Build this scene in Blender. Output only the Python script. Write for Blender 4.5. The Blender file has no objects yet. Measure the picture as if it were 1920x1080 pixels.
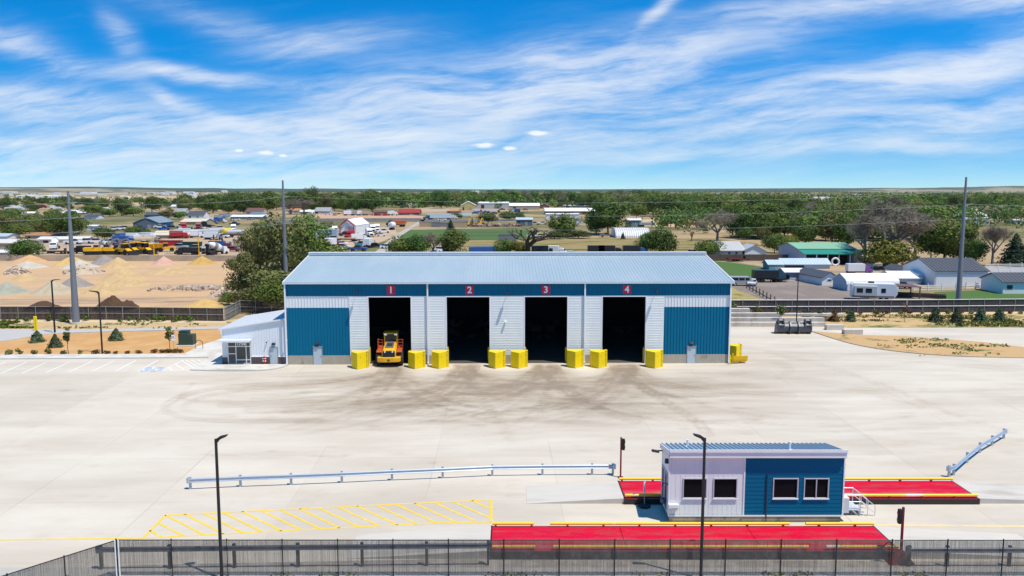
import bpy, bmesh, math, random
import numpy as np
from mathutils import Vector, Matrix
random.seed(7); RNG = np.random.default_rng(7)
C = bpy.context.scene.collection
SC = bpy.context.scene
PI = math.pi
# ------------------------------------------------------------------ camera
CAM_H = 21.0; F = 1550.0; TH = math.atan(184.0 / 1550.0)
CT, ST = math.cos(TH), math.sin(TH)
cd = bpy.data.cameras.new('camera'); cam = bpy.data.objects.new('camera', cd); C.objects.link(cam)
cd.sensor_width = 36.0; cd.lens = F / 1920.0 * 36.0; cd.clip_start = 0.5; cd.clip_end = 60000
cam.location = (0, 0, CAM_H); cam.rotation_euler = (PI / 2 - TH, 0, 0)
SC.camera = cam
def slope(v):
    t = v - 540.0
    return (t * CT + F * ST) / (F * CT - t * ST)
def X(u, D, z=0.0):
    return (u - 960.0) / F * (D * CT + (CAM_H - z) * ST)
def G(u, v, z=0.0):                       # ground point seen at a photo pixel
    D = (CAM_H - z) / slope(v)
    return Vector((X(u, D, z), D, z))
def ZH(v, D): return CAM_H - D * slope(v)  # height of the point seen in row v at distance D
def PXM(D, z=0.0): return F / (D * CT + (CAM_H - z) * ST)
# ------------------------------------------------------------------ light and sky
SUN_DIR = Vector((1.5, -1.04, 0)).normalized()
SUN_EL = math.radians(67.0)
to_sun = Vector((SUN_DIR.x * math.cos(SUN_EL), SUN_DIR.y * math.cos(SUN_EL), math.sin(SUN_EL)))
sl = bpy.data.lights.new('sun', 'SUN'); sun = bpy.data.objects.new('sun', sl); C.objects.link(sun)
sl.energy = 4.6; sl.angle = math.radians(0.5); sl.color = (1.0, 0.93, 0.81)
sun.rotation_euler = to_sun.to_track_quat('Z', 'Y').to_euler(); sun.location = (60, -60, 120)
SC.view_settings.view_transform = 'Standard'; SC.view_settings.look = 'None'
SC.view_settings.exposure = 0.17; SC.view_settings.gamma = 1.0
SC.cycles.max_bounces = 6; SC.cycles.diffuse_bounces = 3; SC.cycles.glossy_bounces = 3
SC.cycles.transparent_max_bounces = 12; SC.cycles.caustics_reflective = False; SC.cycles.caustics_refractive = False
W = bpy.data.worlds.new('World'); SC.world = W; W.use_nodes = True
wt = W.node_tree; wt.nodes.clear()
class NT:                                  # tiny node-maths helper
    def __init__(s, t): s.t = t
    def node(s, ty, **kw):
        n = s.t.nodes.new(ty)
        for k, v in kw.items(): setattr(n, k, v)
        return n
    def put(s, sock, v):
        if isinstance(v, (int, float)): sock.default_value = v
        elif isinstance(v, (tuple, list)): sock.default_value = v
        elif v is not None: s.t.links.new(v, sock)
    def m(s, op, a, b=None, c=None, clamp=False):
        n = s.node('ShaderNodeMath', operation=op, use_clamp=clamp)
        s.put(n.inputs[0], a)
        if b is not None: s.put(n.inputs[1], b)
        if c is not None: s.put(n.inputs[2], c)
        return n.outputs[0]
    def vm(s, op, a, b=None):
        n = s.node('ShaderNodeVectorMath', operation=op)
        s.put(n.inputs[0], a)
        if b is not None: s.put(n.inputs[1], b)
        return n.outputs[0]
    def xyz(s, x, y, z):
        n = s.node('ShaderNodeCombineXYZ')
        for i, v in enumerate((x, y, z)): s.put(n.inputs[i], v)
        return n.outputs[0]
    def sep(s, v):
        n = s.node('ShaderNodeSeparateXYZ'); s.put(n.inputs[0], v); return n.outputs
    def noise(s, vec, scale, detail=4, rough=0.55, dist=0.0):
        n = s.node('ShaderNodeTexNoise'); s.put(n.inputs['Vector'], vec)
        n.inputs['Scale'].default_value = scale; n.inputs['Detail'].default_value = detail
        n.inputs['Roughness'].default_value = rough; n.inputs['Distortion'].default_value = dist
        return n.outputs['Fac']
    def ramp(s, v, a, b, lo=0.0, hi=1.0):
        n = s.node('ShaderNodeMapRange', interpolation_type='SMOOTHSTEP'); s.put(n.inputs[0], v)
        n.inputs[1].default_value = a; n.inputs[2].default_value = b
        n.inputs[3].default_value = lo; n.inputs[4].default_value = hi
        return n.outputs[0]
    def mix(s, f, a, b, blend='MIX'):
        n = s.node('ShaderNodeMix', data_type='RGBA', blend_type=blend)
        s.put(n.inputs[0], f)
        for i, v in ((6, a), (7, b)):
            if isinstance(v, (tuple, list)) and len(v) == 3: v = (*v, 1)
            s.put(n.inputs[i], v)
        return n.outputs[2]
q = NT(wt)
tc = q.node('ShaderNodeTexCoord')
dx, dy, dz = q.sep(tc.outputs['Generated'])
sky = q.node('ShaderNodeTexSky'); sky.sky_type = 'NISHITA'; sky.sun_disc = False
sky.sun_elevation = SUN_EL; sky.sun_rotation = math.atan2(SUN_DIR.x, SUN_DIR.y)
sky.air_density = 1.0; sky.dust_density = 0.35; sky.ozone_density = 3.0; sky.altitude = 1500
zz = q.m('MAXIMUM', dz, 0.0)
vz = q.m('ADD', q.m('MULTIPLY', zz, 2.6), 0.045)
vec = q.vm('NORMALIZE', q.xyz(dx, dy, vz))
wt.links.new(vec, sky.inputs['Vector'])
hs = q.node('ShaderNodeHueSaturation'); hs.inputs['Saturation'].default_value = 1.30; hs.inputs['Value'].default_value = 1.0
hs.inputs['Hue'].default_value = 0.492
wt.links.new(sky.outputs[0], hs.inputs['Color'])
clear = q.mix(q.m('MULTIPLY', q.ramp(dz, 0.0, 0.17), q.ramp(dz, 0.75, 0.30, 0.35, 1.0)), hs.outputs[0], q.mix(1.0, hs.outputs[0], (0.10, 1.38, 1.66), 'MULTIPLY'))
clear = q.mix(1.0, clear, (0.92, 1.03, 1.02), 'MULTIPLY')
# cirrus: streaks in sky directions (tangent coordinates of a direction)
yy = q.m('MAXIMUM', dy, 0.12)
sx = q.m('DIVIDE', dx, yy); sy = q.m('DIVIDE', dz, yy)
P3 = q.xyz(sx, sy, 0)
warp = q.node('ShaderNodeTexNoise'); wt.links.new(P3, warp.inputs['Vector'])
warp.inputs['Scale'].default_value = 4.5; warp.inputs['Detail'].default_value = 3
wx, wy, wz = q.sep(q.vm('SUBTRACT', warp.outputs['Color'], (0.5, 0.5, 0.5)))
sxw = q.m('ADD', sx, q.m('MULTIPLY', wx, 0.16)); syw = q.m('ADD', sy, q.m('MULTIPLY', wy, 0.055))
def cell(u, v, ru, rv, ang, w):            # one bank of cirrus
    a, e = (u - 960) / F, (356 - v) / F
    ca, sa = math.cos(math.radians(ang)), math.sin(math.radians(ang))
    ddx = q.m('SUBTRACT', sxw, a); ddy = q.m('SUBTRACT', syw, e)
    p = q.m('MULTIPLY', q.m('ADD', q.m('MULTIPLY', ddx, ca), q.m('MULTIPLY', ddy, sa)), F / ru)
    r = q.m('MULTIPLY', q.m('SUBTRACT', q.m('MULTIPLY', ddy, ca), q.m('MULTIPLY', ddx, sa)), F / rv)
    g = q.m('EXPONENT', q.m('MULTIPLY', q.m('ADD', q.m('MULTIPLY', p, p), q.m('MULTIPLY', r, r)), -1.0))
    return q.m('MULTIPLY', g, w)
CELLS = [(60, 178, 190, 26, -6, 1.1), (40, 85, 80, 22, -14, .75), (30, 254, 150, 9, -3, .8), (390, 146, 190, 13, -4, .9), (150, 132, 80, 16, -10, .5),
  (470, 60, 190, 22, -14, .30), (640, 92, 120, 22, 6, .48), (235, 75, 40, 26, -45, .42), (360, 196, 90, 13, -22, .75), (450, 245, 420, 36, -2, .5), (830, 185, 300, 52, 8, .92),
  (1120, 150, 260, 42, 10, .85), (1010, 120, 160, 22, 12, .45), (1232, 38, 60, 11, 42, .62), (1420, 60, 300, 22, 14, .42), (1500, 25, 240, 16, 6, .35), (1860, 10, 190, 30, -4, .95),
  (1520, 168, 430, 30, 8, .78), (1860, 110, 260, 30, 10, .72), (1350, 235, 460, 22, 5, .62), (1800, 215, 330, 34, 8, .72), (1500, 280, 560, 16, 2, .42),
  (250, 312, 600, 56, 0, .85), (1300, 318, 700, 34, 0, .10), (720, 255, 280, 14, -3, .45), (1120, 205, 200, 12, 4, .5)]
tot = None
for c_ in CELLS:
    g_ = cell(*c_); tot = g_ if tot is None else q.m('ADD', tot, g_)
# fine fibres along the wind
sd = q.xyz(q.m('MULTIPLY', q.m('ADD', sxw, q.m('MULTIPLY', syw, -1.6)), 3.2), q.m('MULTIPLY', q.m('SUBTRACT', syw, q.m('MULTIPLY', sxw, 0.10)), 23.0), 0.3)
fib = q.noise(sd, 1.5, 10, 0.66, 0.25)
sd2 = q.xyz(q.m('MULTIPLY', sxw, 6.5), q.m('MULTIPLY', q.m('ADD', syw, q.m('MULTIPLY', sxw, 0.05)), 42.0), 4.0)
fib2 = q.noise(sd2, 1.0, 9, 0.70, 0.15)
f_ = q.m('ADD', q.m('MULTIPLY', fib, 0.70), q.m('MULTIPLY', fib2, 0.30))
sd3 = q.xyz(q.m('MULTIPLY', q.m('ADD', sx, q.m('MULTIPLY', wx, 0.05)), 11.0), q.m('MULTIPLY', q.m('ADD', sy, q.m('MULTIPLY', sx, -0.12)), 95.0), 7.0)
fib3 = q.noise(sd3, 1.0, 7, 0.68, 0.15)
f_ = q.m('ADD', q.m('MULTIPLY', f_, 0.80), q.m('MULTIPLY', fib3, 0.20))
fm = q.ramp(f_, 0.36, 0.71)
cov = q.m('MULTIPLY', tot, q.m('ADD', q.m('MULTIPLY', fm, 1.62), 0.09))
cov = q.m('ADD', cov, q.m('MULTIPLY', q.ramp(f_, 0.50, 0.85), 0.08))
cov = q.m('SUBTRACT', 1.0, q.m('EXPONENT', q.m('MULTIPLY', cov, -1.25)))
cov = q.m('MULTIPLY', cov, 0.95)
# a few small fair-weather puffs low over the horizon
pn = q.noise(q.xyz(q.m('MULTIPLY', sx, 60), q.m('MULTIPLY', sy, 110), 0), 1.0, 5, 0.6)
puff = None
for (u, v, ru, rv) in [(908, 274, 24, 5.5), (1010, 252, 26, 5), (955, 280, 15, 4), (455, 284, 9, 3.2), (503, 288, 17, 5), (537, 293, 11, 3.6)]:
    a, e = (u - 960) / F, (356 - v) / F
    p = q.m('MULTIPLY', q.m('SUBTRACT', sx, a), F / ru); r = q.m('MULTIPLY', q.m('SUBTRACT', sy, e), F / rv)
    d2 = q.m('SQRT', q.m('ADD', q.m('MULTIPLY', p, p), q.m('MULTIPLY', r, r)))
    g_ = q.ramp(q.m('ADD', d2, q.m('MULTIPLY', q.m('SUBTRACT', pn, 0.5), 1.5)), 1.1, 0.35)
    puff = g_ if puff is None else q.m('MAXIMUM', puff, g_)
front = q.ramp(dy, 0.05, 0.3)
cov = q.m('MULTIPLY', cov, front)
puff = q.m('MULTIPLY', q.m('MULTIPLY', puff, front), 0.8)
skyc = q.mix(cov, clear, (6.5, 6.75, 7.05))
skyc = q.mix(puff, skyc, (7.3, 7.35, 7.4))
bg = q.node('ShaderNodeBackground'); wt.links.new(skyc, bg.inputs['Color']); bg.inputs['Strength'].default_value = 0.125
wo = q.node('ShaderNodeOutputWorld'); wt.links.new(bg.outputs[0], wo.inputs['Surface'])
# ------------------------------------------------------------------ materials
MATS = {}
def mat(name, col, rough=0.7, metal=0.0, var=0.10, scale=2.0, bump=0.0, bscale=12.0, spec=0.4, stretch=None, col2=None, cmix=(0.45, 0.6), c2scale=1.0):
    if name in MATS: return MATS[name]
    m = bpy.data.materials.new(name); m.use_nodes = True; t = m.node_tree; k = NT(t)
    b = t.nodes['Principled BSDF']; o = k.node('ShaderNodeTexCoord').outputs['Object']
    if stretch: o = k.vm('MULTIPLY', o, stretch)
    n = k.noise(o, scale, 5, 0.6)
    col = tuple(col)
    base = col
    if col2 is not None:
        n2 = k.noise(o, c2scale, 5, 0.62, 0.3)
        base = k.mix(k.ramp(n2, *cmix), col, tuple(col2))
    f = k.m('ADD', 1.0 - var, k.m('MULTIPLY', n, 2 * var))
    fc = k.xyz(f, f, f)
    out = k.mix(1.0, base, fc, 'MULTIPLY')
    t.links.new(out, b.inputs['Base Color'])
    b.inputs['Roughness'].default_value = rough; b.inputs['Metallic'].default_value = metal
    b.inputs['Specular IOR Level'].default_value = spec
    if bump:
        bn = k.node('ShaderNodeBump'); bn.inputs['Strength'].default_value = bump
        t.links.new(k.noise(o, bscale, 6, 0.6), bn.inputs['Height']); t.links.new(bn.outputs[0], b.inputs['Normal'])
    MATS[name] = m; return m
def glass(name, col=(0.012, 0.014, 0.016), rough=0.06):
    m = mat(name, col, rough, 0, 0.1, 1.0, spec=0.5); return m
def leafmat(name, dark, light, trans=0.18):
    m = bpy.data.materials.new(name); m.use_nodes = True; t = m.node_tree; k = NT(t)
    b = t.nodes['Principled BSDF']; g = k.node('ShaderNodeNewGeometry')
    o = k.node('ShaderNodeTexCoord').outputs['Object']
    oi = k.node('ShaderNodeObjectInfo').outputs['Random']
    n = k.noise(o, 0.62, 4, 0.65)
    f = k.m('ADD', k.m('MULTIPLY', g.outputs['Random Per Island'], 0.34), k.m('MULTIPLY', k.ramp(n, 0.34, 0.66), 0.62))
    c = k.mix(f, dark, light)
    h = k.node('ShaderNodeHueSaturation'); t.links.new(c, h.inputs['Color'])
    t.links.new(k.m('ADD', 0.47, k.m('MULTIPLY', oi, 0.05)), h.inputs['Hue'])
    t.links.new(k.m('ADD', 0.78, k.m('MULTIPLY', oi, 0.5)), h.inputs['Value'])
    t.links.new(h.outputs[0], b.inputs['Base Color'])
    b.inputs['Roughness'].default_value = 0.65; b.inputs['Specular IOR Level'].default_value = 0.2
    if trans:
        tr = k.node('ShaderNodeBsdfTranslucent'); t.links.new(h.outputs[0], tr.inputs['Color'])
        ms = k.node('ShaderNodeMixShader'); ms.inputs[0].default_value = trans
        t.links.new(b.outputs[0], ms.inputs[1]); t.links.new(tr.outputs[0], ms.inputs[2])
        t.links.new(ms.outputs[0], t.nodes['Material Output'].inputs['Surface'])
    MATS[name] = m; return m
# ------------------------------------------------------------------ mesh helper
class MB:
    def __init__(s): s.v = []; s.f = []; s.mi = []
    def add(s, vs, fs, mi=0):
        o = len(s.v); s.v += [tuple(p) for p in vs]; s.f += [tuple(i + o for i in f) for f in fs]; s.mi += [mi] * len(fs); return s
    def box(s, x0, x1, y0, y1, z0, z1, mi=0):
        if x0 > x1: x0, x1 = x1, x0
        return s.add([(x0, y0, z0), (x1, y0, z0), (x1, y1, z0), (x0, y1, z0), (x0, y0, z1), (x1, y0, z1), (x1, y1, z1), (x0, y1, z1)],
                     [(0, 3, 2, 1), (4, 5, 6, 7), (0, 1, 5, 4), (1, 2, 6, 5), (2, 3, 7, 6), (3, 0, 4, 7)], mi)
    def obox(s, c, size, rz=0.0, rx=0.0, ry=0.0, mi=0):
        R = Matrix.Rotation(rz, 3, 'Z') @ Matrix.Rotation(ry, 3, 'Y') @ Matrix.Rotation(rx, 3, 'X')
        hx, hy, hz = (a / 2 for a in size); c = Vector(c)
        P = [c + R @ Vector(p) for p in ((-hx, -hy, -hz), (hx, -hy, -hz), (hx, hy, -hz), (-hx, hy, -hz), (-hx, -hy, hz), (hx, -hy, hz), (hx, hy, hz), (-hx, hy, hz))]
        return s.add(P, [(0, 3, 2, 1), (4, 5, 6, 7), (0, 1, 5, 4), (1, 2, 6, 5), (2, 3, 7, 6), (3, 0, 4, 7)], mi)
    def quad(s, a, b, c, d, mi=0): return s.add([a, b, c, d], [(0, 1, 2, 3)], mi)
    def prism(s, poly, z0, z1, mi=0):       # plan polygon (counter-clockwise) extruded up
        n = len(poly)
        vs = [(p[0], p[1], z0) for p in poly] + [(p[0], p[1], z1) for p in poly]
        fs = [tuple(range(n - 1, -1, -1)), tuple(range(n, 2 * n))] + [(i, (i + 1) % n, n + (i + 1) % n, n + i) for i in range(n)]
        return s.add(vs, fs, mi)
    def extx(s, prof, x0, x1, mi=0):        # (y, z) profile extruded along x
        n = len(prof)
        vs = [(x0, p[0], p[1]) for p in prof] + [(x1, p[0], p[1]) for p in prof]
        fs = [tuple(range(n - 1, -1, -1)), tuple(range(n, 2 * n))] + [(i, (i + 1) % n, n + (i + 1) % n, n + i) for i in range(n)]
        return s.add(vs, fs, mi)
    def exty(s, prof, y0, y1, mi=0):        # (x, z) profile extruded along y
        n = len(prof)
        vs = [(p[0], y0, p[1]) for p in prof] + [(p[0], y1, p[1]) for p in prof]
        fs = [tuple(range(n)), tuple(range(2 * n - 1, n - 1, -1))] + [(i, n + i, n + (i + 1) % n, (i + 1) % n) for i in range(n)]
        return s.add(vs, fs, mi)
    def cyl(s, p0, p1, r0, r1=None, n=10, mi=0):
        r1 = r0 if r1 is None else r1; p0 = Vector(p0); p1 = Vector(p1); d = (p1 - p0)
        if d.length < 1e-6: return s
        d.normalize(); a = d.orthogonal().normalized(); b = d.cross(a)
        vs = []
        for p, r in ((p0, r0), (p1, r1)):
            for i in range(n):
                t = 2 * PI * i / n; vs.append(p + a * (r * math.cos(t)) + b * (r * math.sin(t)))
        fs = [(i, (i + 1) % n, n + (i + 1) % n, n + i) for i in range(n)] + [tuple(range(n - 1, -1, -1)), tuple(range(n, 2 * n))]
        return s.add(vs, fs, mi)
    def tube(s, pts, r, n=6, mi=0):
        for a, b in zip(pts[:-1], pts[1:]): s.cyl(a, b, r, r, n, mi)
        return s
    def lathe(s, prof, c=(0, 0, 0), axis='Z', n=20, mi=0):   # (r, h) profile
        c = Vector(c); vs = []
        for r, h in prof:
            for i in range(n):
                t = 2 * PI * i / n; x, y = r * math.cos(t), r * math.sin(t)
                vs.append(c + (Vector((x, y, h)) if axis == 'Z' else Vector((h, x, y)) if axis == 'X' else Vector((x, h, y))))
        fs = []
        for k in range(len(prof) - 1):
            for i in range(n):
                fs.append((k * n + i, k * n + (i + 1) % n, (k + 1) * n + (i + 1) % n, (k + 1) * n + i))
        fs.append(tuple(range(n - 1, -1, -1))); m = (len(prof) - 1) * n; fs.append(tuple(range(m, m + n)))
        return s.add(vs, fs, mi)
    def build(s, name, mats, parent=None, bevel=0.0, smooth=False, loc=None, rz=0.0):
        me = bpy.data.meshes.new(name); me.from_pydata(s.v, [], s.f)
        for m in (mats if isinstance(mats, (list, tuple)) else [mats]): me.materials.append(m)
        me.polygons.foreach_set('material_index', s.mi)
        bm = bmesh.new(); bm.from_mesh(me); bmesh.ops.recalc_face_normals(bm, faces=bm.faces); bm.to_mesh(me); bm.free()
        if smooth: me.polygons.foreach_set('use_smooth', [True] * len(me.polygons))
        o = bpy.data.objects.new(name, me); C.objects.link(o)
        if parent is not None: o.parent = parent
        if loc is not None: o.location = loc
        o.rotation_euler.z = rz
        if bevel:
            b = o.modifiers.new('bevel', 'BEVEL'); b.width = bevel; b.segments = 2; b.limit_method = 'ANGLE'
        return o
def empty(name, loc, rz=0.0):
    o = bpy.data.objects.new(name, None); C.objects.link(o); o.location = loc; o.rotation_euler.z = rz
    o.empty_display_size = 0.3; return o
def tag(o, label, cat, group=None, kind=None):
    if label: o['label'] = label
    if cat: o['category'] = cat
    if group: o['group'] = group
    if kind: o['kind'] = kind
    return o
def thing(name, loc, label, cat, rz=0.0, group=None): return tag(empty(name, loc, rz), label, cat, group)
def struct(o, label=None, kind='structure'):
    o['kind'] = kind
    if label: o['label'] = label
    return o
def kids(o): return [c for c in bpy.data.objects if c.parent == o]
KIDS = {}
def copy_tree(o, loc=None, rz=None, label=None, scale=None):
    def cp(a, par):
        c = a.copy(); C.objects.link(c)
        if par is not None: c.parent = par
        for ch in (KIDS.setdefault(a.name, kids(a))): cp(ch, c)
        return c
    c = cp(o, None)
    if loc is not None: c.location = loc
    if rz is not None: c.rotation_euler.z = rz
    if scale is not None: c.scale = scale if isinstance(scale, (tuple, list)) else (scale,) * 3
    if label: c['label'] = label
    return c
def patch(name, pts, z, m, px=True, kind='structure'):   # a flat ground sheet with a smooth outline
    P = [(G(u, v) if px else Vector((u, v, 0))) for u, v in pts]
    b = MB(); b.add([(p.x, p.y, z) for p in P], [tuple(range(len(P)))])
    o = b.build(name, m); 
    if o.data.polygons[0].normal.z < 0: o.data.flip_normals()
    o['kind'] = kind; return o
def smooth_line(pts, k=6):                 # Catmull-Rom through the points
    P = [Vector(p) for p in pts]; P = [2 * P[0] - P[1]] + P + [2 * P[-1] - P[-2]]; out = []
    for i in range(1, len(P) - 2):
        for j in range(k):
            t = j / k; a, b, c_, d = P[i - 1], P[i], P[i + 1], P[i + 2]
            out.append(0.5 * ((2 * b) + (c_ - a) * t + (2 * a - 5 * b + 4 * c_ - d) * t * t + (3 * b - a - 3 * c_ + d) * t ** 3))
    out.append(P[-2]); return out
def ribbon(name, pts, w, z0, z1, m, kind='structure', cat=None):   # kerb or painted line along a path
    P = [Vector((p[0], p[1], 0)) for p in pts]; b = MB(); L = []; R = []
    for i, p in enumerate(P):
        d = (P[min(i + 1, len(P) - 1)] - P[max(i - 1, 0)]).normalized(); n = Vector((-d.y, d.x, 0))
        L.append(p + n * (w / 2)); R.append(p - n * (w / 2))
    for i in range(len(P) - 1):
        a, b_, c_, d_ = R[i], R[i + 1], L[i + 1], L[i]
        if z1 - z0 < 0.01: b.add([(a.x, a.y, z1), (b_.x, b_.y, z1), (c_.x, c_.y, z1), (d_.x, d_.y, z1)], [(0, 1, 2, 3)])
        else: b.prism([(a.x, a.y), (b_.x, b_.y), (c_.x, c_.y), (d_.x, d_.y)], z0, z1)
    return b
def text_mesh(s, size, depth, m, name, parent, loc, rot=(PI / 2, 0, 0)):
    cu = bpy.data.curves.new(name, 'FONT'); cu.body = s; cu.size = size; cu.extrude = depth; cu.align_x = 'CENTER'; cu.align_y = 'CENTER'
    cu.offset = 0.024 * size
    o = bpy.data.objects.new(name, cu); me = bpy.data.meshes.new_from_object(o); bpy.data.objects.remove(o)
    me.materials.append(m); o = bpy.data.objects.new(name, me); C.objects.link(o); o.parent = parent; o.location = loc; o.rotation_euler = rot
    return o
# ------------------------------------------------------------------ numpy noise
def vnoise(x, y, seed=0):
    r = np.random.default_rng(seed); T = r.random((256, 256))
    xi = np.floor(x).astype(int); yi = np.floor(y).astype(int); fx = x - xi; fy = y - yi
    fx = fx * fx * (3 - 2 * fx); fy = fy * fy * (3 - 2 * fy)
    g = lambda a, b: T[a & 255, b & 255]
    return (g(xi, yi) * (1 - fx) + g(xi + 1, yi) * fx) * (1 - fy) + (g(xi, yi + 1) * (1 - fx) + g(xi + 1, yi + 1) * fx) * fy
def fbm(x, y, seed=0, oct=5):
    s = 0; a = 0.5
    for i in range(oct): s = s + a * vnoise(x * 2 ** i, y * 2 ** i, seed + i); a *= 0.5
    return s
def sstep(x, a, b):
    t = np.clip((x - a) / (b - a), 0, 1); return t * t * (3 - 2 * t)
# ------------------------------------------------------------------ ground
def ground_mat():
    m = bpy.data.materials.new('dry_ground'); m.use_nodes = True; t = m.node_tree; k = NT(t); b = t.nodes['Principled BSDF']
    o = k.node('ShaderNodeTexCoord').outputs['Object']
    n1 = k.noise(o, 0.006, 5, 0.6, 0.5); n2 = k.noise(k.vm('MULTIPLY', o, (1, 2.2, 1)), 0.035, 6, 0.65); n3 = k.noise(o, 0.5, 5, 0.7)
    c = k.mix(k.ramp(n1, 0.42, 0.60), (0.40, 0.285, 0.17), (0.115, 0.125, 0.045))
    c = k.mix(k.ramp(n2, 0.46, 0.66), c, (0.30, 0.225, 0.12))
    f = k.m('ADD', 0.7, k.m('MULTIPLY', n3, 0.6)); c = k.mix(1.0, c, k.xyz(f, f, f), 'MULTIPLY')
    t.links.new(c, b.inputs['Base Color']); b.inputs['Roughness'].default_value = 0.95; b.inputs['Specular IOR Level'].default_value = 0.1
    return m
g = MB(); g.add([(-9000, -300, -0.06), (9000, -300, -0.06), (9000, 9200, -0.06), (-9000, 9200, -0.06)], [(0, 1, 2, 3)])
struct(g.build('ground', ground_mat()))
# ------------------------------------------------------------------ concrete yard with its dirt and tyre marks
BYAW = math.radians(0.95)
def yard():
    x0, x1, y0, y1, st = -84.0, 96.0, 30.0, 129.0, 0.30
    nx = int((x1 - x0) / st) + 1; ny = int((y1 - y0) / st) + 1
    xs = np.linspace(x0, x1, nx); ys = np.linspace(y0, y1, ny); XX, YY = np.meshgrid(xs, ys)
    s = CAM_H / YY; tv = (s * F * CT - F * ST) / (CT + s * ST); V = tv + 540
    U = 960 + XX * F / (YY * CT + CAM_H * ST)
    d = np.zeros_like(XX)
    # broad dirty swath in front of the doors
    n_a = fbm(XX * 0.10, YY * 0.16, 3); n_b = fbm(XX * 0.16, YY * 1.1, 11); n_c = fbm(XX * 0.7, YY * 2.2, 21)
    top = 684
    sw = sstep(V, top - 8, 712) * (1 - sstep(V, 742, 850)) * sstep(U, 240, 560) * (1 - sstep(U, 1280, 1560))
    d += 0.40 * sw * np.clip(0.25 + .5 * n_a + .7 * n_b, 0, 1.2)
    for cu, w0 in ((735, 44), (878, 62), (1024, 60), (1170, 62)):
        fan = np.exp(-((U - cu) / (w0 + np.maximum(V - 690, 0) * 1.3)) ** 2 * 1.7) * sstep(V, 640, 690) * (1 - sstep(V, 692, 800))
        d += 0.50 * fan * np.clip(0.25 + .5 * n_a + .7 * n_c, 0, 1.25)
    # clean wedges in front of the yellow guards
    for cu in (665, 806, 952, 1099, 1245):
        k = np.exp(-((U - cu) / 34) ** 2) * (1 - sstep(V, 690, 716)); d *= 1 - 0.85 * k
    # tracks: along a path in photo pixels
    tracks = [([(690, 704), (600, 716), (480, 722), (380, 732), (322, 752), (312, 770), (350, 784), (450, 790), (600, 788)], 5.0, .62),
      ([(700, 706), (610, 722), (500, 730), (420, 736), (372, 748), (345, 764), (370, 776), (440, 780)], 4.0, .4),
      ([(740, 694), (720, 716), (660, 740), (560, 752), (420, 760)], 7, .45), ([(860, 692), (830, 722), (740, 748), (600, 764), (470, 770)], 7, .42),
      ([(880, 690), (890, 730), (930, 780), (960, 830)], 6, .26), ([(1010, 690), (960, 726), (860, 752), (720, 770)], 7, .4),
      ([(1040, 690), (1060, 726), (1110, 760), (1190, 790)], 7, .38), ([(1160, 690), (1190, 716), (1230, 742), (1300, 786), (1330, 815)], 6, .5),
      ([(1180, 690), (1230, 716), (1330, 735), (1480, 742)], 8, .36), ([(1150, 694), (1120, 730), (1040, 762), (900, 780)], 8, .34),
      ([(0, 842), (120, 770), (200, 722), (236, 702), (250, 690)], 3.5, .32), ([(360, 720), (340, 742), (365, 752), (430, 752)], 3, .3),
      ([(1370, 672), (1440, 676), (1470, 684), (1480, 696), (1460, 706)], 5, .3), ([(1400, 660), (1520, 668), (1700, 672), (1900, 690)], 9, .28),
      ([(1440, 660), (1560, 690), (1690, 735), (1800, 782), (1915, 815)], 4, .28), ([(1650, 745), (1720, 760), (1726, 768), (1690, 775)], 3, .25),
      ([(1380, 700), (1500, 712), (1640, 735), (1800, 775)], 8, .2), ([(0, 800), (120, 790), (300, 792), (460, 800)], 8, .16), ([(60, 740), (200, 736), (360, 742)], 9, .14),
      ([(120, 800), (60, 815), (80, 828), (200, 832)], 3, .16), ([(960, 912), (1150, 905), (1180, 905)], 7, .34), ([(960, 930), (1160, 926), (1180, 926)], 6, .3),
      ([(520, 925), (760, 912), (960, 904)], 9, .22), ([(480, 948), (760, 940), (960, 930)], 9, .2), ([(1700, 905), (1800, 896), (1890, 930), (1920, 948)], 9, .2),
      ([(500, 1000), (560, 952), (600, 925)], 8, .25), ([(420, 1000), (455, 960), (480, 930)], 7, .16), ([(1690, 985), (1800, 975), (1920, 970)], 9, .15)]
    rt_ = random.Random(12)
    for cu in (735, 878, 1024, 1170):
        for i in range(18):
            sgn = rt_.choice((-1, 1, -1)); L_ = rt_.uniform(60, 420); dv = rt_.uniform(34, 130); o_ = rt_.uniform(-26, 26)
            tracks.append(([(cu + o_, 686), (cu + o_ + sgn * 6, 698), (cu + o_ + sgn * L_ * .22, 690 + dv * .5), (cu + o_ + sgn * L_ * .6, 690 + dv * .82), (cu + o_ + sgn * L_, 690 + dv)], rt_.uniform(2.2, 3.8), rt_.uniform(.14, .30)))
    for i in range(30):
        u_ = rt_.uniform(200, 1700); v_ = rt_.uniform(715, 860); L_ = rt_.uniform(150, 420); tracks.append(([(u_, v_), (u_ + L_ * .5, v_ + rt_.uniform(-9, 9)), (u_ + L_, v_ + rt_.uniform(-22, 22))], rt_.uniform(2.5, 5), rt_.uniform(.14, .30)))
    U_ = U.ravel(); V_ = V.ravel()
    for pts, w, amt in tracks:
        P = np.array([(p[0], p[1]) for p in smooth_line([(a, b_, 0) for a, b_ in pts], 6)])[:, :2]
        lo = P.min(0) - 26; hi = P.max(0) + 26
        idx = np.where((U_ > lo[0]) & (U_ < hi[0]) & (V_ > lo[1]) & (V_ < hi[1]))[0]
        best = np.full(len(idx), 1e9)
        for a, b_ in zip(P[:-1], P[1:]):
            ab = b_ - a; L = (ab ** 2).sum() + 1e-9
            t = np.clip(((U_[idx] - a[0]) * ab[0] + (V_[idx] - a[1]) * ab[1]) / L, 0, 1)
            ex = (U_[idx] - a[0] - t * ab[0]) * 0.42; ey = (V_[idx] - a[1] - t * ab[1])
            best = np.minimum(best, np.hypot(ex, ey))
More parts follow.
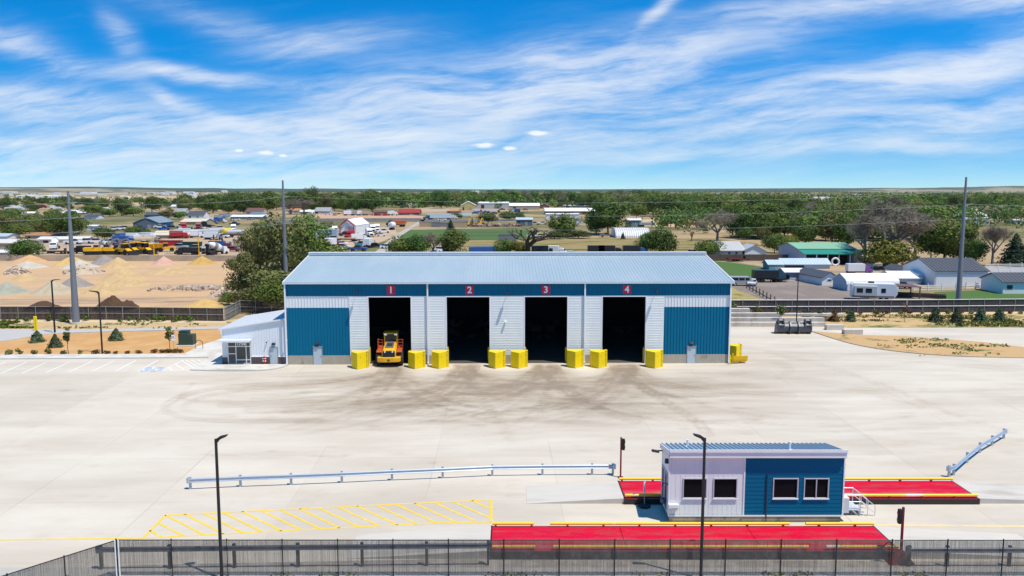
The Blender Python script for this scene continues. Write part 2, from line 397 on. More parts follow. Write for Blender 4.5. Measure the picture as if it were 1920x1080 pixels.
        n = np.clip(0.5 + .8 * n_c.ravel()[idx], 0, 1.2)
        pr = np.exp(-(best / (w * 0.30)) ** 2) * 0.6 + np.exp(-((best - w * 0.62) / (w * 0.22)) ** 2) * 0.6
        dd = d.ravel(); dd[idx] += amt * pr * n; d = dd.reshape(d.shape)
    d += 0.42 * np.clip(n_b - 0.42, 0, 1) * 1.5 * (0.35 + 0.65 * sstep(U, 200, 900)) + 0.10 * np.clip(n_a - 0.45, 0, 1)
    d += 0.16 * sstep(U, 900, 1500) * (1 - sstep(V, 800, 900)) * n_a
    for i in range(150):
        u_, v_ = rt_.uniform(0, 1920), rt_.uniform(690, 1010); p_ = G(u_, v_); r_ = rt_.uniform(.25, .8); ix = int((p_.x - x0) / st); iy = int((p_.y - y0) / st)
        if 6 < ix < nx - 6 and 6 < iy < ny - 6: d[iy - 5:iy + 6, ix - 5:ix + 6] += rt_.uniform(.06, .30) * np.exp(-(((XX - p_.x)[iy - 5:iy + 6, ix - 5:ix + 6] / r_) ** 2 + ((YY - p_.y)[iy - 5:iy + 6, ix - 5:ix + 6] / (r_ * .8)) ** 2))
    d = np.clip(d * 0.76, 0, .97)
    vv = np.stack([XX.ravel(), YY.ravel(), np.zeros(XX.size)], 1)
    i = np.arange(nx * ny).reshape(ny, nx); ff = np.stack([i[:-1, :-1].ravel(), i[:-1, 1:].ravel(), i[1:, 1:].ravel(), i[1:, :-1].ravel()], 1)
    me = bpy.data.meshes.new('concrete_yard'); me.vertices.add(len(vv)); me.vertices.foreach_set('co', vv.ravel())
    me.loops.add(ff.size); me.loops.foreach_set('vertex_index', ff.ravel()); me.polygons.add(len(ff))
    me.polygons.foreach_set('loop_start', np.arange(0, ff.size, 4)); me.polygons.foreach_set('loop_total', np.full(len(ff), 4)); me.update()
    at = me.attributes.new('dirt', 'FLOAT', 'POINT'); at.data.foreach_set('value', d.ravel().astype(np.float32))
    m = bpy.data.materials.new('yard_concrete'); m.use_nodes = True; t = m.node_tree; k = NT(t); b = t.nodes['Principled BSDF']
    o = k.node('ShaderNodeTexCoord').outputs['Object']
    a = k.node('ShaderNodeAttribute', attribute_name='dirt').outputs['Fac']
    fine = k.noise(k.vm('MULTIPLY', o, (0.6, 2.0, 1)), 1.6, 8, 0.7); big = k.noise(k.vm('MULTIPLY', o, (0.5, 1.6, 1)), 0.10, 5, 0.6)
    slab = k.node('ShaderNodeTexVoronoi'); 
    x, y, z = k.sep(o); ca, sa = math.cos(BYAW), math.sin(BYAW)
    lx = k.m('ADD', k.m('MULTIPLY', x, ca), k.m('MULTIPLY', y, sa)); ly = k.m('SUBTRACT', k.m('MULTIPLY', y, ca), k.m('MULTIPLY', x, sa))
    def joint(c, per, off, w):
        fr = k.m('FRACT', k.m('DIVIDE', k.m('ADD', c, off), per)); dd = k.m('MULTIPLY', k.m('ABSOLUTE', k.m('SUBTRACT', fr, 0.5)), per)
        return k.ramp(dd, w, w * 0.35)
    jn = k.m('MAXIMUM', joint(lx, 9.15, 0.4, 0.075), joint(ly, 9.15, 5.2, 0.06))
    # slab to slab shade of the pours
    sid = k.node('ShaderNodeTexWhiteNoise', noise_dimensions='2D')
    t.links.new(k.xyz(k.m('FLOOR', k.m('DIVIDE', k.m('ADD', lx, 4.975), 9.15)), k.m('FLOOR', k.m('DIVIDE', k.m('ADD', ly, 9.775), 9.15)), 0), sid.inputs['Vector'])
    c = k.mix(k.ramp(big, 0.32, 0.68), (0.505, 0.444, 0.364), (0.602, 0.543, 0.458))
    dn = k.m('MULTIPLY', a, k.m('ADD', 0.25, k.m('MULTIPLY', fine, 1.45)), clamp=True)
    c = k.mix(k.ramp(dn, 0.0, 0.75), c, (0.350, 0.285, 0.212)); c = k.mix(k.ramp(dn, 0.55, 1.05), c, (0.245, 0.196, 0.148))
    sh = k.m('ADD', 0.90, k.m('ADD', k.m('MULTIPLY', fine, 0.13), k.m('MULTIPLY', sid.outputs['Value'], 0.07)))
    c = k.mix(1.0, c, k.xyz(sh, sh, sh), 'MULTIPLY')
    c = k.mix(k.m('MULTIPLY', jn, k.m('ADD', 0.0, k.m('MULTIPLY', k.ramp(k.noise(o, 0.06, 3), .42, .68), 0.30))), c, (0.16, 0.14, 0.12))
    t.links.new(c, b.inputs['Base Color']); b.inputs['Roughness'].default_value = 0.85; b.inputs['Specular IOR Level'].default_value = 0.2
    me.materials.append(m)
    o = bpy.data.objects.new('concrete_yard', me); C.objects.link(o); o['kind'] = 'structure'
yard()
concrete = mat('pale_concrete', (0.60, 0.57, 0.52), .85, var=.10, scale=1.2, col2=(0.50, 0.47, 0.42), c2scale=.4)
curbm = mat('kerb_concrete', (0.50, 0.47, 0.43), .85, var=.15, scale=2)
mulch = mat('orange_mulch', (0.50, 0.27, 0.095), .95, var=.22, scale=6, col2=(0.56, 0.34, 0.15), cmix=(.4, .7), c2scale=.3, bump=.4, bscale=9)
def grassy(name, dirt, grass, lo=.5, hi=.58, sc=.25, strx=(1, 1.6, 1)):
    m = bpy.data.materials.new(name); m.use_nodes = True; t = m.node_tree; k = NT(t); b = t.nodes['Principled BSDF']
    o = k.vm('MULTIPLY', k.node('ShaderNodeTexCoord').outputs['Object'], strx)
    n = k.noise(o, sc, 6, .7, .4); n2 = k.noise(o, 3.0, 5, .7)
    c = k.mix(k.ramp(n, lo, hi), dirt, grass); f = k.m('ADD', .72, k.m('MULTIPLY', n2, .56)); c = k.mix(1.0, c, k.xyz(f, f, f), 'MULTIPLY')
    t.links.new(c, b.inputs['Base Color']); b.inputs['Roughness'].default_value = .95; b.inputs['Specular IOR Level'].default_value = .1
    return m
tan_green = grassy('tan_soil_with_weeds', (0.50, 0.325, 0.16), (0.075, 0.115, 0.025), .54, .66, .16)
tan_green2 = grassy('tan_soil_more_weeds', (0.50, 0.345, 0.17), (0.085, 0.125, 0.03), .50, .62, .20)
strip_soil = mat('pale_gravel_strip', (0.58, 0.45, 0.28), .95, var=.2, scale=3, bump=.3)
# planting bed left, its path and road
patch('planting_bed', [(-120, 644), (0, 640), (60, 631), (95, 627), (180, 624), (413, 618), (416, 636), (372, 650), (346, 664.5), (-120, 666)], 0.05, mulch)
patch('fence_verge', [(-260, 600), (430, 600), (520, 588), (560, 588), (560, 618), (413, 618), (95, 618), (-260, 618)], 0.012, grassy('verge_soil', (0.50, 0.36, 0.19), (0.07, 0.10, 0.03), .52, .62, .2))
patch('side_road', [(-260, 618), (180, 617.5), (430, 612), (430, 617.5), (180, 622.5), (95, 626.5), (60, 630.5), (0, 639.5), (-120, 643.5), (-260, 650)], 0.022, mat('grey_road', (0.44, 0.42, 0.40), .9, var=.1, scale=.8))
patch('pale_fence_strip', [(-260, 599), (424, 601.5), (424, 606), (-260, 604)], 0.026, strip_soil)
def curve_px(pts, k=5): return [G(p.x, p.y) for p in smooth_line([(a, b, 0) for a, b in pts], k)]
struct(ribbon('x', curve_px([(-120, 647), (0, 641), (60, 631.5), (95, 627.2), (180, 623.4), (413, 617.6)]), 0.3, 0, 0.15, curbm).build('road_kerb', curbm))
patch('pavement', [(-120, 666), (346, 664.5), (372, 650), (416, 636), (416, 684), (540, 684.5), (524, 691), (500, 694.5), (357, 694.5), (392, 671), (-120, 674)], 0.10, concrete)
kp = [(-120, 674.4), (120, 673), (392, 671)]
struct(ribbon('x', [G(*p) for p in kp], 0.22, 0, 0.13, curbm).build('pavement_kerb', curbm))
kp = smooth_line([(357, 694.6, 0), (430, 696, 0), (490, 695, 0), (520, 691.5, 0), (540, 685.5, 0)], 5)
struct(ribbon('x', [G(p.x, p.y) for p in kp], 0.22, 0, 0.13, curbm).build('entrance_kerb', curbm))
# right: planted strip, dirt island
patch('planted_strip', [(1340, 586), (2100, 583), (2100, 622), (1900, 614), (1590, 614.5), (1545, 607), (1340, 601)], 0.03, tan_green2)
patch('pale_fence_strip', [(1340, 586), (2100, 583.5), (2100, 587.5), (1340, 591)], 0.036, strip_soil)
isl = [(1522, 621.5), (1548, 630), (1580, 640), (1612, 648), (1655, 655.5), (1700, 661), (1760, 666.2), (1830, 669.5), (1930, 671.5), (2150, 676), (2150, 664), (1930, 652.5), (1840, 641.5), (1760, 635.5), (1700, 631), (1617, 628.5)]
patch('dirt_island', isl, 0.05, tan_green)
struct(ribbon('x', [G(p.x, p.y) for p in smooth_line([(a, b, 0) for a, b in isl[:10]], 4)], 0.3, 0, 0.09, mat('kerb_brown', (0.40, 0.30, 0.20), .9)).build('island_kerb', MATS['kerb_brown']))
# painted marks
yellow_paint = mat('yellow_road_paint', (0.78, 0.52, 0.03), .7, var=.18, scale=3, col2=(0.72, 0.58, 0.28), cmix=(.52, .72), c2scale=1.6)
white_paint = mat('white_road_paint', (0.80, 0.795, 0.78), .7, var=.08, scale=3, col2=(.66, .63, .58), cmix=(.5, .7), c2scale=1.5)
blue_paint = mat('blue_road_paint', (0.24, 0.36, 0.55), .7, var=.2, scale=3, col2=(.55, .53, .50), cmix=(.42, .56), c2scale=1.5)
def lines_px(name, segs, w, m, z=0.006):
    b = MB()
    for i, (a, c_) in enumerate(segs):
        zz_ = z + 0.0015 * (i % 3)
        p, r = G(*a), G(*c_); d = (r - p).normalized(); n = Vector((-d.y, d.x, 0)) * (w / 2)
        b.add([(p + n).to_tuple()[:2] + (zz_,), (p - n).to_tuple()[:2] + (zz_,), (r - n).to_tuple()[:2] + (zz_,), (r + n).to_tuple()[:2] + (zz_,)], [(0, 1, 2, 3)])
    o = b.build(name, m); o['kind'] = 'structure'; return o
lines_px('parking_lines', [((10, 679), (-40, 699)), ((50, 679), (2, 700)), ((88, 679), (41, 700)), ((130, 679), (86, 698.5)), ((173, 677.5), (129, 697.5)), ((214, 676.5), (173, 696)), ((255, 675.5), (217, 695.5)), ((296, 675.5), (259, 696)),
  ((344, 675), (304, 695)), ((304, 695), (352, 693.5)), ((349, 675.5), (372, 688)), ((316, 689.5), (323, 694.5)), ((329, 683), (346, 693.8)), ((342, 677), (366, 691.5)), ((358, 675), (380, 686)), ((371, 675), (386, 682))], 0.125, white_paint)
# accessible bay symbol: blue field, white wheelchair figure
c0 = G(286, 692.5); b = MB(); b.add([(c0.x + 1.5 * math.cos(t * PI / 12), c0.y + 1.35 * math.sin(t * PI / 12), 0.006) for t in range(24)], [tuple(range(24))]); struct(b.build('bay_symbol_field', blue_paint))
b = MB()
def pl(b, pts, w, z=0.011):
    for i, (a, c_) in enumerate(zip(pts[:-1], pts[1:])):
        p, r = Vector((*a, 0)), Vector((*c_, 0)); d = (r - p).normalized(); n = Vector((-d.y, d.x, 0)) * (w / 2)
        b.add([(c0.x + v_.x, c0.y + v_.y, z + .0012 * (i % 3)) for v_ in (p + n, p - n, r - n, r + n)], [(0, 1, 2, 3)])
pl(b, [(-.3 + .6 * math.cos(t), -.35 + .6 * math.sin(t)) for t in np.linspace(2.2, 6.1, 14)], .16)
pl(b, [(-.25, .75), (-.1, .1), (.45, .05), (.75, -.6)], .2); pl(b, [(-.2, .45), (.35, .42)], .14, .016)
b.add([(c0.x - .3 + .19 * math.cos(t * PI / 6), c0.y + 1.05 + .19 * math.sin(t * PI / 6), .012) for t in range(12)], [tuple(range(12))])
struct(b.build('wheelchair_symbol', white_paint))
patch('tactile_pad', [(374, 684.5), (381, 680.2), (388, 681), (382, 685.5)], 0.014, mat('brick_red_pad', (0.42, 0.10, 0.06), .9))
# yellow hatched area in front
hatch = [((310, 966), (921, 937)), ((921, 937), (921, 979)), ((268, 1009), (310, 966)), ((268, 1009), (835, 979.5)), ((835, 979.5), (921, 979)), ((921, 979), (922, 978.5)), ((-40, 1013), (268, 1009)), ((-40, 1074.5), (20, 1073))]
tops = [(310 + i * (921 - 310) / 17, 966 - i * 29 / 17) for i in range(17)]
for i, (u, v) in enumerate(tops):
    f_ = 73 - 0.0 * i; u2 = u + 73 + 0.3 * i; v2 = 1009 - (u2 - 268) * (1009 - 977) / (880 - 268)
    if u2 > 918: k_ = (918 - u) / (u2 - u); u2, v2 = 918, v + (v2 - v) * k_
    hatch.append(((u, v), (u2, v2)))
hatch += [((296, 980), (343, 1004.5)), ((281, 995), (303, 1007))]
lines_px('hatched_marking', hatch, 0.16, yellow_paint)
lines_px('yellow_edge_line', [((1632, 984.5), (1930, 987)), ((1842, 941.5), (1930, 942))], 0.3, mat('worn_yellow_paint', (0.72, 0.55, 0.28), .8, var=.1, col2=(.58, .50, .38), cmix=(.45, .6), c2scale=.8))
# verge at the front fence
patch('front_verge', [(-40, 1100), (180, 1063), (330, 1058), (915, 1047), (1700, 1053), (1960, 1053), (1960, 1200), (-40, 1200)], 0.008, mat('grey_gravel', (0.30, 0.265, 0.225), .95, var=.25, scale=5, col2=(.40, .36, .31), c2scale=.7))
patch('front_pavement', [(-300, 1064.5), (1960, 1064.5), (2300, 1400), (-500, 1400)], 0.016, mat('front_concrete', (0.43, 0.40, 0.36), .9, var=.15, scale=1.5))
# ------------------------------------------------------------------ warehouse
def ray(u, v): return Vector((u - 960.0, F * CT + (540 - v) * ST, -F * ST + (540 - v) * CT))
class Frame:                                # a vertical plane standing on the ground
    def __init__(s, O, yaw): s.O = Vector((O[0], O[1], 0)); s.yaw = yaw; s.ex = Vector((math.cos(yaw), math.sin(yaw), 0)); s.ey = Vector((-math.sin(yaw), math.cos(yaw), 0))
    def at(s, u, v, off=0.0):
        d = ray(u, v); c = Vector((0, 0, CAM_H)); t = ((s.O + s.ey * off) - c).dot(s.ey) / d.dot(s.ey); p = c + d * t
        return (p - s.O).dot(s.ex), p.z
    def x(s, u, v, off=0.0): return s.at(u, v, off)[0]
    def z(s, u, v, off=0.0): return s.at(u, v, off)[1]
    def loc(s, p): p = Vector((p[0], p[1], 0)) - s.O; return p.dot(s.ex), p.dot(s.ey)
    def w(s, x, y, z=0): return s.O + s.ex * x + s.ey * y + Vector((0, 0, z))
blue = mat('teal_blue_steel', (0.001, 0.140, 0.252), .5, var=.10, scale=1.1, spec=.15, stretch=(1, 1, .16))
white_steel = mat('white_steel', (0.74, 0.76, 0.77), .42, var=.04, scale=.5)
panel_white = mat('white_insulated_panel', (0.77, 0.785, 0.775), .5, var=.08, scale=1.2, stretch=(1, 1, .2), col2=(0.68, 0.71, 0.72), cmix=(.5, .8), c2scale=.35)
roof_steel = mat('galvalume_roof', (0.405, 0.495, 0.535), .42, metal=.25, var=.06, scale=.25, stretch=(1, .2, 1), col2=(.45, .525, .56), cmix=(.4, .65), c2scale=.2)
trim_white = mat('white_trim', (0.80, 0.80, 0.82), .45, var=.03)
base_conc = mat('stained_concrete', (0.40, 0.355, 0.285), .9, var=.2, scale=1.5, col2=(.27, .23, .18), cmix=(.55, .75), c2scale=.9)
dark_in = mat('shade_black_inside', (0.012, 0.012, 0.014), .9, var=.3, scale=.3)  # near-black colour stands in for the shade inside the bays
dark_floor = mat('shade_dark_floor', (0.075, 0.064, 0.052), .9, var=.3, scale=.6)  # floor colour darkened to imitate the shade indoors
grey_door = mat('pale_grey_door_paint', (0.46, 0.52, 0.55), .45, var=.03)
safety_yellow = mat('safety_yellow', (0.84, 0.60, 0.0), .5, var=.05, scale=1.2, col2=(.40, .27, .05), cmix=(.55, .70), c2scale=2.3)
black_metal = mat('black_metal', (0.018, 0.017, 0.02), .5, var=.15)
sign_red = mat('sign_red', (0.62, 0.008, 0.055), .45, var=.03)
sign_white = mat('sign_white', (0.86, 0.86, 0.86), .45, var=.02)
lamp_grey = mat('lamp_grey', (0.05, 0.055, 0.06), .45)
zinc = mat('galvanised_steel', (0.42, 0.46, 0.50), .4, metal=.35, var=.10, scale=3)
BF = Frame((-27.12, 98.30), BYAW)
wh = thing('warehouse', BF.O, 'long teal and white metal warehouse with four open dark bays numbered 1 to 4', 'warehouse', BYAW)
WX = BF.x(1367, 681.5); DEP = 27.6
ZE = BF.z(733, 530.5); ZD = BF.z(733, 555); ZB2 = BF.z(600, 577); ZF = BF.z(600, 666.5); ZR = 12.05
e = {k: BF.x(u, 612) for k, u in dict(pl=655.5, d1l=690.5, d1r=771.7, ds1=802.5, d2l=836.7, d2r=919, d3l=983, d3r=1064.5, ds2=1096, d4l=1128.3, d4r=1211, pr=1244.5).items()}
T = 0.22
def ribs_v(b, x0, x1, z0, z1, pitch=.37, w=.09, dpt=.055, mi=0, y=0.0):
    n = int((x1 - x0) / pitch); o = (x1 - x0 - n * pitch) / 2
    for i in range(n + 1):
        x = x0 + o + i * pitch
        if x - w / 2 < x0 or x + w / 2 > x1: continue
        b.add([(x - w / 2, y, z0), (x - w / 4, y - dpt, z0), (x + w / 4, y - dpt, z0), (x + w / 2, y, z0), (x - w / 2, y, z1), (x - w / 4, y - dpt, z1), (x + w / 4, y - dpt, z1), (x + w / 2, y, z1)],
              [(0, 1, 5, 4), (1, 2, 6, 5), (2, 3, 7, 6), (3, 2, 1, 0), (4, 5, 6, 7)], mi)
def ribs_h(b, x0, x1, z0, z1, pitch=.3, w=.05, dpt=.018, mi=0, y=0.0):
    n = int((z1 - z0) / pitch)
    for i in range(1, n + 1):
        z = z0 + i * pitch
        if z + w > z1: break
        b.add([(x0, y, z), (x1, y, z), (x1, y - dpt, z + w * .3), (x0, y - dpt, z + w * .3), (x1, y, z + w), (x0, y, z + w)], [(0, 1, 2, 3), (3, 2, 4, 5)], mi)
b = MB(); b.box(0, WX, 0, T, ZD, ZE); ribs_v(b, 0, WX, ZD, ZE)
b.build('upper_siding', blue, wh)
for x0, x1 in ((0, e['pl']), (e['pr'], WX)):
    b = MB(); b.box(x0, x1, 0, T, ZB2, ZD - .003); ribs_v(b, x0, x1, ZB2, ZD - .003); b.build('white_band', white_steel, wh)
    b = MB(); b.box(x0, x1, .002, T, ZF, ZB2 - .003); ribs_v(b, x0, x1, ZF, ZB2 - .003, y=.002); b.build('siding', blue, wh)
    b = MB(); b.box(x0, x1, -.06, T, -.1, ZF - .003); b.build('foundation', base_conc, wh)
for x0, x1 in ((e['pl'], e['d1l']), (e['d1r'], e['d2l']), (e['d2r'], e['d3l']), (e['d3r'], e['d4l']), (e['d4r'], e['pr'])):
    b = MB(); b.box(x0 + .01, x1 - .01, -.05, T, ZF + .01, ZD - .004); ribs_h(b, x0 + .012, x1 - .012, ZF + .01, ZD - .01, y=-.05); b.build('insulated_panel', panel_white, wh)
    b = MB(); b.box(x0 + .02, x1 - .02, -.09, T, -.1, ZF - .002); b.build('foundation', base_conc, wh)
for a, c_ in (('d1l', 'd1r'), ('d2l', 'd2r'), ('d3l', 'd3r'), ('d4l', 'd4r')):       # jamb trims of each bay
    b = MB(); b.box(e[a] - .06, e[a] + .07, -.08, T + .1, 0, ZD - .01); b.box(e[c_] - .07, e[c_] + .06, -.08, T + .1, 0, ZD - .01); b.box(e[a] + .075, e[c_] - .075, -.075, T + .1, ZD - .14, ZD - .012)
    b.build('bay_frame', trim_white, wh)
    b = MB(); b.lathe([(.32, e[a] + .1), (.34, e[a] + .2), (.34, e[c_] - .2), (.32, e[c_] - .1)], (0, T + .55, ZD + .15), 'X', 14); b.build('rolled_door', mat('dull_door_steel', (.10, .105, .11), .6), wh)
# shell: side, back, linings, floor
b = MB()
for x0, x1 in ((0, T), (WX - T, WX)):
    b.exty
    vs = [(DEP, 0), (DEP, ZE), (DEP / 2, ZR - .1), (T + .01, ZE + .02), (T + .01, 0)]
    b.extx(vs, x0, x1)
b.box(T, WX - T, DEP - T, DEP, 0, ZE); b.build('wall', blue, wh)
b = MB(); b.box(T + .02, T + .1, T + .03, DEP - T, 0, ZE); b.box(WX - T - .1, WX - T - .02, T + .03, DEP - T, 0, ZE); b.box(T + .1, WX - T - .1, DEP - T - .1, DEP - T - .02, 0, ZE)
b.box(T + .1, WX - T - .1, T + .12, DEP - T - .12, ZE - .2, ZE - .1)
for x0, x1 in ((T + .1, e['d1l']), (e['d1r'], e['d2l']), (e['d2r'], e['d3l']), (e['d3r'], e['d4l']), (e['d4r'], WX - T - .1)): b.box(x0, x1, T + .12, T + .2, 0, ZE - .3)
b.build('interior_lining', dark_in, wh)  # lining added to keep the bays black like deep shade
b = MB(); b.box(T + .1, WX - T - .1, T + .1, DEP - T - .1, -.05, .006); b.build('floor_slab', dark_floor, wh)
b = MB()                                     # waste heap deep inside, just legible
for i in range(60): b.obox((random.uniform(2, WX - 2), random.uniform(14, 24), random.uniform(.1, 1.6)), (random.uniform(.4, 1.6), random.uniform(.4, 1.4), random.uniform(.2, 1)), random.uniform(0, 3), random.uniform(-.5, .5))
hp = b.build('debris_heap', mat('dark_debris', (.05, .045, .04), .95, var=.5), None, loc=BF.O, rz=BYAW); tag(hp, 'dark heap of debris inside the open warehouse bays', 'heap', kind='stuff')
# roof
OV = .28; y0, y1 = -OV, DEP / 2; zs = lambda y: ZE + .12 + (ZR - ZE) * (y + OV) / (DEP / 2 + OV)
b = MB(); th = .14
b.extx([(y0, zs(y0) - th), (y1, ZR + .12 - th), (DEP + OV, zs(y0) - th), (DEP + OV, zs(y0)), (y1, ZR + .12), (y0, zs(y0))], -.18, WX + .18)
n = int((WX + .2) / .41)
for i in range(n + 1):
    x = -.12 + i * .41
    b.add([(x - .03, y0, zs(y0)), (x + .03, y0, zs(y0)), (x + .012, y0, zs(y0) + .038), (x - .012, y0, zs(y0) + .038), (x - .03, y1, ZR + .12), (x + .03, y1, ZR + .12), (x + .012, y1, ZR + .158), (x - .012, y1, ZR + .158)],
          [(0, 3, 7, 4), (3, 2, 6, 7), (2, 1, 5, 6), (0, 1, 2, 3)])
b.build('roof', roof_steel, wh)
b = MB(); b.box(-.25, WX + .25, y1 - .35, y1 + .35, ZR + .17, ZR + .50); b.box(-.27, WX + .27, y1 - .42, y1 + .42, ZR + .50, ZR + .54); b.build('ridge_cap', trim_white, wh, bevel=.03)
b = MB()
for x0 in (-.30, WX + .19): b.add([(x0, y0, zs(y0) - .28), (x0, y0, zs(y0) + .07), (x0, y1, ZR + .19), (x0, y1, ZR - .16), (x0 + .11, y0, zs(y0) - .28), (x0 + .11, y0, zs(y0) + .07), (x0 + .11, y1, ZR + .19), (x0 + .11, y1, ZR - .16)],
    [(0, 1, 2, 3), (4, 7, 6, 5), (0, 4, 5, 1), (1, 5, 6, 2), (2, 6, 7, 3), (3, 7, 4, 0)])
b.build('rake_trim', trim_white, wh)
b = MB(); b.extx([(y0 - .02, zs(y0) - .05), (y0 - .17, zs(y0) - .03), (y0 - .17, zs(y0) - .20), (y0 - .02, zs(y0) - .23)], -.2, WX + .2); b.build('gutter', mat('pale_gutter', (.62, .65, .70), .4), wh)
for x in (BF.x(536.5, 600), e['ds1'], e['ds2'], WX - .12):
    b = MB(); b.box(x - .09, x + .09, -.30, -.16, .28, ZE - .02); b.box(x - .09, x + .09, -.42, -.16, .12, .28); b.box(x - .11, x + .11, -.16, -.05, 3.0, 3.06); b.box(x - .11, x + .11, -.16, -.05, 6.5, 6.56); b.build('downspout', trim_white, wh, bevel=.015)
for i, (u, v) in enumerate(((733, 544), (880.5, 544), (1023.5, 543.5), (1175.5, 543))):
    x, z = BF.at(u, v); b = MB(); b.box(x - .50, x + .50, -.075, -.04, z - .52, z + .52); s_ = b.build('number_sign', sign_red, wh, bevel=.02)
    text_mesh(str(i + 1), 1.12, .006, sign_white, 'numeral', s_, (x, -.085, z))
for u, v, L in ((670, 546, .78), (952, 547.5, .78), (1229.5, 546, .78)):
    x, z = BF.at(u, v); b = MB(); b.box(x - .12, x + .12, -.06, -.035, z - .12, z + .12); b.tube([(x, -.06, z), (x, -.35, z + .1), (x, -L + .12, z + .02)], .035, 6)
    a_ = b.build('light_arm', lamp_grey, wh); b = MB(); b.obox((x, -L, z - .02), (.34, .52, .11), 0, .12); b.build('lamp_head', black_metal, a_, bevel=.03)
x, z = BF.at(947.5, 603); b = MB(); b.obox((x, -.24, z), (.22, .3, .22), 0, -.4); b.box(x - .05, x + .05, -.12, -.05, z - .05, z + .12); b.build('security_camera', white_steel, wh, bevel=.03)
for u0, u1, v0 in ((588.5, 603.5, 651.5), (1288.5, 1303.5, 650.5)):
    x0, x1 = BF.x(u0, 668), BF.x(u1, 668); zt = BF.z(u0, v0)
    b = MB(); b.box(x0 - .08, x0, -.10, .0, 0, zt + .08); b.box(x1, x1 + .08, -.10, .0, 0, zt + .08); b.box(x0, x1, -.10, 0, zt, zt + .08); b.box(x0 - .12, x1 + .12, -.16, -.05, zt + .085, zt + .13)
    b.build('door_frame', mat('grey_frame', (.30, .33, .35), .5), wh)
    b = MB(); b.box(x0 + .004, x1 - .004, -.085, -.02, .02, zt - .004); d_ = b.build('door', grey_door, wh); b = MB(); b.box(x1 - .14, x1 - .06, -.14, -.09, .98, 1.03); b.build('handle', black_metal, d_)
    b = MB(); b.extx([(-.05, zt + .32), (-.30, zt + .38), (-.30, zt + .46), (-.05, zt + .62)], (x0 + x1) / 2 - .2, (x0 + x1) / 2 + .2); b.build('wall_lamp', black_metal, wh)
# ------------------------------------------------------------------ office annex
AF = Frame(BF.w(0, .3), BYAW)
xl, zl = AF.at(414.9, 618.4); zr = AF.z(532, 599); xr = -.05
D_back = (CAM_H - zl) / slope(593); ADEP = max(8, D_back - 98.6)
an = thing('office_annex', AF.O, 'low white lean-to office with brick base and glass entrance beside the warehouse', 'office', BYAW)
brick = bpy.data.materials.new('dark_brick'); brick.use_nodes = True
k = NT(brick.node_tree); bt = k.node('ShaderNodeTexBrick'); bt.inputs['Color1'].default_value = (.085, .042, .04, 1); bt.inputs['Color2'].default_value = (.06, .034, .034, 1); bt.inputs['Mortar'].default_value = (.16, .14, .13, 1); bt.inputs['Scale'].default_value = 2.4
mp = k.node('ShaderNodeMapping'); mp.inputs['Rotation'].default_value = (PI / 2, 0, 0); k.t.links.new(k.node('ShaderNodeTexCoord').outputs['Object'], mp.inputs[0]); k.t.links.new(mp.outputs[0], bt.inputs[0]); k.t.links.new(bt.outputs[0], k.t.nodes['Principled BSDF'].inputs['Base Color'])
ZBK = AF.z(480, 669.3)
b = MB(); vs = [(xl, ZBK), (xr, ZBK), (xr, zr - .05), (xl, zl - .05)]; b.exty([(xl, 0), (xr, 0), (xr, zr - .05), (xl, zl - .05)], .06, ADEP)
for i in range(int((xr - xl) / .33)):
    x = xl + .2 + i * .33; zt = zl + (zr - zl) * (x - xl) / (xr - xl) - .06; b.box(x - .015, x + .015, .03, .062, ZBK + .06, zt)
b.build('wall', white_steel, an)
sx0, sx1, sx2, sx3 = (AF.x(u, 665) for u in (427.2, 443, 462, 470.8)); zt = AF.z(445, 641); zm = AF.z(445, 649.5)
dx0, dx1 = AF.x(507, 668), AF.x(520.5, 668)
b = MB()
for x0, x1 in ((xl, sx0), (sx3, dx0 - .06), (dx1 + .06, xr)): b.box(x0, x1, -.02, .06, 0, ZBK); 
b.build('brick_base', brick, an); b = MB()
for x0, x1 in ((xl - .03, sx0), (sx3, dx0 - .06), (dx1 + .06, xr)): b.box(x0, x1, -.05, .06, ZBK + .003, ZBK + .09)
b.build('sill', trim_white, an)
sf = MB(); sf.box(sx0, sx3, -.03, .05, 0, zt); sfo = sf.build('storefront_glass', glass('storefront_glass', (.05, .055, .05), .05), an)
fr = MB(); al = mat('aluminium', (.72, .74, .75), .35, metal=.2, var=.02)
for x in (sx0 + .05, sx1, sx2, sx3 - .05): fr.box(x - .05, x + .05, -.07, -.032, 0, zt)
for x0, x1 in ((sx0 + .102, sx1 - .052), (sx1 + .052, sx2 - .052), (sx2 + .052, sx3 - .102)):
    for z in (zm, .12, zt - .05) + ((.55,) if x0 > sx0 + .5 else (1.3,)): fr.box(x0, x1, -.066, -.032, z - .05, z + .05)
fr.build('frame', al, sfo)
text_mesh('1734', .50, .004, sign_white, 'numerals', sfo, ((sx1 + sx2) / 2, -.036, (zm + zt) / 2))
cx0, cx1 = AF.x(415, 636), AF.x(472, 636); cz = AF.z(445, 637.5)
b = MB(); b.box(cx0, cx1, -1.25, -.03, cz, cz + .16); b.box(cx0 - .03, cx1 + .03, -1.3, -1.25, cz - .04, cz + .22); b.build('canopy', trim_white, an, bevel=.02)
zt2 = AF.z(513, 651.5); b = MB(); b.box(dx0 - .06, dx0, -.08, .06, 0, zt2 + .1); b.box(dx1, dx1 + .06, -.08, .06, 0, zt2 + .1); b.box(dx0, dx1, -.08, .06, zt2, zt2 + .1); b.build('door_frame', MATS['grey_frame'], an)
b = MB(); b.box(dx0 + .004, dx1 - .004, -.05, .03, .02, zt2 - .004); d_ = b.build('door', grey_door, an); b = MB(); b.box(dx0 + .08, dx0 + .16, -.1, -.05, .98, 1.04); b.build('handle', black_metal, d_)
x, z = AF.at(513, 645); b = MB(); b.extx([(.0, z - .15), (-.28, z - .1), (-.28, z), (.0, z + .15)], x - .2, x + .2); b.build('wall_lamp', black_metal, an)
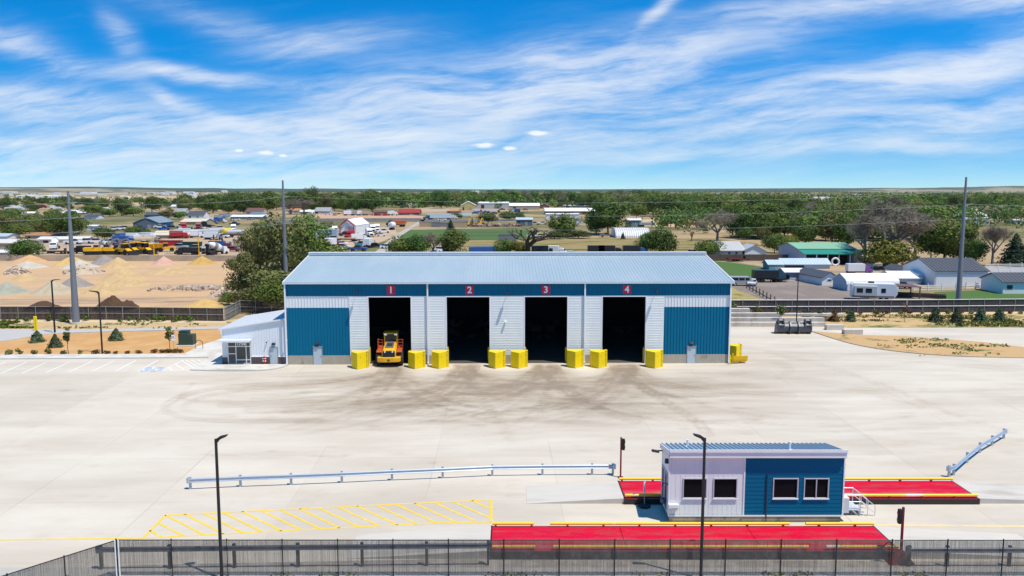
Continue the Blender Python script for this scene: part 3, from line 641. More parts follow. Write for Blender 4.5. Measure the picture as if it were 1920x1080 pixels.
x, z = AF.at(500, 642); b = MB(); b.obox((x, -.1, z), (.1, .28, .1), 0, -.3); b.build('security_camera', black_metal, an)
b = MB(); s_ = (zr - zl) / (xr - xl); xo = xl - .35
b.exty([(xo, zl - .35 * s_ - .02), (xr, zr - .02), (xr, zr + .12), (xo, zl - .35 * s_ + .12)], -.15, ADEP + .1)
for i in range(int(ADEP / .6)): 
    y = -.1 + i * .6; b.add([(xo, y, zl - .35 * s_ + .12), (xo, y + .04, zl - .35 * s_ + .12), (xo, y + .04, zl - .35 * s_ + .16), (xo, y, zl - .35 * s_ + .16), (xr, y, zr + .12), (xr, y + .04, zr + .12), (xr, y + .04, zr + .16), (xr, y, zr + .16)], [(0, 3, 7, 4), (3, 2, 6, 7), (2, 1, 5, 6)])
b.build('roof', mat('white_roof', (.66, .67, .69), .45, var=.04), an)
# standpipe at the annex wall
x, _ = AF.at(497.5, 681); hy = thing('fire_standpipe', AF.w(x, -.35), 'red and white fire standpipe against the brick base of the office', 'standpipe')
b = MB(); red = mat('hydrant_red', (.5, .03, .02), .5); b.cyl((0, 0, 0), (0, 0, .9), .09, .09, 10); b.cyl((0, 0, 0), (0, 0, .06), .2, .2, 10); b.lathe([(.12, .9), (.13, .98), (.06, 1.06)]); b.build('body', red, hy); b = MB(); b.cyl((-.2, 0, .45), (.2, 0, .45), .07, .07, 8); b.cyl((-.2, 0, .75), (.2, 0, .75), .07, .07, 8); b.build('outlet', sign_white, hy)
# ------------------------------------------------------------------ yellow guards and posts at the bays
def guard_mb():
    b = MB(); b.prism([(-.88, 1.0), (0, 0), (.88, 1.0), (.88, 1.75), (-.88, 1.75)], 0, 1.95); return b
gb = thing('bay_guard', G(670, 693), 'yellow steel corner guard left of bay 1 beside the loader', 'guard', 0, 'yellow guards at the bay corners')
guard_mb().build('block', safety_yellow, gb, bevel=.03)
b = MB(); b.box(.9, 1.12, 1.0, 1.7, 0, 1.99); b.build('flange', safety_yellow, gb)
for u, v, l in ((778, 692.3, 'yellow steel corner guard between bay 1 and the first downspout'), (822.8, 692, 'yellow steel corner guard left of bay 2'), (928.7, 691.6, 'yellow steel corner guard right of bay 2'),
                (972.5, 691.5, 'yellow steel corner guard left of bay 3'), (1078.7, 691, 'yellow steel corner guard right of bay 3'), (1122.5, 691, 'yellow steel corner guard left of bay 4'), (1228, 691.3, 'yellow steel corner guard right of bay 4')):
    g2 = copy_tree(gb, G(u, v), random.uniform(-.07, .07), l, (1, 1, random.uniform(.97, 1.03)))
def post(u, v, h, l, r=.11, n='yellow_post', g='yellow posts in the bay openings'):
    b = MB(); b.lathe([(r, 0), (r, h - .08), (r * .85, h - .02), (r * .4, h)], n=14); o = b.build(n, safety_yellow, None, loc=G(u, v), smooth=False); return tag(o, l, 'bollard', g)
for u, l in ((693.8, 'left side of bay 1'), (839.5, 'left side of bay 2'), (916.5, 'right side of bay 2'), (984.3, 'left side of bay 3'), (1061, 'right side of bay 3'), (1127.5, 'left side of bay 4'), (1206.5, 'right side of bay 4')):
    post(u, 679, 1.9, 'slim yellow post just inside the ' + l)
# yellow bucket and guard at the right end of the warehouse
c0_ = G(1372, 684.5); rb = copy_tree(gb, c0_ + Vector((1.05, 1.9, 0)), math.radians(8), 'yellow guard standing off the right end of the warehouse')
yb = thing('plough_blade', G(1382, 679.5), 'yellow plough attachment lying by the right end of the warehouse', 'plough', math.radians(12)); b = MB()
prof = [(0, .05), (-.45, .15), (-.75, .5), (-.8, .95), (-.7, .95), (-.62, .55), (-.35, .27), (0, .17)]
b.extx(prof, -.9, 1.0); b.build('blade', mat('plough_yellow', (.80, .46, .0), .5), yb); b = MB(); b.box(-.55, -.35, 0, 1.2, .15, .4); b.box(.45, .65, 0, 1.2, .15, .4); b.box(-.6, .7, 1.0, 1.2, .2, .8); b.build('frame', safety_yellow, yb)
post(1369, 683.5, 1.15, 'short yellow post at the right corner of the warehouse', .07); post(1373.5, 681.5, 1.25, 'short yellow post beside the plough attachment', .07)
# ------------------------------------------------------------------ wheel loader (seen from behind in bay 1)
LY = mat('loader_yellow', (.76, .40, .015), .4, var=.08, scale=1.5, col2=(.55, .28, .02), cmix=(.58, .8), c2scale=1.4); LK = mat('loader_grey', (.03, .03, .032), .5, var=.2); LO = mat('loader_orange', (.42, .075, .02), .5, var=.15)
ty = mat('tyre_rubber', (.028, .026, .024), .85, var=.3, scale=5, col2=(.12, .10, .08), cmix=(.5, .75), c2scale=3); rimy = mat('rim_yellow', (.6, .36, .05), .5)
wl = thing('wheel_loader', G(731, 684.5), 'yellow wheel loader with its rear to the yard standing in bay 1', 'wheel loader', math.radians(3))
# local: rear axle at origin, forward +y
b = MB()
def hood(y, wb, wt, z0, z1): return [(-wb, y, z0), (wb, y, z0), (wb, y, z1 - .35), (wt, y, z1), (-wt, y, z1), (-wb, y, z1 - .35)]
st = [hood(-1.15, .82, .58, 1.0, 2.02), hood(-.9, .85, .62, 1.0, 2.2), hood(1.6, .80, .60, 1.0, 2.55), hood(1.7, .78, .60, 1.0, 2.55)]
vs = [p for s_ in st for p in s_]; fs = [tuple(range(5, -1, -1)), tuple(range(18, 24))] + [(k * 6 + i, k * 6 + (i + 1) % 6, (k + 1) * 6 + (i + 1) % 6, (k + 1) * 6 + i) for k in range(3) for i in range(6)]
b.add(vs, fs); hd = b.build('engine_hood', LY, wl, bevel=.05)
b = MB(); b.obox((0, .45, 2.405), (1.0, 2.3, .06), 0, .139); b.obox((0, .35, 2.44), (.66, 1.0, .07), 0, .139, 0, 1); b.build('intake_screen', [mat('hood_grey', (.11, .11, .115), .6, var=.2), LK], hd)
b = MB(); b.box(-.72, .72, -1.22, -1.16, 1.05, 1.95)
for i in range(7): b.box(-.70, .70, -1.26, -1.22, 1.1 + i * .125, 1.16 + i * .125)
b.build('grille', LK, wl)
b = MB()
for x in (-.45, .45): b.cyl((x, -1.30, 1.86), (x, -1.16, 1.86), .1, .1, 12)
b.build('tail_lamp', mat('lamp_glass', (.8, .8, .75), .2), wl)
b = MB(); pr = [(-1.42, -.9), (-1.30, -1.32), (-.6, -1.52), (.6, -1.52), (1.30, -1.32), (1.42, -.9), (1.25, -.35), (-1.25, -.35)]; b.prism(pr, .62, 1.22); b.build('counterweight', LY, wl, bevel=.08)
b = MB(); b.box(-.12, .12, -1.56, -1.50, .82, 1.0); b.build('number_plate', LK, wl)
b = MB(); b.box(-1.1, 1.1, -.3, 3.6, .75, 1.05); b.box(-.5, .5, 1.6, 5.4, .7, 1.6); b.build('chassis', LK, wl)
b = MB(); b.box(-.80, .80, 1.75, 3.35, 1.9, 2.3); cb = b.build('cab', LY, wl, bevel=.04)
b = MB()
for x in (-.76, .76):
    for y in (1.8, 3.3): b.box(x - .06, x + .06, y - .06, y + .06, 2.3, 3.5)
b.build('pillar', LY, cb); b = MB(); b.box(-.90, .90, 1.6, 3.5, 3.5, 3.66); b.build('cab_roof', LY, cb, bevel=.06)
b = MB(); b.box(-.69, .69, 1.80, 3.28, 2.31, 3.49); b.build('cab_glass', glass('cab_glass'), cb)
b = MB()
for x in (-.62, .62): b.box(x - .16, x + .16, 1.52, 1.6, 3.38, 3.50)
b.build('work_lamp', mat('lamp_white', (.9, .88, .92), .3), cb)
for sx_ in (-1, 1):
    b = MB(); b.extx([(-.8, 1.75), (-.55, 1.9), (.55, 1.9), (1.9, 2.05), (1.9, 1.97), (.55, 1.80), (-.5, 1.80), (-.75, 1.68)], sx_ * .90, sx_ * 1.5); b.build('fender', LO if True else LY, wl)
    b = MB(); x = sx_ * 1.5
    for z in (2.25, 2.6, 2.95): b.tube([(sx_ * .95, .9, z), (x, .9, z), (x, 1.9, z)], .03, 6)
    for p in ((sx_ * .95, .9), (x, .9), (x, 1.9)): b.cyl((p[0], p[1], 1.9), (p[0], p[1], 2.97), .035, .035, 6)
    b.build('handrail', LO, wl)
def wheel(par, x, y, R=.88, w=.62, nm='wheel'):
    b = MB(); b.lathe([(R * .62, -w / 2), (R * .93, -w / 2), (R, -w * .36), (R, w * .36), (R * .93, w / 2), (R * .62, w / 2)], (0, 0, 0), 'X', 28)
    for i in range(24):
        t = 2 * PI * i / 24; b.obox((.14 * w * (1 if i % 2 else -1) * 1.2, R * 1.0 * math.cos(t), R * 1.0 * math.sin(t)), (w * .55, .09, .10), 0, t - PI / 2)
    o = b.build(nm, ty, par, loc=(x, y, R)); b = MB(); b.lathe([(R * .6, -w * .42), (R * .5, -w * .3), (R * .2, -w * .25), (R * .2, w * .25), (R * .5, w * .3), (R * .6, w * .42)], (0, 0, 0), 'X', 20); b.build('rim', rimy, o); return o
for x in (-1.28, 1.28):
    for y in (0.05, 3.9): wheel(wl, x, y)
b = MB(); b.extx([(5.2, .1), (6.6, .05), (6.6, .12), (5.4, .3), (5.2, .8), (5.5, 1.5), (5.42, 1.55), (5.08, .8)], -1.7, 1.7); b.box(-.6, -.4, 3.6, 5.3, .9, 1.3); b.box(.4, .6, 3.6, 5.3, .9, 1.3); b.build('bucket', LK, wl)
# ------------------------------------------------------------------ loose bucket on the right apron
gbk = mat('bucket_steel', (.085, .088, .10), .42, metal=.3, var=.25, scale=2, col2=(.12, .12, .13), cmix=(.5, .7), c2scale=1.2)
bk = thing('loader_bucket', G(1488, 625.5), 'big dark steel loader bucket lying on the concrete', 'bucket', math.radians(-2)); bw = 2.45
b = MB(); o_ = [(1.0, 0.02), (.2, .02), (-.25, .25), (-.45, .7), (-.42, 1.15), (-.15, 1.5), (.35, 1.62), (.35, 1.52), (-.08, 1.4), (-.32, 1.1), (-.34, .72), (-.17, .33), (.22, .12), (1.0, .1)]
b.extx(o_, -bw, bw); b.build('shell', gbk, bk)
for x0 in (-bw - .06, bw): b = MB(); b.extx([(1.25, 0), (.2, 0), (-.3, .22), (-.52, .7), (-.48, 1.2), (-.2, 1.62), (.4, 1.78), (1.0, .9)], x0, x0 + .06); b.build('end_plate', gbk, bk)
for x in (-.62, .62): b = MB(); b.extx([(.3, -.0), (-.35, .06), (-.74, .6), (-.72, 1.2), (-.3, 1.72), (.3, 1.80), (.3, 1.5), (-.5, 1.1), (-.5, .65), (-.2, .2)], x - .1, x + .1); b.build('rib', gbk, bk)
for x in (-1.95, 1.95): b = MB(); pr_ = [(-.62, .95), (-.45, 1.7), (-.3, 2.12), (.0, 2.2), (.35, 2.0), (.5, 1.5), (.0, 1.45), (-.3, 1.1)]; b.extx(pr_, x - .46, x - .3); b.extx(pr_, x + .3, x + .46); b.cyl((x - .5, -.1, 1.95), (x + .5, -.1, 1.95), .15, .15, 10); b.cyl((x - .5, -.42, 1.3), (x + .5, -.42, 1.3), .13, .13, 10); b.box(x - .3, x + .3, -.1, .35, 1.4, 1.8); b.build('hook_bracket', gbk, bk)
# ------------------------------------------------------------------ scale house
gx0, gx1 = 9.92, 20.98; GY0, GY1 = 50.45, 53.05
GF = Frame((gx0, GY0), 0)
gh = thing('scale_house', GF.O, 'small white and blue scale house with slanted ribbed roof between the red scales', 'office')
GW = gx1 - gx0; GD = GY1 - GY0; gz0 = GF.z(1400, 966.5); gzt = GF.z(1400, 855.5); gzr = GF.z(1400, 844.5); gzb = 4.22
xm = GF.x(1395, 910)
lav = mat('lavender_white_siding', (.81, .81, .80), .5, var=.06, scale=1.2, stretch=(1, 1, .2), col2=(.72, .715, .72), cmix=(.55, .8), c2scale=.6)
navy = mat('navy_blue_siding', (.001, .115, .225), .5, var=.06, scale=.4, spec=.15)
blk = mat('stained_blockwork', (.36, .30, .22), .9, var=.2, scale=2, col2=(.22, .19, .15), cmix=(.5, .62), c2scale=.8)
b = MB(); b.box(.08, GW - .08, .05, GD - .05, 0, gz0 - .003); b.build('plinth', blk, gh)
wins = [(1281, 1324.5), (1338, 1381.5), (1450, 1495.5), (1508, 1553)]
wz1, wz0 = GF.z(1350, 897.5), GF.z(1350, 934)
W4 = [(GF.x(a, 915), GF.x(c_, 915)) for a, c_ in wins]
def wall_with_holes(b, x0, x1, z0, z1, holes, y0, y1):
    xs = x0
    for h0, h1 in holes:
        b.box(xs, h0, y0, y1, z0, z1); b.box(h0, h1, y0, y1, z0, wz0); b.box(h0, h1, y0, y1, wz1, z1); xs = h1
    b.box(xs, x1, y0, y1, z0, z1)
b = MB(); wall_with_holes(b, 0, xm, gz0, gzt, W4[:2], 0, .12)
for i in range(int(xm / .3)):
    x = .15 + i * .3
    hit = any(h0 - .1 < x < h1 + .1 for h0, h1 in W4[:2])
    for z0, z1 in (((gz0, wz0 - .1), (wz1 + .1, gzt)) if hit else ((gz0, gzt),)): b.box(x - .012, x + .012, -.012, .0, z0, z1)
b.build('white_siding', lav, gh)
b = MB(); wall_with_holes(b, xm + .003, GW, gz0, gzt, W4[2:], .002, .12)
zc_ = gz0
while zc_ + .27 < gzt:
    segs = [(xm + .004, GW)] if zc_ + .2 < wz0 - .06 or zc_ > wz1 + .06 else [(xm + .004, W4[2][0] - .06), (W4[2][1] + .06, W4[3][0] - .06), (W4[3][1] + .06, GW)]
    for x0, x1 in segs: b.add([(x0, .0, zc_ + .27), (x1, .0, zc_ + .27), (x1, -.014, zc_ + .01), (x0, -.014, zc_ + .01), (x1, .0, zc_), (x0, .0, zc_)], [(0, 1, 2, 3), (3, 2, 4, 5)])
    zc_ += .27
b.build('blue_siding', navy, gh)
b = MB()      # side and back walls
zt_ = lambda y: gzt + (gzb - .25 - gzt) * y / GD
b.extx([(.125, gz0), (GD, gz0), (GD, zt_(GD)), (.125, zt_(.125))], GW - .12, GW - .002); b.box(.12, GW - .12, GD - .12, GD, gz0, zt_(GD)); b.build('wall', navy, gh)
lw = MB(); zs0, zs1 = gz0 + 1.0, gz0 + 2.55   # left side with two tall openings
yo = [(.45, 1.15), (1.45, 2.2)]; ys_ = .125
def lside(y0, y1, z0, z1f): lw.extx([(y0, z0), (y1, z0), (y1, z1f(y1)), (y0, z1f(y0))], .002, .12)
for a, c_ in yo: lside(ys_, a, gz0, zt_); lside(a, c_, gz0, lambda y: zs0 - .6); lside(a, c_, zs1, zt_); ys_ = c_
lside(ys_, GD, gz0, zt_); lw.build('side_wall', lav, gh)
frm = mat('window_frame_grey', (.52, .50, .54), .45); dg = mat('dark_window', (.009, .010, .012), .2, spec=.05)
for i, (x0, x1) in enumerate(W4):
    b = MB(); b.box(x0, x1, .05, .07, wz0, wz1); wo_ = b.build('window', dg, gh)
    b = MB(); f_ = .03
    for a in ((x0 - .035, x0 + f_), (x1 - f_, x1 + .035)): b.box(a[0], a[1], -.05, .045, wz0 - .05, wz1 + .05)
    b.box(x0 + f_, x1 - f_, -.05, .045, wz1 - .02, wz1 + .035); b.box(x0 + f_, x1 - f_, -.05, .045, wz0 - .05, wz0 + f_)
    if i == 3: b.box((x0 + x1) / 2 - .03, (x0 + x1) / 2 + .03, -.04, .045, wz0 + f_, wz1 - f_)
    b.build('frame', frm, wo_); b = MB(); b.box(x0 - .06, x1 + .06, -.09, -.055, wz0 - .07, wz0 - .0); b.build('sill', trim_white, wo_)
b = MB(); b.cyl((W4[3][0] + .4, .35, wz0 + .02), (W4[3][0] + .4, .35, wz0 + .3), .12, .1, 10); b.cyl((W4[3][0] + .4, .35, wz0 + .3), (W4[3][0] + .4, .35, wz0 + .48), .16, .14, 10)
for a, c_ in yo:
    b = MB(); b.box(.05, .07, a, c_, zs0 - .6, zs1); wo_ = b.build('window', dg, gh); b = MB()
    for y0, y1 in ((a - .06, a + .05), (c_ - .05, c_ + .06)): b.box(-.05, .045, y0, y1, zs0 - .66, zs1 + .06)
    b.box(-.05, .045, a + .05, c_ - .05, zs0 - .66, zs0 - .56); b.box(-.05, .045, a + .05, c_ - .05, zs1 - .02, zs1 + .06); b.build('frame', frm, wo_)
b = MB(); b.box(.2, GW - .2, .3, GD - .3, gz0 - .01, gz0 + .0); b.box(.2, GW - .2, GD - .35, GD - .25, gz0, gzt - .6); b.build('interior_lining', mat('dim_room', (.06, .055, .05), .9), gh)
rt = mat('blue_steel_roof', (.30, .42, .52), .4, metal=.2, var=.05, scale=.6)
b = MB(); ya, yb_ = -.22, GD + .35; za, zb = gzr + .02, gzb
zz2 = lambda y: za + (zb - za) * (y - ya) / (yb_ - ya)
b.extx([(ya, za - .1), (yb_, zb - .1), (yb_, zb), (ya, za)], -.02, GW + .0)
for i in range(int((GW + .3) / .30) + 1):
    x = .05 + i * .30
    if x > GW - .06: break
    b.add([(x - .07, ya, za), (x + .07, ya, za), (x + .03, ya, za + .09), (x - .03, ya, za + .09), (x - .07, yb_, zb), (x + .07, yb_, zb), (x + .03, yb_, zb + .09), (x - .03, yb_, zb + .09)], [(0, 3, 7, 4), (3, 2, 6, 7), (2, 1, 5, 6), (0, 1, 2, 3), (4, 7, 6, 5)])
ro = b.build('roof', rt, gh)
b = MB(); b.box(-.03, GW + .02, ya - .06, ya - .003, gzt - .02, za + .10); b.box(-.05, GW + .04, ya - .12, ya - .06, za - .06, za + .12); b.box(-.03, GW + .02, ya - .003, .0, gzt - .05, gzt - .003); b.build('fascia', lav, gh)
b = MB(); b.add([(-.08, ya, za - .26), (-.08, ya, za + .06), (-.08, yb_, zb + .06), (-.08, yb_, zb - .26), (-.022, ya, za - .26), (-.022, ya, za + .06), (-.022, yb_, zb + .06), (-.022, yb_, zb - .26)], [(0, 1, 2, 3), (4, 7, 6, 5), (0, 4, 5, 1), (1, 5, 6, 2), (2, 6, 7, 3), (3, 7, 4, 0)]); b.build('rake_trim', lav, gh)
for u, v, h in ((1289, 829, .45), (1480, 842, .55)):
    y = .35 if u > 1400 else 1.9; x = X(u, GY0 + y, 4.5) - gx0; b = MB(); b.cyl((x, y, zz2(y) - .02), (x, y, zz2(y) + h), .075, .075, 10); b.cyl((x, y, zz2(y)), (x, y, zz2(y) + .05), .16, .12, 10); b.build('vent_pipe', trim_white, ro)
b = MB(); b.box(-.03, .05, -.05, .0, gz0, gzt); b.box(GW - .05, GW + .03, -.05, .0, gz0, gzt); b.box(xm - .04, xm + .05, -.045, .0, gz0, gzt); b.box(0, GW, -.06, -.046, gz0 - .05, gz0 + .05); b.build('corner_trim', lav, gh)
xc = GF.x(1437, 930); b = MB(); b.cyl((xc, -.07, -.0), (xc, -.07, GF.z(1437, 886)), .035, .035, 8); b.build('conduit', mat('dark_conduit', (.03, .04, .06), .5), gh)
xb = GF.x(1262, 950); zb1, zb0 = GF.z(1262, 943.5), GF.z(1262, 951); b = MB(); b.box(xb - .33, xb + .30, -.30, -.04, zb0 + .05, zb1); 
for i in range(4): b.cyl((xb - .25 + i * .16, -.2, zb0 - .12), (xb - .25 + i * .16, -.2, zb0 + .06), .05, .05, 8)
b.build('utility_box', lav, gh, bevel=.01)
b = MB(); b.obox((-.45, GD - .1, gzb - .35), (.5, .2, .16), .3, 0, .25); b.box(-.3, 0, GD - .14, GD - .06, gzb - .36, gzb - .28); b.build('floodlight', lamp_grey, gh, bevel=.02)
b = MB(); b.tube([(0, .35, gz0 + 1.9), (-.32, .35, gz0 + 2.05), (-.36, .35, gz0 + 1.75)], .035, 6); b.tube([(-.03, .5, gz0 + .2), (-.16, .5, gz0 + .6), (-.10, .5, gz0 + 1.8)], .03, 6); b.obox((-.2, .6, gz0 + .75), (.3, .35, .3), .3); b.build('intercom_arm', mat('dark_blue_box', (.03, .06, .12), .5), gh)
b = MB(); b.extx([(.2, gzt - .55), (.45, gzt - .55), (.33, gzt - .25)], -.22, .0); b.build('wall_lamp', lamp_grey, gh)
# air conditioner and steel stairs at the right end
b = MB(); b.box(GW + .02, GW + .42, .0, .75, gz0 + .15, gz0 + 1.15); acu = b.build('air_conditioner', mat('ac_cream', (.68, .66, .66), .5), gh, bevel=.02)
b = MB()
for i in range(9): b.box(GW + .42, GW + .435, .06, .69, gz0 + .25 + i * .09, gz0 + .29 + i * .09)
b.build('grille', lamp_grey, acu)
stl = thing('steel_stairs', (gx1 + .45, 51.5, 0), 'bright metal stairs and landing with handrails at the right end of the scale house', 'stairs'); alum = mat('bright_aluminium', (.66, .69, .74), .4, metal=.2, var=.03)
b = MB(); b.box(0, 1.15, .0, 1.3, gz0 - .08, gz0 - .02)
for i in range(6): b.box(.04, 1.11, .05 + i * .21, .16 + i * .21, gz0 - .018, gz0 - .008)
b.build('landing', alum, stl)
for i in range(3): b = MB(); b.box(1.15 + i * .28, 1.43 + i * .28, .05, 1.25, gz0 - .28 - i * .22, gz0 - .24 - i * .22); b.build('step', alum, stl)
for y in (.0, 1.3):
    b = MB()
    for z in (.5, .95): b.tube([(0, y, gz0 + z), (1.15, y, gz0 + z), (2.1, y, gz0 + z - .75)], .028, 6)
    for x, z in ((.02, gz0), (1.15, gz0), (1.62, gz0 - .36), (2.1, gz0 - .75)): b.cyl((x, y, 0 if x < 1.2 else max(0, z - .3)), (x, y, z + .95), .026, .026, 6)
    b.build('handrail', alum, stl)
b = MB()
for x in (.05, 1.1):
    for y in (.05, 1.25): b.cyl((x, y, 0), (x, y, gz0 - .08), .035, .035, 8)
b.build('legs_frame', alum, stl)
# small sign on a round base in the shade of the scale house
sg = thing('portable_sign', G(1208, 950), 'small white sign on a thin pole with a round black base by the scale house', 'sign'); b = MB(); b.lathe([(.42, 0), (.42, .12), (.15, .22)], n=20); b.build('base', black_metal, sg)
b = MB(); b.cyl((0, 0, .2), (0, 0, 1.6), .022, .022, 6); b.build('pole', zinc, sg); b = MB(); b.obox((0, 0, 1.35), (.22, .03, .75), .9); b.build('sign_panel', sign_white, sg)
# ------------------------------------------------------------------ truck scales
red_deck = mat('red_scale_deck', (.62, .001, .034), .6, spec=.15, var=.16, scale=1.2, col2=(.40, .075, .07), cmix=(.54, .74), c2scale=.9, stretch=(.35, 1, 1))
def deck_mat(name, col, dirt, lo, hi):
    m = bpy.data.materials.new(name); m.use_nodes = True; t = m.node_tree; k = NT(t); b = t.nodes['Principled BSDF']; o = k.node('ShaderNodeTexCoord').outputs['Object']
    x, y, z = k.sep(o); band = None
    for yc in (.95, 2.55):
        d_ = k.m('ABSOLUTE', k.m('SUBTRACT', y, yc)); g_ = k.ramp(d_, .55, .12); band = g_ if band is None else k.m('MAXIMUM', band, g_)
    n = k.noise(k.vm('MULTIPLY', o, (.35, 2.2, 1)), 1.3, 7, .7); n2 = k.noise(k.vm('MULTIPLY', o, (.8, 1, 1)), .5, 5, .65); n3 = k.noise(o, 7, 4, .7)
    f = k.m('MULTIPLY', k.ramp(k.m('ADD', n, k.m('MULTIPLY', n2, .5)), lo, hi), k.m('ADD', .25, k.m('MULTIPLY', band, .75)))
    c = k.mix(f, col, dirt); s_ = k.m('ADD', .78, k.m('MULTIPLY', n3, .44)); c = k.mix(1.0, c, k.xyz(s_, s_, s_), 'MULTIPLY')
    t.links.new(c, b.inputs['Base Color']); b.inputs['Roughness'].default_value = .6; b.inputs['Specular IOR Level'].default_value = .15; MATS[name] = m; return m
red_deck = deck_mat('red_scale_deck_worn', (.58, .001, .032), (.30, .075, .06), .66, 1.0)
red_deck2 = deck_mat('worn_red_deck', (.58, .004, .036), (.36, .17, .13), .60, .95)
dark_side = mat('dark_scale_side', (.03, .022, .022), .6, var=.25); rail_y = mat('rail_yellow', (.84, .56, .0), .45, var=.06, col2=(.80, .70, .55), cmix=(.62, .7), c2scale=.22)
def truck_scale(x0, x1, y0, y1, z, label, fx, far):
    t = thing('truck_scale', ((x0 + x1) / 2, y0, 0), label, 'truck scale', 0, 'red truck scales'); L = (x1 - x0) / 2; D_ = y1 - y0
    n = 3; step = 2 * L / n
    for i in range(n):
        a, c_ = -L + i * step + .015, -L + (i + 1) * step - .015; b = MB()
        b.box(a, c_, .30, D_ * .52 - .01, z - .12, z); b.box(a, c_, D_ * .52 + .01, D_ - .22, z - .12, z + .002, 1)
        b.mi = [1] * 6 + [0] * 6; b.build('deck', [red_deck, red_deck2], t)
    b = MB(); b.box(-L, L, .38, D_ - .38, -.05, z - .13); b.build('girder', dark_side, t)
    gap = [.0] if far else [-.37, .30]
    for y in (.18, D_ - .18):
        b = MB(); xs = [-L] + [g_ * L * 2 for g_ in gap] + [L]
        for a, c_ in zip(xs[:-1], xs[1:]): b.cyl((a + .5 * (a != -L), y, z + .19), (c_ - .5 * (c_ != L), y, z + .19), .09, .09, 10)
        b.build('guide_rail', rail_y, t)
        b = MB(); nn = int(2 * L / 2.2)
        for i in range(nn + 1): b.box(-L + .2 + i * 2.2 - .06, -L + .2 + i * 2.2 + .06, y - .08, y + .08, 0, z + .12)
        b.box(-L, L, y - .12, y + .12, z - .16, z - .03); b.build('rail_post', mat('rail_bracket', (.30, .02, .03), .5), t)
    b = MB(); b.box(-L, L, .0, .05, 0, z - .04); b.box(-L, L, D_ - .05, D_, 0, z - .04); b.build('shade_skirt', dark_side, t)  # added sheets, near-black for the shade and gap under the deck edge
    for s_ in (-1, 1): b = MB(); b.box(s_ * L, s_ * (L + .08), 0, D_, 0, z - .01); b.build('end_plate', dark_side, t)
    return t
truck_scale(-1.2, 22.15, 45.1, 48.75, .52, 'red truck scale deck with yellow rails running behind the front fence', 0, False)
truck_scale(7.62, 31.35, 53.45, 57.0, .40, 'red truck scale deck with yellow rails passing behind the scale house', 0, True)
rampm = mat('ramp_concrete', (.55, .51, .45), .85, var=.12, scale=1.1, col2=(.42, .385, .33), cmix=(.5, .7), c2scale=.35, stretch=(.35, 1.4, 1))
def ramp(x0, x1, y0, y1, za_, zb_, name='scale_ramp'):
    b = MB(); b.add([(x0, y0, -.02), (x1, y0, -.02), (x1, y1, -.02), (x0, y1, -.02), (x0, y0, za_), (x1, y0, zb_), (x1, y1, zb_), (x0, y1, za_)], [(0, 3, 2, 1), (4, 5, 6, 7), (0, 1, 5, 4), (1, 2, 6, 5), (2, 3, 7, 6), (3, 0, 4, 7)])
    struct(b.build(name, rampm))
ramp(-9.5, -1.22, 45.2, 48.6, .02, .50); ramp(22.18, 31, 45.2, 48.6, .50, .02); ramp(1.0, 7.6, 53.6, 56.9, .02, .38); ramp(31.4, 40, 53.6, 56.9, .38, .02)
# signal posts
rp = mat('red_post_paint', (.22, .010, .018), .5, var=.1)
def signal(u, v, h, label, side):
    t = thing('signal_post', G(u, v), label, 'signal light', 0, 'red signal posts at the scales'); b = MB(); b.box(-.055, .055, -.055, .055, 0, h); b.prism([(-.2, -.2), (.2, -.2), (.2, .2), (-.2, .2)], 0, .04); b.build('post', rp, t)
    b = MB(); b.box(side * .07, side * .27, -.12, .12, h - .95, h - .12); hd_ = b.build('signal_head', black_metal, t, bevel=.02)
    for i, c_ in enumerate(((.25, .02, .02), (.02, .2, .06))): b = MB(); b.cyl((side * .27, 0, h - .34 - i * .40), (side * .30, 0, h - .34 - i * .40), .09, .1, 12); b.build('lens', mat('lens_%s' % ('red', 'green')[i], c_, .3), hd_)
    return t
signal(1163.5, 895.5, 3.05, 'red post with a dark signal head at the left end of the far scale', 1)
t = signal(1688, 1056, 3.3, 'red post with a dark signal head on a red stand behind the front fence', -1)
b = MB(); b.add([(-.75, -.3, 0), (.75, -.3, 0), (.75, .3, 0), (-.75, .3, 0), (-.1, -.08, .8), (.1, -.08, .8), (.1, .08, .8), (-.1, .08, .8)], [(0, 3, 2, 1), (4, 5, 6, 7), (0, 1, 5, 4), (1, 2, 6, 5), (2, 3, 7, 6), (3, 0, 4, 7)]); b.build('stand', rp, t)
b = MB()
for k_ in range(5): b.tube([(-.2 - .1 * k_, 0, .9), (-.7 - .12 * k_, .1, 1.25 - .1 * k_), (-1.2 - .05 * k_, .15, .55), (-1.5, .2, .3)], .02, 5)
b.build('cable', black_metal, t)
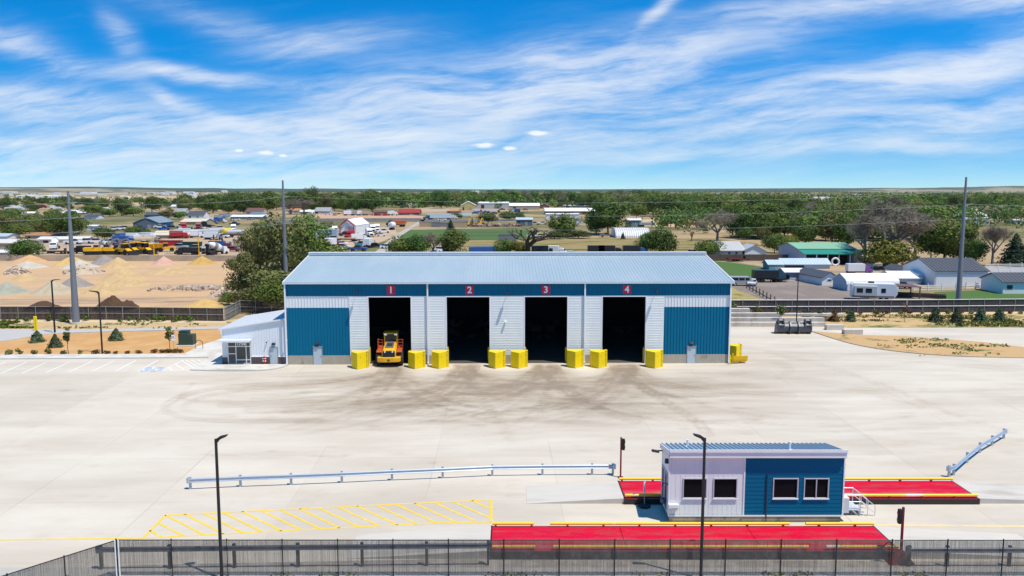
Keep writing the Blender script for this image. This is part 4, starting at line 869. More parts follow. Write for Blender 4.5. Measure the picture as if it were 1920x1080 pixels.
# ------------------------------------------------------------------ guardrails
def guardrail(pts, zt, label, m, pm, group='steel guardrails', curve_end=0, post_h=None, posts=None):
    P = [Vector((p[0], p[1], 0)) for p in pts]; t = thing('guardrail', P[0], label, 'guardrail', 0, group); O_ = P[0]
    b = MB(); prof = [(0, 0), (.07, .05), (.01, .12), (.01, .19), (.07, .26), (0, .31)]
    N = []
    for i, p in enumerate(P):
        d = (P[min(i + 1, len(P) - 1)] - P[max(i - 1, 0)]).normalized(); N.append(Vector((d.y, -d.x, 0)))
    vs = []
    for p, n in zip(P, N):
        for o_, h in prof: q_ = p - O_ + n * (o_ + .10); vs.append((q_.x, q_.y, zt - .31 + h))
        for o_, h in prof[::-1]: q_ = p - O_ + n * (o_ + .085); vs.append((q_.x, q_.y, zt - .31 + h))
    k_ = 12; fs = [(i * k_ + j, i * k_ + (j + 1) % k_, (i + 1) * k_ + (j + 1) % k_, (i + 1) * k_ + j) for i in range(len(P) - 1) for j in range(k_)]
    b.add(vs, fs); b.build('rail', m, t)
    for p in (posts or P):
        p = Vector((p[0], p[1], 0)) - O_; b = MB(); b.box(p.x - .075, p.x + .075, p.y - .05, p.y + .10, 0, zt + .06); b.build('post', pm, t)
    b = MB(); p, n = P[0] - O_, N[0]; b.lathe([(.16, zt - .33), (.16, zt + .02)], (p.x - .08, p.y - .02, 0), n=12); b.build('end_wing', m, t); b = MB()
    p = P[-1] - O_; b.lathe([(.16, zt - .33), (.16, zt + .02)], (p.x + .08, p.y - .02, 0), n=12); b.build('end_wing', m, t)
    return t
zrail = mat('blue_grey_zinc', (.46, .53, .62), .35, metal=.45, var=.12, scale=2)
guardrail([G(*p) for p in [(357, 917), (451, 912.5), (546, 909), (641, 905), (735, 900.5), (830, 896.5), (923, 892), (1017, 890.5), (1110, 890), (1149, 890)]], .80, 'long grey guardrail crossing the yard between the warehouse and the yellow hatching', zrail, zinc)
guardrail([G(*p) for p in [(1779.5, 894), (1788, 891), (1813, 868), (1837, 849), (1860, 835.5), (1882, 822)]], .80, 'short grey guardrail running away behind the right end of the far scale', zrail, zinc)
dz_ = mat('weathered_zinc', (.085, .10, .14), .45, metal=.4, var=.15); dzp = mat('dark_post', (.04, .04, .042), .6)
guardrail([G(*p) for p in [(190, 1068), (319, 1066.5), (440, 1065), (559, 1063.5), (679, 1062.5), (800, 1061), (915, 1060)]], 1.35, 'guardrail behind the left part of the front fence up to the red scale', dz_, dzp)
guardrail([G(*p) for p in [(1704, 1062), (1775, 1062), (1892, 1062), (2010, 1062), (2130, 1062), (2250, 1062), (2370, 1062)]], 1.15, 'guardrail behind the right part of the front fence beyond the red scale', dz_, dzp)
# ------------------------------------------------------------------ chain-link fences with privacy slats
def slat_fence(name, pts, h, pitch, cover, label, slat_m, post_m, rail_m, post_gap, group, mid=True, railr=.03, postr=.035, jit=.13, first=True):
    P = [Vector((p[0], p[1], 0)) for p in pts]; t = thing(name, P[0], label, 'fence', 0, group); O_ = P[0]
    sl_ = MB(); rl = MB()
    for a, c_ in zip(P[:-1], P[1:]):
        d = c_ - a; L = d.length; d.normalize(); n = int(L / pitch); nrm = Vector((-d.y, d.x, 0)) * .012
        for i in range(n):
            w = pitch * cover * (random.uniform(1 - jit, 1 + jit) if cover < .8 else random.uniform(.97, 1.03)); p = a - O_ + d * ((i + .5) * pitch + (random.uniform(-.06, .06) * pitch if cover < .8 else 0)); dz0 = random.uniform(.03, .08); zt = h - random.uniform(.02, .07)
            A = p - d * (w / 2); B = p + d * (w / 2)
            sl_.add([(A.x, A.y, dz0), (B.x, B.y, dz0), (B.x + nrm.x, B.y + nrm.y, zt), (A.x + nrm.x, A.y + nrm.y, zt)], [(0, 1, 2, 3)])
        q0, q1 = a - O_, c_ - O_
        for z in ((h, h * .5) if mid else (h,)): rl.cyl(q0 + Vector((0, 0, z)) - nrm * 4, q1 + Vector((0, 0, z)) - nrm * 4, railr, railr, 6)
        m_ = max(1, round(L / post_gap))
        for i in range(m_ + (c_ is P[-1])):
            p = q0 + d * (L * i / m_) - nrm * 6; b = MB(); b.cyl(p, p + Vector((0, 0, h + .04)), postr, postr, 8); b.cyl(p + Vector((0, 0, h + .04)), p + Vector((0, 0, h + .09)), postr * 1.25, postr * .6, 8); b.build('post', post_m, t)
    sl_.build('slat_mesh', slat_m, t); rl.build('rail', rail_m, t); return t
slatm = mat('grey_privacy_slat', (.085, .075, .066), .6, var=.3, scale=1.5, col2=(.13, .118, .105), cmix=(.4, .7), c2scale=2)
corner = Vector((X(218, 43.1, 2.06), 43.1, 0))
slat_fence('front_fence', [(corner.x, 43.1), (X(2400, 43.05, 2.0), 43.05)], 2.08, .042, .66, 'chain link fence with grey slats running along the front of the yard', slatm, black_metal, black_metal, 2.95, 'slatted fences along the front', mid=False)
slat_fence('front_fence', [(-30.5, 32.0), (-25.05, 39.0), (corner.x - .02, 43.05)], 2.08, .042, .66, 'chain link fence with grey slats angling off towards the near left', slatm, black_metal, black_metal, 2.95, 'slatted fences along the front', mid=False)
for dx_ in (0.0, .18): tag(MB().cyl((0, 0, 0), (0, 0, 2.14), .04, .04, 8).build('fence_post', mat('white_post', (.75, .75, .74), .4), None, loc=(corner.x + dx_, 42.92, 0)), ('white steel post at the bend of the front fence' if dx_ == 0 else 'second white steel post just right of the one at the fence bend'), 'post')
scr = mat('brown_black_screen', (.040, .033, .030), .8, var=.25, scale=.4); scr2 = mat('charcoal_screen', (.035, .033, .040), .8, var=.2, scale=.4); scr3 = mat('grey_screen', (.16, .18, .18), .8, var=.2)
prail = mat('pale_rail', (.72, .72, .73), .45); gpost = mat('grey_fence_post', (.36, .35, .34), .5)
ky = G(421, 602.5)
slat_fence('screened_fence', [G(-260, 598.5), G(200, 599.5), G(421, 602.5)], 2.15, .16, .955, 'fence with dark brown screening between the sand yard and the planting bed', scr, gpost, gpost, 2.8, 'screened perimeter fences', railr=.035, postr=.04)
slat_fence('screened_fence', [G(421.5, 602.4), G(450, 587)], 2.15, .16, .92, 'short grey screened fence turning back beside the office annex', scr3, gpost, gpost, 2.8, 'screened perimeter fences', railr=.035, postr=.04)
slat_fence('screened_fence', [G(450.5, 586.8), G(600, 590)], 2.15, .16, .93, 'dark screened fence passing behind the office annex under the trees', scr, gpost, gpost, 2.8, 'screened perimeter fences', railr=.035, postr=.04)
slat_fence('screened_fence', [G(1330, 587), G(1700, 586.5), G(2100, 583)], 2.25, .16, .96, 'charcoal screened fence with two white rails along the right side of the site', scr2, gpost, prail, 2.75, 'screened perimeter fences', railr=.06, postr=.04)
# ------------------------------------------------------------------ light poles
def light_pole(loc, h, hx, label, group, r=.085, L=.38, base=.0, arm_rz=0):
    t = thing('light_pole', loc, label, 'light pole', arm_rz, group); b = MB(); b.cyl((0, 0, base), (0, 0, h), r, r * .8, 10)
    b.build('pole', black_metal, t); b = MB(); b.add([(hx * -.02, -.10, h - .02), (hx * .22, -.15, h + .14), (hx * (.22 + L), -.17, h + .22), (hx * (.22 + L), .17, h + .22), (hx * .22, .15, h + .14), (hx * -.02, .10, h - .02),
         (hx * .02, -.08, h - .28), (hx * .25, -.12, h + .0), (hx * (.22 + L), -.15, h + .16), (hx * (.22 + L), .15, h + .16), (hx * .25, .12, h + .0), (hx * .02, .08, h - .28)],
         [(0, 1, 4, 5), (1, 2, 3, 4), (6, 11, 10, 7), (7, 10, 9, 8), (0, 6, 7, 1), (1, 7, 8, 2), (2, 8, 9, 3), (3, 9, 10, 4), (4, 10, 11, 5), (5, 11, 6, 0)]); b.build('lamp_head', lamp_grey if False else black_metal, t)
    if base >= 0: b = MB(); b.cyl((0, 0, 0), (0, 0, .06), .28, .28, 14); b.build('footing', concrete, t)
    return t
light_pole((-15.75, 42.7, 0), 7.85, 1, 'tall black light pole rising over the yellow hatching at the front fence', 'black light poles at the front', .095)
light_pole((10.25, 42.7, 0), 7.9, -1, 'tall black light pole standing in front of the scale house', 'black light poles at the front', .095)
def bg_pole(u, v, vt, hx, label, r=.1, L=.7):
    p = G(u, v); h = ZH(vt, p.y); return light_pole(p, h, hx, label, 'thin light poles at the back of the site', r, L)
bg_pole(103, 624, 526, 1, 'thin dark light pole beside the side road in front of the brown screened fence', .14, 1.0); bg_pole(192, 664, 548, -1, 'thin dark light pole rising from the pavement edge of the planting bed', .12, 1.0); bg_pole(473.5, 590, 520, -1, 'thin dark light pole among the trees behind the annex', .09)
bg_pole(1493, 611, 520, -1, 'thin dark light pole behind the loader bucket', .09)
# ------------------------------------------------------------------ steel transmission poles and wires
tps = mat('weathered_steel_pole', (.20, .215, .235), .55, metal=.2, var=.10, scale=.5)
def tpole(x, y, h, r0, r1, label, ins, side):
    t = thing('transmission_pole', (x, y, 0), label, 'utility pole', 0, 'steel transmission poles'); b = MB()
    zs_ = np.linspace(0, h, 7)
    b.lathe([(r0 + (r1 - r0) * z / h, z) for z in zs_], n=16); b.build('pole', tps, t); b = MB(); b.lathe([(r0 * 1.5, 0), (r0 * 1.5, .3)], n=18); b.build('footing', concrete, t)
    for z in ins:
        b = MB(); rr = r0 + (r1 - r0) * z / h; b.cyl((side * rr * .8, 0, z - .05), (side * (rr + 1.1), 0, z + .25), .045, .035, 6)
        for k_ in range(5): b.cyl((side * (rr + .3 + k_ * .16), 0, z + .05 + k_ * .043), (side * (rr + .36 + k_ * .16), 0, z + .066 + k_ * .043), .10, .10, 8)
        b.build('insulator', mat('insulator_grey', (.33, .34, .36), .4), t)
    return t
pA = (X(143, 128.9), 128.9); hA = ZH(358, 128.9); pB = (X(537, 166), 166.0); hB = ZH(338, 166); pC = (X(1796, 146.5), 146.5); hC = ZH(332, 146.5)
iA = [ZH(v, 128.9) for v in (382, 410, 437)]; iB = [ZH(v, 166) for v in (370, 395, 420)]; iC = [ZH(v, 146.5) for v in (360, 385, 412)]
tpole(*pA, hA, .56, .17, 'grey steel transmission pole standing in the screened fence beside the sand yard', iA, 1); tpole(*pB, hB, .52, .17, 'grey steel transmission pole at the left end of the warehouse roof', iB, 1); tpole(*pC, hC, .50, .17, 'grey steel transmission pole behind the white rail fence and lawn', iC, 1)
wirem = mat('wire_aluminium', (.34, .35, .34), .5, var=.02)
def wire(a, c_, sag, r, label, grp='power lines'):
    a, c_ = Vector(a), Vector(c_); n = 24; pts = []
    for i in range(n + 1):
        t_ = i / n; p = a.lerp(c_, t_); p.z -= sag * 4 * t_ * (1 - t_); pts.append(p - a)
    b = MB(); b.tube(pts, r, 5); o = b.build('power_line', wirem, None, loc=a); tag(o, label, 'power line', grp)
nm = ('top', 'middle', 'lowest'); sg_ = 1.05
for i in range(3):
    A = (pA[0] + .9, pA[1], iA[i] + .2); B = (pB[0] + .9, pB[1], iB[i] + .2); C_ = (pC[0] + .9, pC[1], iC[i] + .2)
    wire(A, B, .8, .022, f'{nm[i]} of three thin wires from the sand yard pole to the warehouse pole'); wire(B, C_, 1.7, .022, f'{nm[i]} of three thin wires spanning high behind the warehouse roof')
    wire((A[0] - 62, A[1] - 18, A[2] + .6 - 1.0), A, .9, .022, f'{nm[i]} of three thin wires running off left of the sand yard pole'); wire(C_, (C_[0] + 70, C_[1] - 14, C_[2] + .6), .9, .022, f'{nm[i]} of three thin wires running off right of the pole by the lawn')
# ------------------------------------------------------------------ trees and shrubs
L_DEEP = leafmat('leaf_deep_green', (0.026, 0.052, 0.01, 1), (0.11, 0.18, 0.028, 1))
L_MID = leafmat('leaf_mid_green', (0.042, 0.078, 0.014, 1), (0.18, 0.25, 0.042, 1))
L_OLIVE = leafmat('leaf_olive', (0.07, 0.085, 0.024, 1), (0.235, 0.25, 0.075, 1))
L_YEL = leafmat('leaf_yellow_green', (0.075, 0.085, 0.012, 1), (0.250, 0.250, 0.040, 1))
L_DARK = leafmat('leaf_dark_conifer', (0.008, 0.022, 0.012, 1), (0.035, 0.062, 0.028, 1), 0.05)
L_SPRUCE = leafmat('leaf_spruce', (0.024, 0.050, 0.024, 1), (0.130, 0.175, 0.08, 1), 0.05)
L_GREY = leafmat('twig_grey', (0.14, 0.115, 0.080, 1), (0.32, 0.27, 0.20, 1), 0.0)
L_RUST = leafmat('leaf_rust', (0.07, 0.035, 0.012, 1), (0.17, 0.10, 0.035, 1), 0.1)
bark = mat('tree_bark', (.075, .058, .042), .9, var=.3, scale=3); bark_grey = mat('grey_bark', (.21, .18, .155), .9, var=.3, scale=3)
def quads_mesh(name, cen, size, m, rng, flat=0.0, asp=(.5, .95), nd=None, bias=.9):
    n = len(cen); a = rng.normal(size=(n, 3)); a[:, 2] *= (1 - flat)
    if nd is not None:
        N = nd * bias + rng.normal(size=(n, 3)) * .38; N /= np.linalg.norm(N, axis=1)[:, None] + 1e-9; a = np.cross(N, a)
    a /= np.linalg.norm(a, axis=1)[:, None] + 1e-9
    r = N if nd is not None else rng.normal(size=(n, 3)); b_ = np.cross(a, r); b_ /= np.linalg.norm(b_, axis=1)[:, None] + 1e-9
    s = (size * rng.uniform(.6, 1.3, n))[:, None]; t = s * rng.uniform(*asp, n)[:, None]
    k1 = rng.uniform(.5, 1, (n, 1)); k2 = rng.uniform(.5, 1, (n, 1))
    v = np.stack([cen - a * s * .5 - b_ * t * .5 * k1, cen + a * s * .5 * k2 - b_ * t * .5, cen + a * s * .5 + b_ * t * .5 * k1, cen - a * s * .5 * k2 + b_ * t * .5], 1).reshape(-1, 3)
    me = bpy.data.meshes.new(name); me.vertices.add(4 * n); me.vertices.foreach_set('co', v.ravel()); me.loops.add(4 * n); me.loops.foreach_set('vertex_index', np.arange(4 * n))
    me.polygons.add(n); me.polygons.foreach_set('loop_start', np.arange(0, 4 * n, 4)); me.polygons.foreach_set('loop_total', np.full(n, 4)); me.update(); me.materials.append(m); return me
def crown_points(h, w, z0, n, rng, K=16, shape='round', clump=.30):
    cs = []
    for i in range(K):
        for _ in range(30):
            p = rng.uniform(-1, 1, 3)
            if shape == 'round' and .25 < np.linalg.norm(p) < 1: break
            if shape == 'dome' and .25 < np.linalg.norm(p) < 1 and p[2] > -.55: break
            if shape == 'tall' and np.hypot(p[0], p[1]) < .75 * (1 - max(p[2], 0) ** 2) + .15: break
        cs.append((p[0] * w * .5 * (1 - clump * .8), p[1] * w * .5 * (1 - clump * .8), z0 + (h - z0) * (.5 + p[2] * .5 * (1 - clump * .7)), rng.uniform(.65, 1.25)))
    cs = np.array(cs); R = clump * min(w, h - z0) * .95
    idx = rng.integers(0, K, n); d = rng.normal(size=(n, 3)); d /= np.linalg.norm(d, axis=1)[:, None]
    rad = rng.uniform(.55, 1.06, n) ** .6 * R * cs[idx, 3]; d[:, 2] *= .78
    pts = cs[idx, :3] + d * rad[:, None]; pts[:, 2] = np.maximum(pts[:, 2], z0 * .5 + .1); c0_ = np.array([0, 0, z0 + (h - z0) * .42]); o_ = pts - c0_; o_ /= np.linalg.norm(o_, axis=1)[:, None] + 1e-9; crown_points.nd = d * .7 + o_ * .55; return pts, cs
def limb_mesh(cs, h, r, seed, sides=6):
    b = MB(); rr = random.Random(seed); top = Vector((rr.uniform(-.2, .2), rr.uniform(-.2, .2), h * .55)); mid = Vector((rr.uniform(-.1, .1), rr.uniform(-.1, .1), h * .25))
    b.cyl((0, 0, -.1), mid, r, r * .75, sides); b.cyl(mid, top, r * .75, r * .4, sides)
    for c_ in cs: 
        t = rr.uniform(.2, 1); p = mid.lerp(top, t); e_ = Vector(c_[:3]); m_ = p.lerp(e_, .5) + Vector((0, 0, rr.uniform(0, .08) * h)); b.cyl(p, m_, r * .34, r * .2, 5); b.cyl(m_, e_, r * .2, r * .05, 4)
    return b
def make_tree(h, w, leaf, seed, n=1400, lsz=.45, z0=None, K=16, shape='round', clump=.30, bk=None, r=None, nm='tree'):
    rng = np.random.default_rng(seed); z0 = h * .16 if z0 is None else z0
    pts, cs = crown_points(h, w, z0, n, rng, K, shape, clump); me = quads_mesh('crown', pts, lsz, leaf, rng, nd=crown_points.nd)
    t = empty(nm, (0, 0, 0)); cr = bpy.data.objects.new('crown', me); C.objects.link(cr); cr.parent = t
    limb_mesh(cs, h, r or h * .022, seed).build('trunk', bk or bark, t); return t
def bare_tree(h, w, seed, m, depth=5, nm='bare_tree', r=None, twigs=None):
    rr = random.Random(seed); b = MB(); ends = []
    def grow(p, d, L, r_, k_):
        e_ = p + d * L; b.cyl(p, e_, r_, r_ * .68, 5 if k_ > 2 else 3)
        if k_ == 0: ends.append(e_); return
        for i in range(rr.choice((2, 3, 3)) if k_ < depth else 4):
            nd = (d * .75 + Vector((rr.gauss(0, .55) * w / h * 1.3, rr.gauss(0, .55) * w / h * 1.3, rr.uniform(-.05, .5)))).normalized(); grow(e_, nd, L * rr.uniform(.66, .90), r_ * .64, k_ - 1)
            if k_ <= 2: ends.append(e_)
    grow(Vector((0, 0, -.1)), Vector((0, 0, 1)), h * .15, r or h * .024, depth)
    zmax = max(v[2] for v in b.v); s = h / zmax; b.v = [(x * s, y * s, z * s) for x, y, z in b.v]
    t = empty(nm, (0, 0, 0)); b.build('trunk', m, t)
    if twigs:
        rng = np.random.default_rng(seed); E = np.array([tuple(e_ * s) for e_ in ends]); idx = rng.integers(0, len(E), twigs); pts = E[idx] + rng.normal(size=(twigs, 3)) * h * .035
        me = quads_mesh('crown', pts, h * .085, L_GREY, rng, asp=(.025, .06)); o = bpy.data.objects.new('crown', me); C.objects.link(o); o.parent = t
    return t
def conifer(h, w, leaf, seed, n=700, lsz=.3, nm='evergreen_tree', tiers=9, shape=.85):
    rng = np.random.default_rng(seed); t_ = np.sqrt(rng.uniform(0.0, 1, n)); t_ = 1 - t_; tier = (t_ * tiers) % 1
    rad = w * .5 * (1 - t_) ** shape * (.55 + .45 * (1 - tier)) * rng.uniform(.45, 1.05, n); an = rng.uniform(0, 2 * PI, n); lump = 1 + .22 * np.sin(an * 3 + seed) * np.sin(t_ * 9)
    pts = np.stack([np.cos(an) * rad * lump, np.sin(an) * rad * lump, h * (.04 + .94 * t_)], 1)
    me = quads_mesh('crown', pts, lsz, leaf, rng, asp=(.35, .7), nd=np.stack([np.cos(an), np.sin(an), .35 + 0 * an], 1)); t = empty(nm, (0, 0, 0)); o = bpy.data.objects.new('crown', me); C.objects.link(o); o.parent = t
    b = MB(); b.cyl((0, 0, -.05), (0, 0, h * .9), max(.04, h * .02), .02, 6); b.build('trunk', bark, t); return t
# --- young plants of the left planting bed
for i, (u, v, vt, w_, l) in enumerate([(70, 642, 620, 25, 'small dense spruce in the orange bed, nearest the side road'), (104, 651.5, 627, 24, 'small dense spruce in the orange bed, low one beside the thin sapling'), (218, 638.5, 616, 25, 'small dense spruce alone in the middle of the orange bed')]):
    p = G(u, v); h = ZH(vt, p.y); t = conifer(h * 1.05, 1.3 * w_ / PXM(p.y), L_SPRUCE, 20 + i, 1500, .26, shape=.75); t.location = p; tag(t, l, 'tree', 'young spruces in the orange bed')
for i, (u, v, vt, w_, l) in enumerate([(129, 664, 612, 17, 'thin staked sapling in the orange bed beside the second spruce'), (319, 659, 609, 18, 'thin staked sapling in the orange bed beside the green electrical cabinet')]):
    p = G(u, v); h = ZH(vt, p.y); t = make_tree(h, w_ / PXM(p.y), L_OLIVE, 40 + i, 420, .22, h * .38, 14, 'tall', .26, r=.05, nm='sapling'); t.location = p; tag(t, l, 'tree', 'thin saplings in the orange bed')
def shrub_proto(seed, leaf, h=.6, w=.8, n=160):
    rng = np.random.default_rng(seed); pts, cs = crown_points(h, w, .02, n, rng, 5, 'dome', .42); me = quads_mesh('shrub', pts, .13, leaf, rng, nd=crown_points.nd); o = bpy.data.objects.new('shrub', me); C.objects.link(o); return o
SH = [shrub_proto(1, L_OLIVE), shrub_proto(2, L_YEL), shrub_proto(3, L_RUST), shrub_proto(4, L_MID)]
USED = [False] * 4
def put_shrub(k_, u, v, s, label, group):
    o = SH[k_] if not USED[k_] else SH[k_].copy()
    if USED[k_]: C.objects.link(o)
    USED[k_] = True; o.location = G(u, v); o.scale = (s,) * 3; o.rotation_euler.z = random.uniform(0, 6); tag(o, label, 'shrub', group)
for i, u in enumerate((16, 35, 63, 90, 119, 150, 179, 201, 217, 239, 261, 289, 305, 317, 328, 339)):
    v = 665.5 - u * .006 - (1.5 if u > 280 else 0); near = 'near the base of the dark light pole' if 170 < u < 210 else 'beside the staked sapling by the cabinet' if u > 300 else 'below the spruces' if u < 130 else 'midway along the orange bed'
    put_shrub((i % 2 if u < 160 else 2), u, v, random.uniform(.9, 1.35), f'small round shrub along the pavement edge, {near}', 'shrubs along the pavement edge')
for i, u in enumerate((9, 31, 52, 94, 116, 161, 225, 240, 260, 276, 292, 307, 325, 335, 358)):
    put_shrub(3 if i % 3 else 0, u, 602 if i % 2 else 604, random.uniform(1.0, 1.9), 'small green shrub in the pale strip under the brown screened fence', 'shrubs under the brown screened fence')
for i, u in enumerate(list(range(1385, 1920, 23))):
    put_shrub(0 if i % 2 else 2, u + random.uniform(-4, 4), 589, random.uniform(1.0, 1.5), 'small round shrub in the pale strip under the charcoal screened fence', 'shrubs under the charcoal fence')
def tufts(name, box, n, sz, leaf, seed, label, mask_scale=.12, thr=.5):
    rng = np.random.default_rng(seed); u = rng.uniform(box[0], box[1], n * 3); v = rng.uniform(box[2], box[3], n * 3)
    P = np.array([tuple(G(a, c_)) for a, c_ in zip(u, v)]); k_ = fbm(P[:, 0] * mask_scale + 40, P[:, 1] * mask_scale * 1.5 + 40, seed, 3) > thr; P = P[k_][:n]; P[:, 2] = .04 + rng.uniform(0, .16, len(P)) ** 1.0 + P[:, 2] * 0
    me = quads_mesh(name, P, sz, leaf, rng); o = bpy.data.objects.new(name, me); C.objects.link(o); tag(o, label, None, None, 'stuff')
tufts('weeds', (0, 130, 604, 616), 700, .45, L_MID, 5, 'green weeds on the verge under the brown fence'); tufts('weeds', (0, 410, 602, 617), 260, .4, L_OLIVE, 6, 'sparse dry weeds along the verge')
tufts('weeds', (1540, 1930, 591.5, 613.5), 1500, .28, L_OLIVE, 7, 'green weeds in the tan planted strip', .16, .50); tufts('weeds', (1790, 1930, 594, 613), 1100, .32, L_MID, 8, 'thick weeds at the right end of the planted strip', .2, .42)
isl_in = [(a, b_) for a, b_ in isl]
tufts('weeds', (1700, 1930, 645, 669), 420, .26, L_OLIVE, 9, 'weeds in the dirt island', .2, .53); tufts('weeds', (1640, 1780, 636, 650), 220, .24, L_MID, 10, 'thin weeds along the top of the dirt island', .12, .5)
tufts('weeds', (60, 1900, 1077, 1086), 260, .16, L_OLIVE, 12, 'weeds growing at the foot of the front fence', .4, .5)
# --- right strip evergreens
for i, (u, v, vt, w_, lf, l) in enumerate([(1511, 601, 580, 16, L_SPRUCE, 'round young pine just behind the loader bucket'), (1536, 602, 580, 17, L_SPRUCE, 'young pine between the one behind the bucket and the rust coloured one'), (1564, 603, 579, 16, L_RUST, 'rust coloured dying young pine in the planted strip'), (1595, 603, 580, 16, L_SPRUCE, 'young pine just right of the rust coloured one'),
      (1753, 604, 576, 22, L_SPRUCE, 'taller young pine left of the big steel pole base'), (1793, 605, 576, 20, L_SPRUCE, 'taller young pine directly below the big steel pole'), (1838, 603, 577, 22, L_SPRUCE, 'taller young pine with dark crown right of the big steel pole'), (1874, 602, 575, 20, L_SPRUCE, 'taller young pine standing in green weeds at the right of the strip')]):
    p = G(u, v); h = ZH(vt, p.y); t = conifer(h, 1.35 * w_ / PXM(p.y), lf, 60 + i, 900, .30, tiers=5, shape=.55); t.location = p; tag(t, l, 'tree', 'young pines in the planted strip')
for i, (u, v, vt, l) in enumerate([(1462, 606, 563, 'thin leafy sapling between the warehouse and the loader bucket'), (1421, 590, 573, 'small sapling in front of the charcoal fence near the warehouse'), (1375, 590, 565, 'small yellowish sapling at the warehouse corner'), (1696, 604, 566, 'thin bare looking sapling in the planted strip right of the travel trailer'), (1649, 602, 577, 'very thin sapling in the planted strip below the travel trailer')]):
    p = G(u, v); h = ZH(vt, p.y); t = make_tree(h, 1.5, L_OLIVE if i < 3 else L_RUST, 80 + i, 300 if i < 3 else 90, .24, h * .3, 10, 'tall', .26, r=.04, nm='sapling'); t.location = p; tag(t, l, 'tree', 'thin saplings of the planted strip')
# --- left bed furniture
cb_ = thing('electrical_cabinet', G(348, 649), 'dark green electrical cabinet on a concrete pad in the orange bed', 'electrical cabinet'); cg = mat('cabinet_green', (.035, .065, .05), .5, var=.1)
b = MB(); b.box(-1.25, 1.3, -.5, 1.6, 0, .16); b.build('pad', concrete, cb_); b = MB(); b.box(-.95, .25, .2, 1.3, .16, 1.95); b.box(-.98, .28, .17, 1.33, 1.95, 2.02); b.build('tall_box', cg, cb_, bevel=.02); b = MB(); b.box(.25, 1.05, -.1, 1.2, .16, 1.55); b.box(-.9, .25, -.15, .2, .16, 1.75); b.build('door_box', cg, cb_, bevel=.02)
ps = thing('parking_sign', G(326, 661), 'white and blue accessible parking sign on a thin post beside the sapling', 'sign'); b = MB(); b.cyl((0, 0, 0), (0, 0, 2.3), .03, .03, 6); b.build('post', zinc, ps); b = MB(); b.box(-.2, .2, -.05, -.03, 1.6, 2.35); sp = b.build('sign_panel', sign_white, ps); b = MB(); b.box(-.14, .14, -.056, -.051, 1.85, 2.2); b.build('symbol', blue_paint, sp)
br = MB(); br.tube([(-.5, 0, 0), (-.5, 0, .75)] + [(.5 * math.cos(t), 0, .75 + .5 * math.sin(t)) for t in np.linspace(PI, 0, 9)] + [(.5, 0, 0)], .04, 8); tag(br.build('bike_rack', mat('rack_brown', (.06, .035, .03), .5), None, loc=G(373.5, 655)), 'dark hoop bike rack on the pavement by the office', 'bike rack')
for u, l in ((65.8, 'left one of the two yellow posts beside the side road'), (69, 'right one of the two yellow posts beside the side road')): post(u, 620, 2.2, l, .13, g='yellow posts by the side road')
# --- stepped retaining walls behind the warehouse corner
rw = mat('precast_block', (.56, .50, .43), .85, var=.15, scale=1.2, col2=(.46, .38, .31), cmix=(.5, .7), c2scale=.5)
for i, (u0, u1, v, z0, z1, l) in enumerate([(1340, 1548, 612.5, 0, .62, 'lowest pale concrete block retaining wall behind the loader bucket'), (1340, 1546, 608, .5, 1.0, 'second pale block retaining wall up the bank behind the bucket'), (1340, 1464, 603.5, .9, 1.4, 'third pale block retaining wall up the bank by the warehouse corner'), (1340, 1406, 599.5, 1.3, 1.8, 'top short retaining wall up the bank by the warehouse corner'),
      (1550, 1583, 619, 0, .75, 'pale concrete block ending the bank above the dirt island'), (1583, 1618, 627.5, 0, .7, 'pale concrete block nearest the driveway end of the dirt island'), (1465, 1582, 603.5, .9, 1.3, 'thin pale block wall between the pines and the bucket')]):
    p0, p1 = G(u0, v), G(u1, v); b = MB(); nb = max(1, int((p1.x - p0.x) / 1.8))
    for k_ in range(nb): x0 = (p1.x - p0.x) * k_ / nb; b.box(x0 + .012, x0 + (p1.x - p0.x) / nb - .012, random.uniform(-.02, .02), 1.0, z0 if i < 1 or i > 3 else 0, z1)
    tag(b.build('retaining_wall', rw, None, loc=p0), l, 'retaining wall', 'concrete retaining walls on the bank')
# ------------------------------------------------------------------ sand yard and ground patches behind
sand = mat('sand_yard_soil', (.53, .345, .185), .95, var=.16, scale=.5, col2=(.44, .30, .18), cmix=(.45, .7), c2scale=.05, stretch=(1, 2.2, 1), bump=.2, bscale=3)
patch('sand_yard', [(-330, 486.5), (428, 486.5), (446, 500), (436, 560), (421, 601), (-330, 599)], 0.0, sand)
patch('rutted_track', [(-330, 562), (120, 560.5), (300, 558), (438, 553), (432, 565), (250, 569), (60, 571), (-330, 572)], 0.012, mat('rutted_soil', (.33, .215, .13), .95, var=.35, scale=.6, stretch=(.3, 2.5, 1), col2=(.48, .33, .2), cmix=(.42, .6), c2scale=.25))
patch('equipment_yard', [(60, 456), (250, 448), (470, 440), (600, 430), (740, 425), (745, 440), (720, 452), (640, 478), (460, 487), (-100, 486.4), (-100, 470)], 0.0, mat('yard_dirt', (.46, .33, .21), .95, var=.15, scale=.3, col2=(.38, .29, .20), c2scale=.04))
patch('grass_field', [(762, 431), (960, 428), (1002, 432), (1002, 446), (958, 449.5), (870, 450.5), (740, 451)], 0.02, mat('field_green', (.070, .125, .022), .95, var=.3, scale=.25, stretch=(.2, 1.5, 1), col2=(.055, .095, .02), c2scale=.03))
patch('dry_field', [(868, 451), (1002, 446.5), (1160, 446), (1340, 447), (1420, 456), (1440, 486), (860, 486)], 0.01, grassy('dry_meadow', (.285, .22, .10), (.12, .125, .035), .48, .62, .05, (1, 3, 1)))
patch('sandy_lot', [(590, 401), (758, 401.5), (812, 407), (780, 412), (590, 411.5)], 0.0, mat('pink_dirt', (.48, .30, .19), .95, var=.12, scale=.1))
